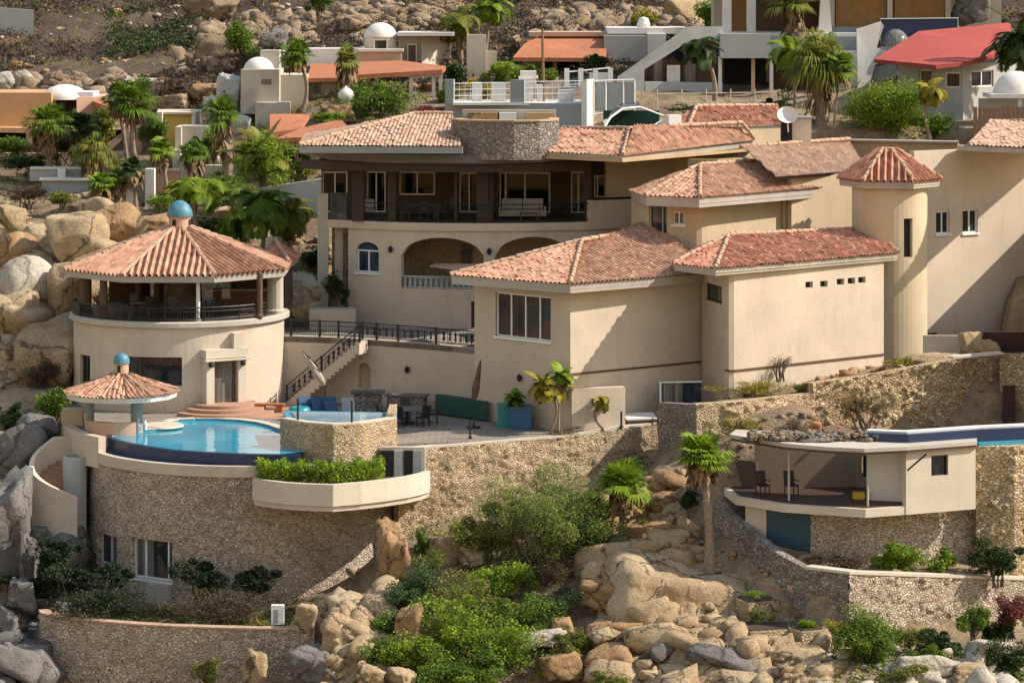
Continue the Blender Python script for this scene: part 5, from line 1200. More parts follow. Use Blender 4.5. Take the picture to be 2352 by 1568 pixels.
slant([W(1478, 190, Yw + 1.4), W(1480, 150, Yw + 1.4), W(1560, 100, Yw + 1.5), W(1662, 90, Yw + 1.6), W(1662, 195, Yw + 1.6)], .1, 'glass', 'window')
pbox(h, 1532, 1562, 150, 188, Yw + 1.0, .3, 'white', name='panel')
pbox(h, 1655, 1770, 78, 134, Yw, 6, 'greyw', name='upper_band'); pbox(h, 1765, 1968, 84, 120, Yw + 1.5, 5, 'bluegrey', name='upper_band'); pbox(h, 1640, 1970, 76, 85, Yw + 2, 7, 'white', name='deck')
pbox(h, 1640, 1968, 120, 262, Yw + 5, 2, 'beige'); pbox(h, 1660, 1760, 132, 215, Yw + 4.5, .4, 'dark', name='recess'); pbox(h, 1775, 1830, 140, 215, Yw + 4.6, .4, 'brownd', name='doorway')  # near-black slab paints the shade of the lower recess
for px in (1650, 1726, 1768): pbox(h, px, px + 8, 130, 215, Yw + .6, .3, 'pink' if px == 1726 else 'white', name='post')
for px in (1660, 1716): pbox(h, px, px + 20, -60, 80, Yw + 3.5, .7, 'white', name='column')
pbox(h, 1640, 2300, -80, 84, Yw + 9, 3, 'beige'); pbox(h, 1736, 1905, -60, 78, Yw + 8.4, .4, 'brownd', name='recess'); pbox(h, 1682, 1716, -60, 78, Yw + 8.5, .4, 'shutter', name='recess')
for px in (1920, 2055): pbox(h, px, px + 116, -60, 62, Yw + 5, .3, 'shutter', name='shutter')
for px in (1905, 2038, 2172): pbox(h, px, px + 12, -60, 70, Yw + 4.8, .7, 'pale', name='column')
pbox(h, 1880, 2200, 62, 76, Yw + 4.6, 2, 'bluegrey', name='sill'); slant([W(1880, 84, Yw + 3), W(1888, -60, Yw + 3), W(1900, -60, Yw + 3), W(1912, 84, Yw + 3)], .5, 'white', 'column')
slant([W(1972, 262, Yw - 3), W(1968, 68, Yw - 3), W(2024, 50, Yw - 2.8), W(2030, 60, Yw - 2.8), W(2014, 110, Yw - 2.8), W(2048, 118, Yw - 2.7), W(2052, 124, Yw - 2.7), W(2010, 150, Yw - 2.8), W(1978, 262, Yw - 3)], .4, 'white', 'wing_wall')
pbox(h, 1880, 1975, 118, 262, Yw - 1.5, .5, 'white'); slant([W(1980, 212, Yw - 2.4), W(2000, 160, Yw - 2.4), W(2060, 140, Yw - 2.3), W(2060, 262, Yw - 2.3), W(1980, 262, Yw - 2.4)], .3, 'greyw', 'side_wall')
pbox(h, 1630, 2310, -84, -60, Yw + 3, 9.5, 'white', name='roof_slab')
t = thing('navy_canopy', 'dark navy sun canopy behind the red roof', 'canopy', (WX(2110, 200), 200, 36)); MB().prism([PX(2020, 198), PX(2200, 198), PX(2200, 201), PX(2020, 201)], WZ(118, 198), WZ(44, 198)).build('cover', M['bluetarp'], t); MB().tube([W(2022, 120, 197.9), W(2022, 44, 197.9), W(2200, 42, 197.9), W(2200, 120, 197.9)], .05, 6).build('frame', M['greyw'], t)
t = thing('glass_dome', 'small pale blue glass bubble beside the red roof', 'dome', (WX(2060, 196), 196, 35)); dome(t, 2056, 66, 110, 36, 196, 'glassblue')
MB().lathe((WX(2056, 196), 196, WZ(110, 196)), [(M_(37, 196), -.1), (M_(37, 196), .08), (M_(30, 196), .08)], 24).build('rim', M['bluegrey'], t)
t = thing('garden_railing', 'thin white post and rail fence in front of the modern house', 'railing', (WX(1640, 190), 190, 31)); rr = MB()
for y_ in (212, 232): rr.tube([W(1505, y_ + 4, 190), W(1790, y_, 190)], .035, 6)
for px in range(1510, 1800, 56): rr.tube([W(px, 205, 190), W(px, 268, 190)], .04, 6)
rr.build('rails', M['pale'], t)
# red roofed house
h = thing('red_roofed_house', 'pale house with a bright red hipped roof at top right', 'house', (WX(2190, 191), 191, 29))
z_ = WZ(148, 186); A_, B_, C_, D_ = W(2008, 136, 187.5), W(2150, 150, 184.8), W(2220, 142, 185.6), W(2330, 112, 190); T_, T2 = W(2110, 72, 194), W(2320, 52, 198)
slab_roof(h, [A_, B_, W(2165, 88, 192), T_], .22, 'redroof'); slab_roof(h, [B_, C_, W(2165, 88, 192)], .22, 'redroof'); slab_roof(h, [C_, D_, T2, T_, W(2165, 88, 192)], .22, 'redroof')
h_w = [PX(2062, 189), PX(2150, 187.0), PX(2212, 187.0), PX(2360, 192)]
o_s = [op(h_w, 2172, 2208, 166, 202), op(h_w, 2232, 2282, 162, 200), op(h_w, 2110, 2140, 160, 200)]
wall(h, h_w, 26, WZ(146, 187), 'greyw', o_s, th=.3)
for o_ in o_s: window(h, h_w, o_, (.5,) if o_ is o_s[1] else (), fw=.08)
MB().prism([PX(2070, 190), PX(2355, 192.5), PX(2355, 198), PX(2070, 196)], 33, WZ(130, 190)).build('wall', M['greyw'], h)
t = thing('white_shell_roof', 'white shell shaped porch roof at the right edge', 'porch', (WX(2325, 182), 182, 29)); m_ = MB(); c = W(2335, 222, 182); r_ = M_(56, 182)
m_.lathe(c, [(r_ * math.cos(a), r_ * 1.05 * math.sin(a)) for a in [math.pi / 2 * k / 10 for k in range(10)]] + [(0, r_ * 1.05)], 20); m_.build('shell', M['white'], t, smooth=True); pbox(t, 2275, 2400, 216, 226, 180.4, 3, 'white', name='slab'); pbox(t, 2338, 2348, 224, 290, 180.6, .3, 'white', name='post'); pbox(t, 2250, 2400, 226, 330, 183.5, .5, 'greyw')
t = thing('wooden_fence', 'grey wooden fence panels below the white shell roof', 'fence', (WX(2290, 180), 180, 29)); f_ = MB()
for k in range(14): f_.box(W(2240 + k * 11, 282 + random.uniform(-2, 2), 180), (.22, .06, 1.7 + random.uniform(-.1, .1)))
f_.build('boards', M['wood'], t)
t = thing('old_grey_slab', 'grey concrete slab wall at the upper left corner', 'wall', (WX(30, 236), 236, 35)); MB().prism([PX(-20, 236), PX(78, 236), PX(78, 237), PX(-20, 237)], WZ(110, 236), [WZ(16, 236), WZ(24, 236), WZ(24, 236), WZ(16, 236)]).build('slab', M['greyw'], t)
# ================================================================== LAND
ctrl = []
def cp(px, py, Y): ctrl.append((WX(px, Y), Y, WZ(py, Y)))
def cz(x, y, z): ctrl.append((x, y, z))
for px in (0, 250): cp(px, 1600, 137)
for px in (500, 750, 1000, 1250): cp(px, 1600, 136)
for px in (1500, 1700): cp(px, 1600, 134)
for px in (1900, 2100, 2352): cp(px, 1590, 130.5)
for x in range(-60, 61, 12): cz(x, 118, 2.5); cz(x, 100, 0)
for a in ((-30, 1560, 142), (40, 1450, 147), (40, 1250, 152), (30, 1080, 157), (-150, 1300, 152), (-150, 1000, 162), (60, 1000, 160), (130, 960, 160), (60, 900, 164), (110, 800, 168), (40, 740, 171), (-100, 740, 172), (30, 640, 176), (120, 600, 178), (230, 560, 181), (330, 540, 182), (30, 490, 187), (200, 480, 188), (450, 560, 180), (600, 600, 177), (700, 620, 176), (700, 560, 180), (550, 490, 184), (330, 480, 188), (-100, 500, 188), (120, 455, 193), (300, 470, 190), (500, 445, 190), (30, 420, 198), (-100, 420, 199), (420, 420, 197), (600, 450, 188), (720, 440, 184), (200, 400, 202), (300, 360, 204), (-100, 330, 210), (100, 330, 208), (450, 330, 206), (560, 300, 203), (650, 400, 194), (700, 320, 196), (850, 300, 196), (950, 280, 197), (100, 200, 217), (-100, 200, 218), (300, 205, 216), (480, 200, 214), (420, 260, 209), (540, 210, 210), (760, 240, 202), (900, 240, 202), (1060, 215, 205), (1150, 190, 207), (1000, 140, 215), (700, 120, 216), (1100, 100, 220), (1250, 160, 214), (1420, 150, 214), (1600, 80, 222), (200, 100, 232), (500, 100, 228), (-100, 90, 235), (850, 70, 226), (1050, 50, 230), (1300, 60, 228), (1500, 50, 232), (1650, 60, 226), (0, 0, 250), (400, 0, 246), (800, 0, 242), (1200, 0, 246), (1600, 0, 244), (2000, -20, 230), (2352, -20, 225),
          (1750, 250, 186), (1900, 310, 182), (2050, 310, 181), (2200, 312, 181), (2352, 300, 182), (1600, 262, 188), (1500, 270, 188), (2050, 210, 192), (2250, 270, 188), (1450, 210, 198), (1800, 210, 200), (2100, 100, 204), (2352, 100, 204),
          (2150, 815, 161.5), (2300, 800, 162), (2050, 830, 160.5), (1950, 870, 158), (1850, 890, 156.5), (1750, 915, 155), (1650, 925, 154.4), (2250, 850, 159), (2352, 812, 161),
          (1700, 1010, 146.4), (1850, 1000, 146.6), (2000, 995, 147), (1750, 1015, 145.8), (1900, 1010, 146), (2200, 990, 149), (1800, 990, 148.6), (1950, 985, 149), (1600, 1040, 149.5), (1520, 1060, 150),
          (950, 1250, 146.5), (1000, 1230, 148), (1100, 1190, 150), (1300, 1170, 150), (1450, 1130, 150.5), (1550, 1100, 149.5), (1600, 1150, 147), (1620, 1260, 143.5), (1500, 1250, 146), (1400, 1270, 145.5), (1200, 1330, 144), (1000, 1350, 143), (920, 1380, 142.5), (780, 1400, 142), (800, 1500, 138.5), (1000, 1500, 139), (1250, 1480, 139), (1450, 1420, 140), (1600, 1380, 140.5), (1700, 1420, 139), (1800, 1470, 137.5), (1900, 1500, 135.5), (1500, 1530, 136.5), (1700, 1530, 135), (2000, 1500, 133.6), (2150, 1490, 134.5), (2300, 1480, 135.5), (2352, 1470, 137),
          (1900, 1310, 138.3), (2000, 1310, 139.4), (2150, 1310, 140.6), (2300, 1310, 141.4), (1800, 1290, 140.3), (2352, 1310, 141.8), (1700, 1190, 144)):
    cp(*a)
for x, y, z in ((-17, 166, 17.3), (-17, 160, 17), (-12, 156, 11), (-12, 150, 11), (-18, 152, 11), (-7, 152, 11.5), (-12, 144, 11.15), (-17, 146, 11.1), (-7, 144.5, 11.2), (-20, 148, 11.2), (-5, 158, 16.5), (2, 157, 16.5), (8, 158, 16.8), (-4, 163, 17), (3, 164, 17), (10, 162, 17), (14, 164, 17), (20, 165, 18), (0, 171, 19), (-8, 171, 20), (-8, 178, 22.5), (8, 171, 19.5), (0, 178, 24), (10, 178, 24), (0, 184, 28), (10, 184, 28), (18, 172, 23), (25, 172, 24), (18, 178, 27), (26, 178, 28), (16, 143, 14.4), (22, 143.5, 14.3), (0, 192, 30.3), (8, 192, 30.4), (14, 192, 30.8), (-4, 188, 29.2), (-8, 186, 27.5)):
    cz(x, y, z)
for x in range(-70, 71, 20): cz(x, 275, 54); cz(x, 320, 80); cz(x, 400, 110)
for y in range(130, 280, 20):
    zr = np.interp(y, [130, 150, 170, 190, 210, 230, 250, 270], [7, 14, 21, 28, 32, 36, 42, 52]); cz(-75, y, zr + 2); cz(75, y, zr + 2)
CT = np.array(ctrl)
def mls(xs, ys):
    out = np.empty(len(xs))
    for s in range(0, len(xs), 4000):
        x = xs[s:s + 4000, None]; y = ys[s:s + 4000, None]; dx = CT[None, :, 0] - x; dy = CT[None, :, 1] - y
        d2 = dx * dx + dy * dy; w = 1 / (d2 + .35) ** 2.2
        z = CT[None, :, 2]; S = lambda a: (w * a).sum(1)
        reg = w.sum(1) * 6.0
        A = np.stack([np.stack([S(1), S(dx), S(dy)], -1), np.stack([S(dx), S(dx * dx) + reg * .35, S(dx * dy)], -1), np.stack([S(dy), S(dx * dy), S(dy * dy) + reg * .35], -1)], 1)
        B = np.stack([S(z), S(dx * z), S(dy * z) ], -1)
        out[s:s + 4000] = np.linalg.solve(A, B[..., None])[:, 0, 0]
    return out
CAPS = [  # footprints that must stay below a floor: x0, x1, y0, y1, z
    (WX(150, 160), WX(700, 160), 158, 171, 17.5), (WX(600, 156), WX(1620, 156), 153.0, 170, 17.3), (-19.5, -4.8, 147.6, 163, 16.0), (WX(1620, 160), WX(2350, 162), 160, 172, 20.2),
    (WX(600, 168), WX(800, 168), 165.5, 176, 21.0), (WX(1650, 143), WX(2330, 143), 140.8, 145.3, 16.2), (WX(690, 170), WX(2300, 175), 168.6, 182, 26.0), (WX(1310, 156), WX(1620, 156), 153.2, 158, 17.3), (WX(1990, 145), WX(2450, 145), 143, 147, 18.4), (WX(1600, 150), WX(1880, 150), 147.5, 150.4, 18.2), (WX(60, 140), WX(700, 140), 131, 140.2, 8.3)]
for q in range(1872, 2440, 16):
    yw = float(np.interp(q, [1866, 2000, 2196, 2302, 2420], [154.6, 155.6, 157.2, 157.4, 156.8])); CAPS.append((WX(q - 10, yw), WX(q + 10, yw), 147.0, yw - .1, 17.8))
for q in range(1952, 2440, 16):
    yw = float(np.interp(q, [1950, 2150, 2420], [136.6, 139.0, 142.5])); CAPS.append((WX(q - 10, yw), WX(q + 10, yw), 118, yw - .1, 11.6))
for q in range(92, 724, 16):
    yw = float(np.interp(q, [91, 130, 180, 240, 320, 400, 560, 722], [144.4, 143.1, 142.4, 141.8, 141.2, 140.9, 140.4, 140.3])); CAPS.append((WX(q - 10, yw), WX(q + 10, yw), 125, yw - .1, 7.8))
def ground_z(x, y):
    x = np.atleast_1d(np.asarray(x, float)); y = np.atleast_1d(np.asarray(y, float)); z = mls(x, y)
    for (x0, x1, y0, y1, zc) in CAPS:
        ins = np.minimum(np.minimum(x - x0, x1 - x), np.minimum(y - y0, y1 - y)); lim = zc + np.clip(-ins, 0, None) * 6.0
        z = np.minimum(z, lim)
    return z
def vnoise(x, y, s, amp, oct_=4, seed=0.0):
    return np.array([noise.fractal(Vector((a * s + seed, b * s - seed, seed)), 1.0, 2.0, oct_) for a, b in zip(x, y)]) * amp
xs = np.unique(np.concatenate([np.linspace(-600, -60, 14), np.arange(-58, 58.1, .6), np.linspace(60, 600, 14)])); ys = np.unique(np.concatenate([np.linspace(-80, 110, 8), np.arange(118, 262, .6), np.linspace(264, 800, 26)]))
XX, YY = np.meshgrid(xs, ys); fx, fy = XX.ravel(), YY.ravel()
ZZ = ground_z(np.clip(fx, -75, 75), np.clip(fy, 100, 400))
inner = (np.abs(fx) < 60) & (fy > 116) & (fy < 264)
nz_ = np.zeros(len(fx)); nz_[inner] = vnoise(fx[inner], fy[inner], .22, .55, 5, 3.1) + np.abs(vnoise(fx[inner], fy[inner], .9, .22, 3, 9.7))
hill = np.clip((fy - 205) / 15, 0, 1); nz_ *= (.45 + .9 * hill)
capm = np.zeros(len(fx), bool)
for (x0, x1, y0, y1, zc) in CAPS: capm |= (fx > x0) & (fx < x1) & (fy > y0) & (fy < y1)
nz_[capm] = 0
ZZ = ZZ + nz_
ny, nx = XX.shape; ii = np.arange(ny * nx).reshape(ny, nx)
fc = np.stack([ii[:-1, :-1], ii[:-1, 1:], ii[1:, 1:], ii[1:, :-1]], -1).reshape(-1, 4)
def ground_mat():
    m, t, b = nt('dry_earth'); v = texco(t); a = noise_n(t, v, .12, 6, .65, .5); c = noise_n(t, v, 1.1, 6, .75); f = noise_n(t, v, 6, 5, .75)
    r = ramp(t, [(.28, (.13, .085, .05)), (.43, (.24, .165, .10)), (.56, (.35, .26, .165)), (.7, (.44, .35, .23))]); t.links.new(a.outputs[0], r.inputs[0])
    sx = t.nodes.new('ShaderNodeSeparateXYZ'); tg = t.nodes.new('ShaderNodeTexCoord'); t.links.new(tg.outputs['Object'], sx.inputs[0]); mr = t.nodes.new('ShaderNodeMapRange'); mr.inputs['From Min'].default_value = 196; mr.inputs['From Max'].default_value = 216; t.links.new(sx.outputs['Y'], mr.inputs['Value'])
    ms_ = t.nodes.new('ShaderNodeMapRange'); ms_.inputs['From Min'].default_value = 112; ms_.inputs['From Max'].default_value = 122; t.links.new(sx.outputs['Y'], ms_.inputs['Value'])
    hillc = ramp(t, [(.3, (.045, .03, .02)), (.45, (.085, .056, .036)), (.58, (.14, .092, .058)), (.72, (.25, .175, .11))]); t.links.new(a.outputs[0], hillc.inputs[0])
    r2 = ramp(t, [(.32, (.5, .45, .4)), (.5, (.95, .95, .95)), (.68, (1.25, 1.22, 1.15))]); t.links.new(c.outputs[0], r2.inputs[0]); shore_bounce = mix(t, ms_.outputs[0], (.34, .29, .23), mix(t, mr.outputs[0], r.outputs[0], hillc.outputs[0]))      # unseen sand tone put in for its bounce light on the walls
    col = mix(t, 1.0, shore_bounce, r2.outputs[0], 'MULTIPLY')
    r3 = ramp(t, [(.35, .7), (.65, 1.12)]); t.links.new(f.outputs[0], r3.inputs[0]); col = mix(t, 1.0, col, r3.outputs[0], 'MULTIPLY')
    t.links.new(col, b.inputs['Base Color']); b.inputs['Roughness'].default_value = .95; ad = t.nodes.new('ShaderNodeMath'); ad.operation = 'ADD'; t.links.new(c.outputs[0], ad.inputs[0]); t.links.new(f.outputs[0], ad.inputs[1]); bump(t, b, ad.outputs[0], .8, .2); return m
g_ = np_mesh('ground', np.stack([fx, fy, ZZ], -1), fc, ground_mat(), smooth=True); tag(g_, None, None, kind='structure')
_gi = {}
def gz(x, y):
    j = int(np.clip(np.searchsorted(xs, x) - 1, 0, nx - 2)); i = int(np.clip(np.searchsorted(ys, y) - 1, 0, ny - 2)); Z = ZZ.reshape(ny, nx)
    u = (x - xs[j]) / (xs[j + 1] - xs[j]); v = (y - ys[i]) / (ys[i + 1] - ys[i])
    return float(Z[i, j] * (1 - u) * (1 - v) + Z[i, j + 1] * u * (1 - v) + Z[i + 1, j] * (1 - u) * v + Z[i + 1, j + 1] * u * v)

# ------------------------------------------------------------------ boulders
def ico(sub):
    bm = bmesh.new(); bmesh.ops.create_icosphere(bm, subdivisions=sub, radius=1); v = np.array([p.co[:] for p in bm.verts]); f = np.array([[q.index for q in p.verts] for p in bm.faces]); bm.free(); return v, f
ICO = {k: ico(k) for k in (1, 2, 3, 4)}
def rock_shape(sub, seed, cuts=15, sharp=.5, rough=.05):
    r = np.random.default_rng(seed); v, f = ICO[sub]; d = v / np.linalg.norm(v, axis=1, keepdims=True)
    n = r.normal(size=(cuts, 3)); n /= np.linalg.norm(n, axis=1, keepdims=True); off = r.uniform(sharp, 1.0, cuts)
    dot = d @ n.T; rad = np.where(dot > .05, off / np.maximum(dot, .05), 9); R = np.minimum(rad.min(1), 1.12)
    p = d * R[:, None]
    if rough:
        o = r.uniform(0, 50, 3); k = np.array([noise.fractal(Vector(q * 2.4 + o), .8, 2, 6) for q in p]); k2 = np.array([abs(noise.fractal(Vector(q * np.array([1.2, 1.2, 2.2]) + o * 2), 1, 2, 4)) for q in p])
        p = p * (1 + rough * k - rough * 2.4 * np.maximum(0, .35 - k2))[:, None]
    ex = (np.abs(p).max(0)); return p / ex, f
def block_shape(sub, seed, rough=.03):
    """an angular broken block: a skewed box with chamfering fracture planes"""
    r = np.random.default_rng(seed); v, f = ICO[sub]; d = v / np.linalg.norm(v, axis=1, keepdims=True)
    n = np.concatenate([np.eye(3), -np.eye(3)]) + r.normal(0, .22, (6, 3)); n = np.concatenate([n, r.normal(size=(5, 3))]); n /= np.linalg.norm(n, axis=1, keepdims=True)
    off = np.concatenate([r.uniform(.5, .68, 6), r.uniform(.6, .82, 5)]); dot = d @ n.T; R = np.where(dot > .05, off / np.maximum(dot, .05), 9).min(1); p = d * R[:, None]
    o = r.uniform(0, 50, 3); k = np.array([noise.fractal(Vector(q * 3.5 + o), .7, 2, 6) for q in p]); p = p * (1 + rough * k)[:, None]
    return p / np.abs(p).max(0), f
def boulder(label, px, py, rx, ry, Y, mat='rocktan', seed=None, depth=None, rz=0.0, rough=.055, cuts=12, sharp=.5, name='boulder', group='boulders on the slope', tilt=0.0):
    seed = seed if seed is not None else int(px * 7 + py * 13) % 99991
    soft = any(w in label for w in ('rounded', 'smooth', 'boulder', 'heap')) and 'block' not in label; p, f = rock_shape(4, seed, cuts, sharp, rough) if soft else block_shape(4, seed, .12); a, b = M_(rx, Y), M_(ry, Y); c = depth or (a + b) / 2
    p = p * np.array([a, c, b]) * 1.2
    R = np.array(Matrix.Rotation(rz, 3, 'Z') @ Matrix.Rotation(tilt, 3, 'Y')); p = p @ R.T + np.array(W(px, py, Y))
    o = np_mesh(name, p, f, M[mat], None, False); set_origin(o); return tag(o, label, 'boulder', group)
BL_ = [
 ('huge rounded tan boulder with a grey face left of the tower dome', 162, 540, 76, 66, 176, 'rocktan'), ('flat tan boulder lying on top of the huge boulder by the dome', 236, 482, 52, 26, 179, 'rocktan'),
 ('brown cracked boulder between the huge boulder and the tower roof', 268, 520, 66, 46, 177, 'rockor'), ('large pale smooth boulder at the left edge beside the tower', 58, 668, 72, 70, 171, 'rockpale'), ('tall tan boulder squeezed between the pale boulder and the tower', 160, 668, 44, 66, 170, 'rocktan'),
 ('rounded tan boulder at the left edge above the others', 18, 494, 36, 32, 181, 'rocktan'), ('brown boulder below the rounded one at the left edge', 30, 580, 52, 42, 177, 'rockor'), ('long tan slab behind the left corner of the tower roof', 300, 570, 74, 26, 178, 'rocktan'),
 ('tan boulder wedged low between pale boulder and scrub', 110, 790, 46, 30, 167, 'rocktan'), ('small pale rock in the scrub at the left edge', 30, 790, 30, 24, 168, 'rockpale'), ('dark brown rock behind the tower dome', 360, 520, 50, 28, 181, 'rockor'),
 ('tan rock behind the palms right of the tower dome', 520, 505, 40, 26, 181, 'rocktan'), ('white rough rock behind the right side of the tower roof', 626, 565, 26, 22, 174, 'rockpale'), ('mottled pale rock right of the tower pavilion', 700, 672, 36, 40, 172, 'rockpale'), ('low tan rock under the mottled pale rock', 690, 720, 40, 26, 170.6, 'rocktan'),
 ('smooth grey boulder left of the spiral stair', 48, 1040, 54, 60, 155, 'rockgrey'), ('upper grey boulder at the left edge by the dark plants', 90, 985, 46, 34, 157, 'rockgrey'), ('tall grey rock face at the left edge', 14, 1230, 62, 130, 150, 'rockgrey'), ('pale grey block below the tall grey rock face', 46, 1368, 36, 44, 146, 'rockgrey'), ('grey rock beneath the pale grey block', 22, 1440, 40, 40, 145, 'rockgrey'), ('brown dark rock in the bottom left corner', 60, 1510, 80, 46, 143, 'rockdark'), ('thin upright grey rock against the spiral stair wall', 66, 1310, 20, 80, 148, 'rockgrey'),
 ('upright brown rock leaning on the end of the round stone wall', 905, 1288, 36, 80, 144.2, 'rockor'), ('pale flat rock at the foot of the upright brown rock', 790, 1402, 66, 26, 142.6, 'rockpale'), ('small cream rock standing on the garden wall end', 698, 1416, 26, 32, 140.6, 'rocktan'), ('broken tan rock right of the garden wall', 790, 1470, 56, 56, 139.2, 'rocktan'), ('dark grey triangular rock against the garden wall', 722, 1528, 66, 56, 137.8, 'rockgrey'), ('narrow pale rock in place of a sunlit patch on the garden wall', 586, 1556, 26, 64, 138.6, 'rocktan'),  # narrow pale rock added where the garden wall catches a patch of sun
 ('pointed pale orange rock standing in the bushes', 936, 1445, 34, 50, 138.8, 'rockor'), ('small pink rock under the pointed one', 975, 1505, 26, 16, 137.6, 'rocktan'), ('pale rock spike at the bottom edge in front of the bushes', 925, 1560, 34, 26, 135.6, 'rocktan'), ('second pale rock spike left at the bottom edge', 852, 1556, 28, 24, 135.6, 'rocktan'),
 ('huge cream bedrock slab at lower right of centre', 1560, 1420, 150, 130, 141, 'rocktan'), ('sloping cream bedrock shelf above the huge slab', 1510, 1290, 110, 54, 144, 'rocktan'), ('tan rock pile at the top of the bedrock', 1500, 1232, 66, 44, 146, 'rockor'), ('tan boulder right of the young palm', 1555, 1210, 36, 50, 146.4, 'rocktan'), ('rough tan rock left of the young palm', 1362, 1228, 56, 36, 146.5, 'rockor'), ('white topped rock at the left end of the bedrock', 1376, 1316, 36, 26, 142.6, 'rocktan'), ('orange block under the white topped rock', 1398, 1362, 56, 36, 140.6, 'rockor'), ('angular block leaning on the bedrock slab', 1452, 1372, 32, 50, 140.2, 'rocktan'), ('orange faced block below the angular one', 1402, 1460, 60, 40, 138.6, 'rockor'), ('tan wedge rock beside the orange faced block', 1448, 1440, 36, 40, 139, 'rocktan'), ('large brown boulder near the bottom of the rocks', 1412, 1528, 62, 44, 137, 'rockor'), ('dark charred looking boulder at the bottom of the bedrock', 1500, 1512, 48, 38, 136.6, 'rockdark'), ('wide rounded grey boulder like a dome at the bottom', 1650, 1520, 110, 40, 135.2, 'rockgrey'), ('cream rock ledge under the grey dome boulder', 1660, 1572, 160, 42, 134.2, 'rocktan'), ('pale flat rock in the green shrubs near the bottom', 1240, 1466, 60, 18, 138.2, 'rockpale'), ('orange brown rock at the bottom between shrubs', 1290, 1530, 50, 32, 136.8, 'rockor'), ('brown rock under the dark plants left of the pale flat rock', 1290, 1440, 34, 24, 139, 'rockor'), ('cream rock face below the stone planters', 1830, 1530, 60, 44, 134.6, 'rocktan'), ('tan bedrock beside the square stone planter', 1640, 1360, 60, 44, 140.6, 'rocktan'), ('tan shaded rock beside the tall palm trunk', 1590, 1260, 40, 70, 145.5, 'rocktan'),
 ('pink grey rock beneath the shrubs in front of the retaining wall', 1010, 1260, 46, 30, 145.8, 'rocktan'), ('pale rock near the bush right of the upright rock', 1090, 1280, 30, 22, 144.8, 'rocktan'), ('low pale rock among plants at bottom right', 2270, 1490, 44, 20, 133.2, 'rockpale'), ('flat pale rock row at bottom right below the round bush', 2120, 1530, 60, 26, 132, 'rockpale'), ('small tan rocks at the right end of the bottom edge', 2230, 1545, 44, 24, 131.6, 'rocktan'),
 ('white lichen boulder above the orange house at left', 62, 188, 32, 26, 216, 'rockpale'), ('pale boulder beside the lichen boulder', 15, 192, 30, 24, 216, 'rockpale'), ('long pale slab rock above the yellow house', 396, 236, 46, 18, 210, 'rockhill'), ('big cream rock right of the yellow wall', 500, 268, 34, 44, 205, 'rockpale'), ('white streaked rock below the domed tower', 548, 285, 30, 24, 202, 'rockwhite'), ('white splashed rock left of the domed tower', 530, 210, 26, 40, 206, 'rockwhite'), ('reddish bare rock mound on the hill left of the domed house', 490, 215, 60, 22, 211, 'rockor'), ('tan outcrop on the hillside above the domed tower', 520, 125, 70, 44, 220, 'rockhill'), ('grey outcrop behind the domed house', 640, 92, 44, 26, 216, 'rockgrey'), ('pale outcrop right of the small dome on the hill', 930, 30, 40, 20, 232, 'rockhill'), ('bleached rock pile at the very top left of centre', 480, 20, 60, 24, 236, 'rockhill'), ('yellow cliff rock at the top behind the white flat roof', 1600, 40, 70, 40, 226, 'rocktan'), ('grey white jagged rock above the red roof', 2235, 12, 46, 46, 203, 'rockgrey'), ('pale long rock beside the wide hillside track', 330, 190, 44, 14, 216, 'rockpale'),
 ('rock with orange sand by the terracotta pavilion', 770, 258, 46, 22, 199, 'rockor'), ('red painted rock beside the patio wall', 2228, 792, 24, 32, 160, 'rocktan'), ('orange boulder at the top of the sloping stone wall', 2268, 806, 30, 22, 159.6, 'rockor'), ('mossy flat topped boulder left of the sloping stone wall', 2140, 838, 60, 30, 158.4, 'rocktan'),
]
for (lb, px, py, rx, ry, Y, mt) in BL_:
    if 'bedrock' in lb or 'rock face' in lb or 'ledge' in lb: boulder(lb, px, py, rx, ry, Y, mt, rough=.07)
    else: boulder(lb, px, py, rx, ry, Y, mt, rz=random.uniform(-.3, .3))

boulder('dark heap of soil and rubble on the pool house roof', 1850, 1010, 140, 15, 142.0, 'rockdark', depth=1.0, rough=.3, cuts=8, sharp=.8, name='rubble_heap', group=None)
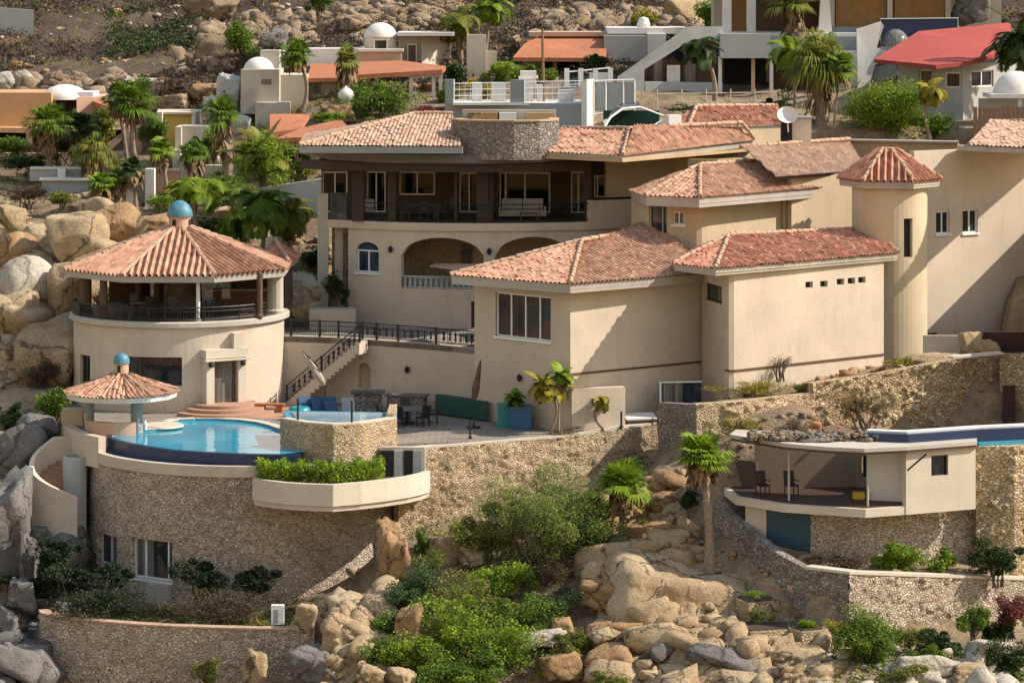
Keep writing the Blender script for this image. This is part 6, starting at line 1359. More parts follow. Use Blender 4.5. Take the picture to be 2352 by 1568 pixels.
# fractured bedrock: jointed blocks rising out of the slope
def outcrop(label, px0, px1, y0, y1, mat, seed, cell=1.1, amp=.8, lift=.35, step=.11, z_add=0.0, name='rock_outcrop', blocks=2.2):
    r = np.random.default_rng(seed); xc0, xc1 = WX(px0, y0), WX(px1, y0); gx = np.arange(xc0, xc1, step); gy = np.arange(y0, y1, step); X, Y = np.meshgrid(gx, gy); x, y = X.ravel(), Y.ravel()
    wx = vnoise(x, y, .5, .35, 4, seed * .7); wy = vnoise(x, y, .5, .35, 4, seed * 1.9 + 5)
    n = max(8, int((xc1 - xc0) * (y1 - y0) / (cell * cell))); sd = np.stack([r.uniform(xc0 - .5, xc1 + .5, n), r.uniform(y0 - .5, y1 + .5, n)], -1); ca, sa_ = math.cos(seed), math.sin(seed)
    ex, ey = (x + wx)[:, None] - sd[None, :, 0], (y + wy)[:, None] - sd[None, :, 1]; ex, ey = ex * ca + ey * sa_, ey * ca - ex * sa_
    d = np.abs(ex) ** 1.6 * .8 + np.abs(ey) ** 1.6 * 1.25; o = np.argpartition(d, 1, axis=1)[:, :2]; dd = np.sort(np.take_along_axis(d, o, 1), 1) ** .625; k = d.argmin(1)
    hh = r.uniform(0, 1, n) ** 1.4 * amp; tx, ty = r.normal(.10, .16, n), r.normal(-.02, .22, n)
    h = hh[k] * .6 + tx[k] * (x - sd[k, 0]) + ty[k] * (y - sd[k, 1]); h = h - .45 * np.clip(1 - (dd[:, 1] - dd[:, 0]) / .09, 0, 1) + vnoise(x, y, 1.6, .05, 5, seed + 3.3) + np.round(vnoise(x, y, .8, 2.2, 3, seed + 6.1)) * .09
    u = (x - xc0) / (xc1 - xc0); v = (y - y0) / (y1 - y0); e = np.minimum(np.minimum(u, 1 - u) * 2.2, np.minimum(v, 1 - v) * 2.2) + vnoise(x, y, .45, .3, 3, seed + 8); m = np.clip(e * 3.2, -1, 1)
    z = np.array([gz(a, b) for a, b in zip(x, y)]) + z_add + np.where(m > 0, (h + lift) * m, m * 1.2) - .12
    ny_, nx_ = X.shape; I = np.arange(ny_ * nx_).reshape(ny_, nx_); f = np.stack([I[:-1, :-1], I[:-1, 1:], I[1:, 1:], I[1:, :-1]], -1).reshape(-1, 4)
    keep = (m[f] > -.9).any(1); f = f[keep]; us = np.unique(f); re_ = np.full(len(x), -1); re_[us] = np.arange(len(us))
    PV, PF = [np.stack([x, y, z], -1)[us]], [re_[f]]; base = len(us); tri = []
    zz_ = {}
    nb = int((xc1 - xc0) * (y1 - y0) / (cell * cell) * blocks); shapes = [block_shape(3 if cell > 1.3 else 2, seed * 31 + q, .05) for q in range(10)]; dip = r.normal(0, .25)
    for q in range(nb):
        bx, by = r.uniform(xc0, xc1), r.uniform(y0, y1); i_ = int(np.clip((by - y0) / step, 0, Y.shape[0] - 1)) * X.shape[1] + int(np.clip((bx - xc0) / step, 0, X.shape[1] - 1))
        if m[i_] < .35: continue
        sz = cell * (.36 + .95 * r.random() ** 1.8); p, ff = shapes[q % 10]; R = np.array(Matrix.Rotation(r.normal(seed, .5), 3, 'Z') @ Matrix.Rotation(dip + r.normal(0, .18), 3, 'Y') @ Matrix.Rotation(r.normal(.2, .2), 3, 'X'))
        PV.append((p * np.array([sz, sz * r.uniform(.5, .9), sz * r.uniform(.35, .7)])) @ R.T + np.array([bx, by, z[i_] - sz * .05])); tri.append(ff + base); base += len(p)
    VV = np.concatenate(PV); qf = PF[0]; t3 = np.concatenate([qf[:, [0, 1, 2]], qf[:, [0, 2, 3]]] + tri)
    o_ = np_mesh(name, VV, t3, M[mat]); set_origin(o_); return tag(o_, label, 'rock', 'rock outcrops')
outcrop('broad golden bedrock outcrop of jointed blocks at lower right of centre', 1380, 1600, 135.0, 146.5, 'rocktan', 3, 1.5, 1.0, .45)
outcrop('lower golden bedrock shelf in front of the tall fan palm', 1560, 1730, 134.5, 139.5, 'rocktan', 4, 1.2, .8, .35)
outcrop('golden broken ledge along the bottom edge under the grey dome boulder', 1480, 1930, 131.5, 136.5, 'rocktan', 5, .9, .8, .3)
outcrop('rocky tan ledge left of the young fan palm', 1290, 1560, 145, 149.5, 'rockor', 8, .9, .7, .3)
outcrop('tan cliff of big joints at the left edge beside the tower', -60, 185, 165, 182, 'rocktan', 12, 2.0, 1.6, .4, .14)
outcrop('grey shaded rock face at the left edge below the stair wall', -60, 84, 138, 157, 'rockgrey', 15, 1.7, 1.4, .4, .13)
outcrop('tan fractured outcrop on the hillside above the domed tower', 380, 720, 216, 236, 'rockhill', 18, .95, .7, .0, .2)
outcrop('brown fractured outcrop on the hillside behind the domed house', 720, 1060, 222, 240, 'rockhill', 21, .9, .6, .0, .2)
outcrop('tan fractured outcrop at the top above the terracotta bungalow', 1230, 1640, 219, 236, 'rockhill', 24, .95, .7, .0, .2)
outcrop('low tan outcrop on the hill above the orange house', -40, 330, 213, 221, 'rockhill', 27, 1.0, .5, -.15, .2)
outcrop('pale rock ledge among the plants at bottom right', 2050, 2352, 130, 133.5, 'rockpale', 30, .7, .5, .15)
outcrop('tan rubble ledge between the garden wall and the bushes', 700, 900, 136, 143.5, 'rocktan', 33, .9, .8, .3)
# loose stones: too many to count
def stones(name, n, region, smin, smax, mat, seed, label=None, zfix=None, zj=0.0):
    r = np.random.default_rng(seed); V, Fc = [], []; shapes = [block_shape(2, seed + k, .05) for k in range(9)]; base = 0; c = 0; tries = 0
    while c < n and tries < n * 12:
        tries += 1; px, py = r.uniform(region[0], region[1]), r.uniform(region[2], region[3]); Y = r.uniform(region[4], region[5]); x = WX(px, Y); z = gz(x, Y) if zfix is None else zfix
        if noise.noise(Vector((x * .12, Y * .12, seed))) < r.uniform(-.6, .25): continue
        p, f = shapes[c % 9]; s = smin + (smax - smin) * r.random() ** 3; a = r.uniform(0, 6.28); R = np.array([[math.cos(a), -math.sin(a), 0], [math.sin(a), math.cos(a), 0], [0, 0, 1]])
        V.append((p * np.array([s, s * r.uniform(.6, 1), s * r.uniform(.4, .8)])) @ R.T + np.array([x, Y, z + s * .15 + zj * r.random()])); Fc.append(f + base); base += len(p); c += 1
    o = np_mesh(name, np.concatenate(V), np.concatenate(Fc), M[mat]); return tag(o, label, None, kind='stuff')
stones('hillside_stones', 700, (-60, 1700, 0, 1, 208, 262), .05, .42, 'rockpale', 5, 'loose pale stones scattered over the dry hillside')
stones('hillside_stones', 420, (-60, 1900, 0, 1, 206, 262), .08, .6, 'rockor', 6, 'loose brown stones scattered over the dry hillside')
stones('slope_stones', 420, (-40, 760, 0, 1, 165, 200), .1, .55, 'rocktan', 7, 'loose tan stones on the slope left of the tower')
stones('slope_stones', 520, (760, 1950, 0, 1, 131, 149), .08, .45, 'rocktan', 8, 'loose tan stones among the rocks at bottom centre')
stones('slope_stones', 260, (1880, 2400, 0, 1, 129, 137), .08, .4, 'rockpale', 12, 'pale loose stones among the plants at bottom right')
stones('building_rubble', 360, (1690, 2000, 0, 1, 145.6, 151.6), .10, .36, 'rockhill', 9, 'brown building rubble heaped behind the pool house roof')
stones('building_rubble', 300, (1720, 2000, 0, 1, 141.1, 142.6), .06, .24, 'rockhill', 19, 'brown building rubble lying on the pool house roof', 19.62, .22)
stones('building_rubble', 260, (1720, 2020, 0, 1, 141.1, 142.6), .06, .26, 'rockdark', 20, 'dark rubble lying on the pool house roof', 19.62, .25)
stones('building_rubble', 14, (1700, 1990, 0, 1, 142.4, 146), .08, .3, 'terracotta', 21, 'broken red tiles behind the pool house roof', 19.7)
stones('slope_stones', 160, (1880, 2320, 0, 1, 156.5, 161.5), .1, .4, 'rockor', 10, 'loose orange stones at the foot of the right wing')
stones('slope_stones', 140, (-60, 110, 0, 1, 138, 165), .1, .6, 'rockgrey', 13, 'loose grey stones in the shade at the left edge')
# ================================================================== PLANTS
def quads(c, size, r, up=.35, aspect=.42):
    n = len(c); nrm = r.normal(size=(n, 3)); nrm[:, 2] = np.abs(nrm[:, 2]) + up; nrm /= np.linalg.norm(nrm, axis=1, keepdims=True)
    t = r.normal(size=(n, 3)); t -= (t * nrm).sum(1, keepdims=True) * nrm; t /= np.linalg.norm(t, axis=1, keepdims=True); b = np.cross(nrm, t)
    L = (size * r.uniform(.6, 1.3, n))[:, None]; w = L * aspect
    v = np.stack([c - t * L * .5, c + b * w * .5 - t * L * .05, c + t * L * .5 - nrm * L * .12, c - b * w * .5 - t * L * .05], 1).reshape(-1, 3)
    return v, np.arange(n * 4).reshape(n, 4)
def clump_pts(n, rad, r, K, spread=.26, shell=.5, flat=.0):
    d = r.normal(size=(K, 3)); d[:, 2] = d[:, 2] * .9 + flat; d /= np.linalg.norm(d, axis=1, keepdims=True)
    cc = d * r.uniform(shell, 1.0, (K, 1)) * np.array(rad) * r.uniform(.65, 1.25, (K, 1))
    w = r.uniform(.25, 1.6, K); w /= w.sum(); k = r.choice(K, n, p=w); sp = spread * r.uniform(.4, 1.35, K)
    g = r.normal(size=(n, 3)); g /= np.maximum(np.linalg.norm(g, axis=1, keepdims=True), 1e-6); g *= r.uniform(.25, 1, (n, 1)) ** .5
    return cc[k] + g * (sp[k][:, None] * np.array(rad)), cc
NB = [0]
def shrub(label, px, py, rx, ry, Y, mat='leafg', n=2200, leaf_=.2, K=26, name='shrub', group='shrubs on the slope', cat='shrub', stems=8, depth=None, spread=.40, shell=.3, aspect=.42, up=.35, base=None):
    n = int(n * 1.6); leaf_ *= .82
    NB[0] += 1; r = np.random.default_rng(100 + NB[0]); a, b = M_(rx, Y), M_(ry, Y); c = W(px, py, Y); dd = depth or min(a, max(b, a * .6))
    zb = c.z - b if base is None else base
    t = thing(name, label, cat, (c.x, Y, zb), group)
    p, cc = clump_pts(n, (a * .86, dd * .86, b * .86), r, K, spread, shell); p = p + np.array(c); p[:, 2] = np.maximum(p[:, 2], zb - .1)
    v, f = quads(p, leaf_, r, up, aspect); np_mesh('foliage', v, f, M[mat], t)
    if stems:
        m = MB()
        for k in range(min(stems, K)):
            e = Vector(cc[k]) + c; s = Vector((c.x + r.normal() * a * .12, Y + r.normal() * .1, zb - .35)); md = s.lerp(e, .5) + Vector((r.normal() * .1, r.normal() * .1, .15)); m.tube([s, md, e], [.05, .035, .012], 5)
        for k in range(K * 3):
            e = Vector(cc[k % K]) * (.9 + .5 * r.random()) + c + Vector(r.normal(size=3) * min(a, b) * .18); s0 = Vector(cc[k % K]) * .35 + c + Vector((0, 0, -b * .25)); m.tube([s0, s0.lerp(e, .6) + Vector(r.normal(size=3) * .08), e], [.016, .012, .006], 3, False)
        m.build('stems', M['twig'], t)
    return t

def frond_mesh(kind, n, R, r, droop=.5, width=.11, el=(-.5, 1.25), z0=0.0):
    V, Fc = [], []; base = 0
    def q(a, b, c, d):
        nonlocal base
        V.extend([a, b, c, d]); Fc.append((base, base + 1, base + 2, base + 3)); base += 4
    for i in range(n):
        az = 2 * math.pi * (i * .382 + r.uniform(-.05, .05)); e = el[0] + (el[1] - el[0]) * ((i + .5) / n) ** .9 + r.normal() * .08; Ln = R * r.uniform(.62, 1.2)
        dp_ = droop * r.uniform(.45, 1.7); dh = np.array([math.cos(az), math.sin(az), 0]); side = np.array([-math.sin(az), math.cos(az), 0])
        if kind == 'feather':
            pts = []; p = np.array([0, 0, z0]); ee = e; S = 11
            for k in range(S + 1): pts.append(p.copy()); p = p + (dh * math.cos(ee) + np.array([0, 0, 1]) * math.sin(ee)) * Ln / S; ee -= dp_ * 2.2 / S * (1 + k / S)
            for k in range(S):
                a, b = pts[k], pts[k + 1]; d = b - a; d = d / np.linalg.norm(d); up = np.cross(side, d); up *= np.sign(up[2]) or 1
                q(a + side * .025, a - side * .025, b - side * .018, b + side * .018)
                if k < 1: continue
                for m in (0, .2, .4, .6, .8):
                    o = a + (b - a) * m; u = (k + m) / S; ll = R * .34 * math.sin(math.pi * min(1, .12 + .88 * u)) ** .7 * r.uniform(.85, 1.1) + .05
                    for s in (-1, 1):
                        tip = o + (side * s * .8 + d * .55 - np.array([0, 0, 1]) * .35 + up * .1) * ll; md = (o + tip) / 2 + up * .04 * ll; w = d * width * .26
                        q(o - w * .4, md - w, tip, md + w)
        else:
            pet = Ln * r.uniform(.3, .58); o = np.array([0, 0, z0]) + (dh * math.cos(e) + np.array([0, 0, 1]) * math.sin(e)) * pet * .0
            c = np.array([0, 0, z0]) + (dh * math.cos(e) + np.array([0, 0, 1]) * math.sin(e)) * pet; d = dh * math.cos(e) + np.array([0, 0, 1]) * math.sin(e)
            q(o + side * .03, o - side * .03, c - side * .02, c + side * .02); nb = 16
            nup = np.cross(side, d); nup *= np.sign(nup[2]) or 1
            for k in range(nb):
                th = (k / (nb - 1) - .5) * 2.9 + r.normal() * .05; bd = d * math.cos(th) + side * math.sin(th); ll = Ln * .58 * (1 - .22 * abs(th) / 1.45) * r.uniform(.9, 1.08)
                md = c + bd * ll * .55 + nup * .03; tip = c + bd * ll - np.array([0, 0, 1]) * ll * (.12 + dp_ * .6) ; wv = np.cross(nup, bd) * width * .40
                q(c, md - wv, tip, md + wv)
    return np.array(V), np.array(Fc)
def palm(label, base, crown, R, Y, kind='fan', n=None, mat='leafg', droop=.35, skirt=0, tr=.16, width=.12, el=(-.5, 1.4), bend=0.0, name=None, group='palms', lean=0, dead=0):
    NB[0] += 1; r = np.random.default_rng(500 + NB[0]); n = int((n or (30 if kind == 'fan' else 17)) * (1.5 if kind == 'fan' else 1.25)); Rm = M_(R, Y); skirt = skirt or (.9 if kind == 'fan' else 0); bend = bend or r.normal() * .22
    b, c = W(base[0], base[1], Y), W(crown[0], crown[1], Y)
    t = thing(name or ('fan_palm' if kind == 'fan' else 'feather_palm'), label, 'palm', (b.x, Y, b.z), group)
    m = MB(); S = 9; pts = []
    for k in range(S + 1): u = k / S; pts.append(b.lerp(c, u) + Vector((bend * math.sin(math.pi * u), 0, 0)))
    pts[0] = pts[0] - Vector((0, 0, .5)); rad = [tr * (1.35 - .45 * min(1, k / 3)) * (1 + .06 * (k % 2)) for k in range(S + 1)]
    m.tube(pts, rad, 9).build('trunk', M['bark'], t)
    v, f = frond_mesh(kind, n, Rm, r, droop, width, el); np_mesh('crown', v + np.array(c), f, M[mat], t)
    if skirt:
        ns = 70; V, Fc = [], []
        for k in range(ns):
            az = r.uniform(0, 6.28); h0 = r.uniform(-.1, skirt * .75); Ls = r.uniform(.5, 1.0) * min(1.2, skirt); d = np.array([math.cos(az), math.sin(az), 0]); s = np.array([-math.sin(az), math.cos(az), 0])
            a = np.array(c) + np.array([0, 0, -h0]) + d * tr * .8; e_ = a + d * (.28 + .35 * r.random()) - np.array([0, 0, Ls]); md = (a + e_) / 2 + d * .2; w = s * r.uniform(.08, .2)
            V += [a - w * .3, md - w, e_, md + w]; Fc.append((4 * k, 4 * k + 1, 4 * k + 2, 4 * k + 3))
        np_mesh('dead_fronds', np.array(V), np.array(Fc), M['skirt'], t)
    return t
# ---- palms behind, left
palm('tall fan palm beside the yellow house with a broad green crown', (322, 420), (306, 236), 72, 196, n=40, mat='leafg', tr=.17, skirt=1.0)
palm('second slim trunked fan palm right behind the tall one at left', (298, 420), (272, 228), 46, 198, n=26, mat='leafd', tr=.13)
palm('shaggy fan palm in front of the orange house', (112, 440), (110, 282), 62, 197, n=36, mat='leafg', tr=.2, skirt=1.8)
palm('dark fan palm right of the shaggy one by the white dome', (165, 420), (182, 300), 56, 199, n=30, mat='leafd', tr=.16, skirt=1.2)
palm('drooping yellow green palm clump before the orange house veranda', (215, 400), (212, 345), 52, 195, n=34, mat='leafo', tr=.2, skirt=1.6, droop=.9)
palm('small bright fan palm in front of the yellow wall', (382, 430), (368, 345), 40, 191, n=26, mat='leafb', tr=.11)
palm('small green palm before the cream garden wall', (452, 430), (446, 352), 40, 192, n=22, mat='leafg', tr=.12, droop=.8)
palm('fan palm with a long brown skirt of dead fronds by the domed tower', (520, 400), (510, 262), 52, 193, n=32, mat='leafg', tr=.24, skirt=3.0)
palm('bushy feather palm left of the villa roof', (600, 450), (598, 360), 92, 186, 'feather', n=24, mat='leafo', tr=.16, width=.15, el=(-.3, 1.4), droop=.35)
palm('fan palm leaning in front of the domed house wall', (690, 268), (682, 128), 50, 201, n=30, mat='leafg', tr=.13, bend=.5, skirt=.8)
palm('small shaggy fan palm in front of the white parapet', (797, 245), (797, 138), 38, 202, n=28, mat='leafo', tr=.2, skirt=1.2)
palm('low fan palm beside the white piers at left', (228, 470), (230, 425), 40, 187, n=26, mat='leafb', tr=.12)
palm('dark crowned slim palm between the white piers', (312, 480), (304, 388), 34, 188, n=24, mat='leafd', tr=.13)
palm('very slim palm left of the white piers', (272, 478), (268, 410), 30, 188, n=18, mat='leafg', tr=.11)
palm('arching feather palm just right of the blue tower dome', (452, 540), (452, 432), 92, 178, 'feather', n=15, mat='leafb', tr=.14, droop=.85, el=(0, 1.2), width=.16)
palm('large full feather palm right of the tower dome', (600, 590), (592, 470), 104, 177, 'feather', n=22, mat='leafg', tr=.18, droop=.7, el=(-.4, 1.3), width=.17)
palm('olive feather palm nearest the corner of the villa balcony', (668, 600), (668, 490), 72, 178, 'feather', n=20, mat='leafo', tr=.16, droop=.8, el=(-.6, 1.2), width=.16)
palm('short bushy palm under the full feather palms', (540, 600), (536, 520), 60, 179, 'feather', n=18, mat='leafg', tr=.14, droop=.8, width=.15)
# ---- palms, top middle
palm('big palm with arching fronds behind the beige stair wall', (1062, 190), (1048, 52), 78, 213, 'feather', n=15, mat='leafo', tr=.22, droop=.75, width=.17)
palm('bright feather palm at the top edge right of the stair wall', (1110, 140), (1124, 14), 66, 216, 'feather', n=18, mat='leafb', tr=.16, droop=.6, width=.17)
palm('shaded palm leaning over the modern house window', (1642, 215), (1606, 112), 60, 193, 'feather', n=14, mat='leafd', tr=.13, droop=.8, bend=.3, width=.16)
palm('huge fan palm with a thick shaggy brown trunk before the modern house', (1892, 330), (1880, 150), 92, 184, n=52, mat='leafo', tr=.42, skirt=3.4, droop=.75)
palm('leaning feather palm left of the huge fan palm', (1826, 320), (1822, 124), 88, 186, 'feather', n=14, mat='leafb', tr=.1, droop=.8, width=.17, el=(-.1, 1.2))
palm('fan palm against the brown recess at the top right', (1822, 90), (1820, 0), 64, 200, n=40, mat='leafo', tr=.24, skirt=2.6)
palm('small feather palm before the round green bush at right', (2138, 318), (2138, 210), 54, 181, 'feather', n=15, mat='leafy', tr=.09, droop=.9, width=.15)
palm('dark feather palm in the shade at the top right edge', (2370, 260), (2345, 100), 100, 186, 'feather', n=26, mat='leafd', tr=.18, droop=.7, width=.18)
palm('thin palm trunk with a tiny crown beside the huge fan palm', (1912, 330), (1930, 155), 52, 182.6, n=24, mat='leafg', tr=.07)
# ---- terrace palms
palm('small palm growing in the blue pot on the terrace', (1190, 985), (1182, 915), 32, 155.4, 'feather', n=16, mat='leafb', tr=.06, droop=.5, width=.13)
palm('leafy palm with several stems at the terrace corner', (1262, 992), (1258, 888), 62, 153.6, 'feather', n=20, mat='leafy', tr=.07, droop=.6, width=.16, el=(-.3, 1.35))
palm('shorter stem palm beside the leafy terrace palm', (1282, 992), (1286, 862), 42, 153.4, 'feather', n=12, mat='leafb', tr=.06, droop=.6, width=.15)
palm('dried yellow palm by the low lit wall', (1392, 990), (1380, 922), 34, 154.0, 'feather', n=10, mat='leafy', tr=.07, droop=1.1, width=.12)
# ---- foreground palms
palm('tall fan palm with a thick grey trunk in front of the pool house', (1630, 1318), (1612, 1050), 66, 141.2, n=46, mat='leafb', tr=.19, droop=.2, width=.15, el=(-.35, 1.5))
palm('young bright fan palm among the rocks at centre', (1424, 1268), (1428, 1122), 76, 145.2, n=38, mat='leafb', tr=.12, width=.15, droop=.25, el=(-.3, 1.5))
# ---- shrubs: foreground centre
S = shrub
S('large airy green bush in front of the retaining wall', 1235, 1180, 185, 122, 144.6, 'leaflight', 17000, .18, 60, spread=.34, stems=16, aspect=.3)
S('bright green bush on the left shoulder of the airy bush', 1135, 1235, 112, 80, 145.2, 'leafo', 4200, .17, 34, aspect=.32)
S('dense green bush on the right shoulder of the airy bush', 1340, 1235, 100, 84, 145.0, 'leafg', 4600, .17, 34, aspect=.32)
S('dull olive bush low in front of the airy bush', 1210, 1310, 130, 70, 143.4, 'scrub', 4600, .16, 36, aspect=.3)
S('yellow green thicket at the centre of the slope', 1090, 1385, 120, 74, 140.4, 'leafo', 4200, .17, 34)
S('dense green thicket right of the yellow green one', 1205, 1420, 104, 74, 139.6, 'leafg', 4200, .17, 34)
S('dark green thicket below the blue green bush', 900, 1440, 70, 56, 139.4, 'leafg', 3600, .17, 30)
S('bright green spreading bush at the bottom edge of the centre', 960, 1500, 90, 60, 137.0, 'leafb', 3400, .17, 28)
S('green bush top against the retaining wall right of the airy bush', 1330, 1150, 70, 34, 147.5, 'leafg', 1500, .18, 18, aspect=.35)
S('grey brown twiggy bush below the airy olive bush', 1230, 1310, 130, 70, 143.2, 'drybrown', 3400, .15, 32, aspect=.2, stems=18)
S('small green bush beside the upright brown rock', 972, 1250, 34, 40, 145.6, 'leafg', 900, .18, 12)
S('dense dark blue green bush left of centre', 960, 1362, 88, 84, 141.4, 'leafblue', 5200, .17, 40, aspect=.4)
S('light green twiggy bush above the dark one', 990, 1290, 54, 46, 143.4, 'leafo', 1300, .17, 16, aspect=.3)
S('bright green leafy bush at the bottom centre', 1060, 1450, 120, 92, 138.4, 'leafb', 4600, .18, 38)
S('bright green bush right of the leafy one', 1170, 1490, 110, 76, 137.4, 'leafb', 3600, .18, 30)
S('dark green bush at the bottom left of the pointed rock', 862, 1502, 80, 72, 137.6, 'leafg', 3200, .17, 28)
S('green bush at the bottom edge under the leafy one', 1040, 1545, 130, 40, 135.8, 'leafg', 3400, .18, 30)
S('olive bush at the bottom right of centre', 1320, 1480, 60, 50, 138, 'leafo', 2000, .16, 20)
S('shadowed green bush below the twiggy bush', 1290, 1385, 70, 40, 140.6, 'leafblue', 1800, .16, 18)
S('low bush at the bottom between rocks', 1400, 1560, 60, 26, 135, 'leafo', 1300, .16, 14)
S('dark bush behind the trunk of the tall fan palm', 1585, 1150, 36, 46, 146.5, 'leafd', 1500, .18, 18)
S('green bush against the wall left of the tall fan palm', 1490, 1095, 40, 42, 149.2, 'leafg', 1500, .18, 18)
S('low grass tuft by the young fan palm', 1470, 1215, 40, 26, 145.8, 'leafo', 800, .16, 12)
S('grassy tuft in the square stone planter', 1732, 1364, 34, 14, 138.4, 'leafb', 900, .13, 12, stems=0, aspect=.2)
S('olive tuft at the front of the square stone planter', 1742, 1410, 44, 24, 137.6, 'leafo', 1100, .14, 14, stems=0, aspect=.25)
S('tuft in the planter nearest the dark wall', 1852, 1430, 40, 14, 136.4, 'leafb', 900, .13, 12, stems=0, aspect=.25)
# right
S('round bright green bush below the pool house', 2058, 1282, 62, 44, 139.6, 'leafb', 3600, .2, 30)
S('lighter green bush right of the round one below the pool house', 2166, 1290, 44, 36, 140.2, 'leafb', 1900, .18, 20)
S('dark shaggy bush at the right edge on the long wall', 2290, 1282, 74, 48, 140.4, 'leafd', 2800, .19, 26)
S('low dark plants under the stone wall of the pool house', 1920, 1290, 80, 20, 139.6, 'drybrown', 1500, .15, 18)
S('large bushy green shrub in front of the long wall', 1994, 1478, 92, 78, 133, 'leafg', 5600, .19, 40)
S('small round green bush against the long wall at right', 2236, 1424, 50, 42, 134.6, 'leafg', 2400, .18, 22)
S('flowering low plants with white blossoms at bottom right', 2160, 1482, 70, 36, 133.4, 'leafd', 2200, .18, 22)
S('red leaved bush hanging on the long wall', 2320, 1396, 48, 50, 135.8, 'pinkfl', 1900, .18, 20)
S('dark plants in the bottom right corner', 2310, 1505, 80, 50, 132.6, 'leafd', 2600, .18, 24)
S('dry tuft at the bottom edge below the bushy shrub', 2080, 1545, 70, 24, 131, 'leafo', 1400, .16, 16)
S('dark undergrowth left of the bottom right plants', 2120, 1505, 60, 30, 132.4, 'leafg', 1500, .17, 16)
S('low green plants at the foot of the long wall', 2100, 1462, 70, 26, 135.2, 'leafo', 2000, .16, 22)
S('dark low shrubs at the foot of the long wall by the round bush', 2290, 1450, 60, 30, 135.6, 'leafd', 2000, .17, 20)
S('dry grass tuft at the corner of the long wall', 1925, 1440, 40, 30, 135.0, 'leafy', 900, .15, 14, aspect=.2)
# shaded lower garden
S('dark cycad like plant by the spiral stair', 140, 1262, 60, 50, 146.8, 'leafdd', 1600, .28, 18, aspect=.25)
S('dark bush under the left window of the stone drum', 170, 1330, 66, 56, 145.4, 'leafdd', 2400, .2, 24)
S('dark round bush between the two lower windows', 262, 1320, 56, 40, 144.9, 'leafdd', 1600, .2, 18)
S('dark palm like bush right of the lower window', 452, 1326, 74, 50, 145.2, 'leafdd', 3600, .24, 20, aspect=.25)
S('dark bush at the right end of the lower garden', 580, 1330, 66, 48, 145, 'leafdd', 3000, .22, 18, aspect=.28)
S('yellow dry tuft on the garden wall by the utility box', 600, 1432, 22, 12, 140.9, 'leafy', 300, .13, 6, stems=0)
S('green vine hanging on the face of the garden wall', 470, 1540, 46, 36, 138.9, 'leafo', 1400, .15, 18, depth=.25)
S('dark climbing plants on the rocks at the left edge', 20, 1330, 50, 20, 147, 'leafd', 900, .18, 12)
S('green plants beside the service box left of the pool', 128, 930, 60, 34, 158.6, 'leafg', 2200, .2, 22)
S('dark plants among the grey boulders at the left edge', 24, 960, 44, 44, 159, 'leafd', 1500, .2, 18)
S('dark hanging plant on the grey rock at far left', 30, 1140, 40, 50, 153, 'leafd', 1000, .2, 14)
# hedge
NB[0] += 1; r = np.random.default_rng(77); hd = thing('hedge', 'long clipped green hedge in the cream planter', 'hedge', (WX(735, 146.2), 146.2, 16.9)); n = 9000
u = r.uniform(0, 1, n); hp = np.stack([np.interp(u, [0, .3, .62, 1], [WX(592, 146.9), WX(680, 146.3), WX(770, 146.0), WX(880, 147.2)]), np.interp(u, [0, .3, .62, 1], [146.9, 146.3, 146.0, 147.2]), np.zeros(n)], -1)
hp += np.stack([r.uniform(-.1, .1, n), r.uniform(-.62, .62, n), 16.9 + 1.05 * r.uniform(0, 1, n) ** .6 * (1 + .10 * np.sin(u * 41) + .07 * np.sin(u * 97))], -1)
v, f = quads(hp, .15, r, .3, .5); np_mesh('foliage', v, f, M['leafb'], hd)
m = MB()
for k in range(14): uu = (k + .5) / 14; x_ = float(np.interp(uu, [0, .3, .62, 1], [WX(592, 146.9), WX(680, 146.3), WX(770, 146.0), WX(880, 147.2)])); y_ = float(np.interp(uu, [0, .3, .62, 1], [146.9, 146.3, 146.0, 147.2])); m.tube([(x_, y_, 16.8), (x_ + .05, y_, 17.6)], [.03, .015], 5)
m.build('stems', M['twig'], hd)
# terrace and wall plants
S('dry yellow green weeds under the right wing block', 1735, 890, 112, 26, 155.6, 'leafy', 2200, .15, 30, aspect=.2, up=.1)
S('dark weeds at the right end of the dry ones', 1840, 890, 34, 24, 155.4, 'leafo', 700, .16, 12, aspect=.25)
S('thin grey weeds growing up the block wall', 1790, 830, 40, 30, 156.6, 'dry', 220, .14, 14, aspect=.15)
S('red flowering weeds at the corner of the block', 2030, 850, 40, 22, 158.8, 'pinkfl', 700, .15, 12, aspect=.3)
S('ochre scrub hanging down the sloping stone wall', 1985, 930, 120, 50, 153.9, 'dry', 1700, .16, 34, depth=.5, aspect=.25)
S('dry scrub below the rough rubble wall', 1700, 975, 90, 30, 150.4, 'leafy', 1100, .15, 22, depth=.5, aspect=.2)
S('brown dead weeds behind the pool house roof', 1830, 985, 70, 24, 150.2, 'drybrown', 1300, .15, 18, aspect=.2)
S('grey green creeper on the retaining wall', 1450, 1060, 60, 34, 152.3, 'drybrown', 1100, .14, 20, depth=.3, aspect=.25)
S('low dry plants along the terrace edge', 1300, 990, 60, 10, 153.4, 'dry', 500, .13, 12, stems=0, aspect=.25)
S('dark shrub by the tall balcony pillars', 768, 662, 36, 40, 170.4, 'leafd', 1500, .2, 18)
S('green shrub beside the mottled pale rock', 690, 640, 34, 26, 173, 'leafg', 1000, .19, 14)
S('moss and weeds on the flat topped boulder by the turret', 2080, 830, 50, 18, 158.2, 'leafy', 700, .14, 12, stems=0)
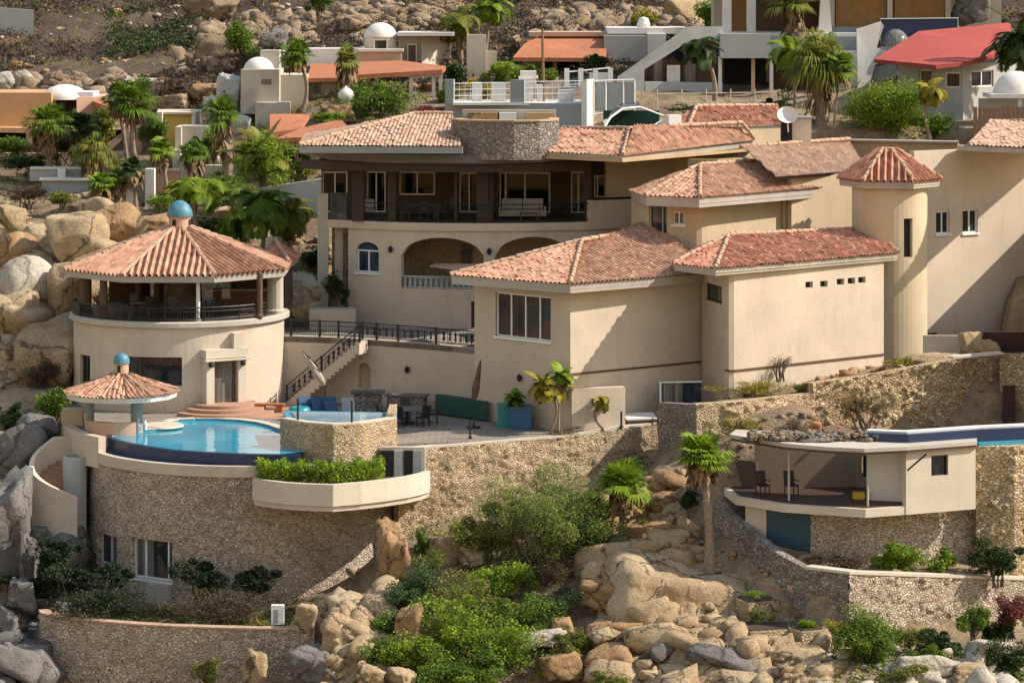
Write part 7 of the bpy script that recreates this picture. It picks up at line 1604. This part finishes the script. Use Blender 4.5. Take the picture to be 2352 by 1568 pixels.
# behind the pavilion
S('sunlit green bushes seen through the tower pavilion', 300, 690, 74, 44, 172.6, 'leafb', 2600, .22, 24)
S('dry brown scrub on the slope left of the tower', 90, 860, 86, 60, 164.4, 'drybrown', 3600, .17, 34, aspect=.22)
S('green weeds between the boulders left of the tower', 170, 740, 50, 20, 168.6, 'leafo', 900, .17, 14)
S('reddish dry scrub above the rounded boulder at left', 60, 440, 76, 32, 188, 'drybrown', 2000, .2, 20, aspect=.25)
S('olive scrub above the huge boulder', 140, 458, 46, 22, 186, 'leafo', 1000, .19, 14)
S('bright weeds under the pink wall', 372, 464, 46, 20, 184, 'leafb', 1000, .18, 14)
# behind, centre
S('flowering shrub bank below the domed house portico', 860, 235, 110, 44, 199, 'leafg', 4200, .24, 40)
S('brighter shrubs at the left of the shrub bank', 760, 270, 60, 22, 197.5, 'leafb', 1600, .22, 20)
S('olive shrubs just behind the ridge of the villa roof', 900, 284, 90, 24, 194.5, 'leafo', 2600, .2, 26)
S('orange flowering bush beside the villa roof ridge', 985, 258, 46, 20, 195.5, 'pinkfl', 1200, .2, 14)
S('dark green bushes left of the beige stair wall', 1048, 168, 40, 44, 207, 'leafd', 1900, .24, 20)
S('yellow green bush right of the beige stair wall', 1160, 170, 52, 46, 208, 'leafb', 2400, .24, 24)
S('shrubs behind the terrace piers', 1110, 210, 60, 30, 196, 'leafy', 1500, .22, 18)
S('dark bush under the terracotta bungalow', 1370, 142, 36, 26, 210, 'leafd', 1300, .24, 14)
S('green bushes in front of the bungalow veranda', 1240, 170, 50, 26, 208, 'leafg', 1600, .24, 18)
S('green bush on the hillside above the domed tower', 550, 88, 50, 50, 217, 'leafg', 2400, .26, 22)
S('tall green bush at the top edge of the hill', 730, 8, 40, 36, 230, 'leafg', 1400, .28, 16)
S('yellow green shrubs at the top right of the hill', 1480, 40, 40, 40, 222, 'leafy', 1500, .26, 16)
S('green shrubs beside the white columns of the modern house', 1620, 30, 46, 40, 215, 'leafg', 1700, .26, 18)
# behind, right
S('wide dense green bush behind the tan parapet', 2050, 250, 136, 76, 183, 'leafb', 11000, .2, 56)
S('lower green bush right of the wide dense one', 2150, 290, 60, 34, 181.5, 'leafg', 2200, .2, 20)
S('dark bushes left of the huge fan palm', 1790, 250, 60, 40, 187, 'leafd', 2400, .2, 24)
S('dark hedge along the thin rail fence', 1640, 252, 130, 16, 188.4, 'leafd', 2400, .2, 30, depth=.8)
S('tall bushy light green tree left of the villa roof', 606, 372, 88, 74, 185, 'leafb', 6500, .2, 48, spread=.3)
S('loose green shrubs in the corner under the bushy tree', 560, 440, 70, 26, 183, 'leafo', 2000, .2, 20)
S('yellow green shrubs between white piers and pink wall', 400, 440, 60, 26, 187, 'leafy', 1800, .2, 18)
S('dark green shrubs below the terracotta pavilion', 680, 350, 50, 34, 192, 'leafg', 2000, .22, 20)
S('brown dry shrub mass at the left of the villa shrub bank', 820, 285, 70, 22, 195, 'drybrown', 2000, .2, 20, aspect=.25)
S('green shrub clump right of the domed house portico', 1030, 225, 40, 36, 202, 'leafg', 1900, .22, 18)
S('dark shrub row along the white terrace wall', 180, 400, 90, 14, 196.8, 'leafd', 1600, .2, 20)
S('tall green shrub thicket right of the tall fan palm', 350, 300, 36, 54, 200, 'leafg', 2600, .22, 26)
S('broad green shrub between the white dome and the tall palms', 232, 280, 50, 40, 201, 'leafo', 2600, .22, 26)
S('green shrubs left of the shaggy palm by the orange veranda', 40, 330, 60, 34, 200.5, 'leafg', 2400, .22, 24)
S('light green shrubs behind the fan palm with the long skirt', 480, 330, 46, 44, 196, 'leafb', 2400, .22, 24)
S('dry olive shrubs on the bank above the yellow house', 430, 215, 70, 20, 212, 'drybrown', 2200, .24, 22)
S('bright loose bush in the middle of the lower slope', 1150, 1335, 90, 60, 141.8, 'leafb', 4200, .17, 34)
S('dark shrubs under the orange house terrace', 60, 372, 90, 24, 199, 'leafd', 2400, .24, 26)
S('olive shrub thicket between the palms at left', 240, 385, 80, 34, 197, 'leafo', 2800, .22, 30)
S('brown dry thicket behind the shaggy palms', 150, 340, 90, 40, 200, 'drybrown', 2600, .22, 28, aspect=.25)
S('green thicket below the cream garden wall', 520, 420, 60, 30, 189, 'leafg', 2200, .2, 22)
S('light green shrubs right of the bushy feather palm', 690, 390, 46, 34, 186, 'leafo', 1700, .2, 18)
S('dark shrubs around the balcony pillars', 720, 600, 40, 40, 174, 'leafd', 1700, .2, 18)
S('dark shrub bank behind the tower roof', 480, 520, 90, 26, 181, 'leafd', 2200, .2, 24)
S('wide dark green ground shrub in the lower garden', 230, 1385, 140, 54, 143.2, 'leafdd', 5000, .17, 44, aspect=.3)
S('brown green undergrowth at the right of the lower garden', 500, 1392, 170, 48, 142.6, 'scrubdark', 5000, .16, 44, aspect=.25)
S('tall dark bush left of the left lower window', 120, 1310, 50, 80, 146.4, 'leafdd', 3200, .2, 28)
S('olive green bush left of the young fan palm', 1390, 1170, 70, 40, 146.8, 'leafo', 2400, .17, 24)
S('green bush right of the light twiggy bush', 1080, 1230, 60, 50, 145.2, 'leafo', 2200, .16, 22)
S('brown thorny bush at the centre of the slope', 1130, 1340, 90, 50, 142.2, 'drybrown', 2800, .15, 26, aspect=.2)
S('green bush at the foot of the orange blocks', 1290, 1500, 60, 44, 137.2, 'leafo', 2000, .16, 20)
S('dense green bush between the two bright bushes at bottom', 1110, 1520, 60, 40, 136.2, 'leafg', 2200, .16, 22)
# ---- hillside scrub and ground cover: nobody could count it
def cover(name, label, n, region, mat, size, seed, hmax=.9, thr=0.0, aspect=.25, up=.2, per=14, freq=.09):
    r = np.random.default_rng(seed); P = []
    tries = 0
    while len(P) < n and tries < n * 15:
        tries += 1; px = r.uniform(region[0], region[1]); Y = r.uniform(region[2], region[3]); x = WX(px, Y)
        if noise.noise(Vector((x * freq, Y * freq, seed * .37))) < thr + r.normal() * .08: continue
        P.append((x, Y, gz(x, Y), r.uniform(.35, 1)))
    P = np.array(P); c = np.repeat(P[:, :3], per, 0); s = np.repeat(P[:, 3], per)[:, None]
    g = r.normal(size=(len(c), 3)); g[:, 2] = np.abs(g[:, 2]); g /= np.linalg.norm(g, axis=1, keepdims=True); g *= r.uniform(.2, 1, (len(c), 1))
    c = c + g * s * np.array([hmax, hmax, hmax * .85]); v, f = quads(c, size, r, up, aspect)
    o = np_mesh(name, v, f, M[mat]); return tag(o, label, None, kind='stuff')
cover('hillside_scrub', 'dry brown scrub covering the hillside', 9500, (-480, 2850, 207, 270), 'scrubdark', .28, 31, 1.2, -.34, .34, per=18)
cover('hillside_scrub', 'dull olive scrub patches on the hillside', 3600, (-480, 2850, 206, 270), 'drybrown', .28, 32, 1.1, .0, .35)
cover('hillside_scrub', 'dark green scrub patch on the left hillside', 500, (250, 520, 226, 244), 'leafd', .28, 33, 1.0, -.1, .35)
cover('hillside_scrub', 'grey green brush dotted over the hillside', 1500, (-480, 2850, 208, 270), 'leafo', .24, 44, .9, .1, .3)
cover('slope_weeds', 'dry weeds between the boulders left of the tower', 420, (-60, 720, 162, 202), 'dry', .2, 34, .5, .0)
cover('slope_weeds', 'brown scrub between the boulders left of the tower', 420, (-60, 720, 162, 202), 'drybrown', .22, 35, .7, .0)
cover('slope_weeds', 'green weeds among the garden palms', 520, (0, 900, 184, 206), 'leafo', .22, 36, .7, .0, .35)
cover('ground_cover', 'dark weeds covering the shaded lower garden', 900, (100, 730, 140.6, 146.6), 'scrub', .16, 37, .5, -.5, .25)
cover('ground_cover', 'dark green creepers in the shaded lower garden', 500, (100, 730, 140.8, 146.6), 'leafd', .18, 38, .55, -.3, .35)
cover('ground_cover', 'dry grass between rocks and bushes at bottom centre', 520, (740, 1900, 131, 150), 'dry', .16, 39, .35, .0)
cover('ground_cover', 'green weeds between rocks and bushes at bottom centre', 420, (760, 1560, 132, 149), 'leafo', .17, 40, .5, .05, .35)
cover('ground_cover', 'low green plants at bottom right', 520, (1880, 2400, 128, 136), 'leafo', .17, 41, .45, -.2, .35)
cover('ground_cover', 'dry grass on the rubble slope under the right wing', 420, (1620, 2350, 154.8, 161.5), 'dry', .16, 42, .4, -.1)
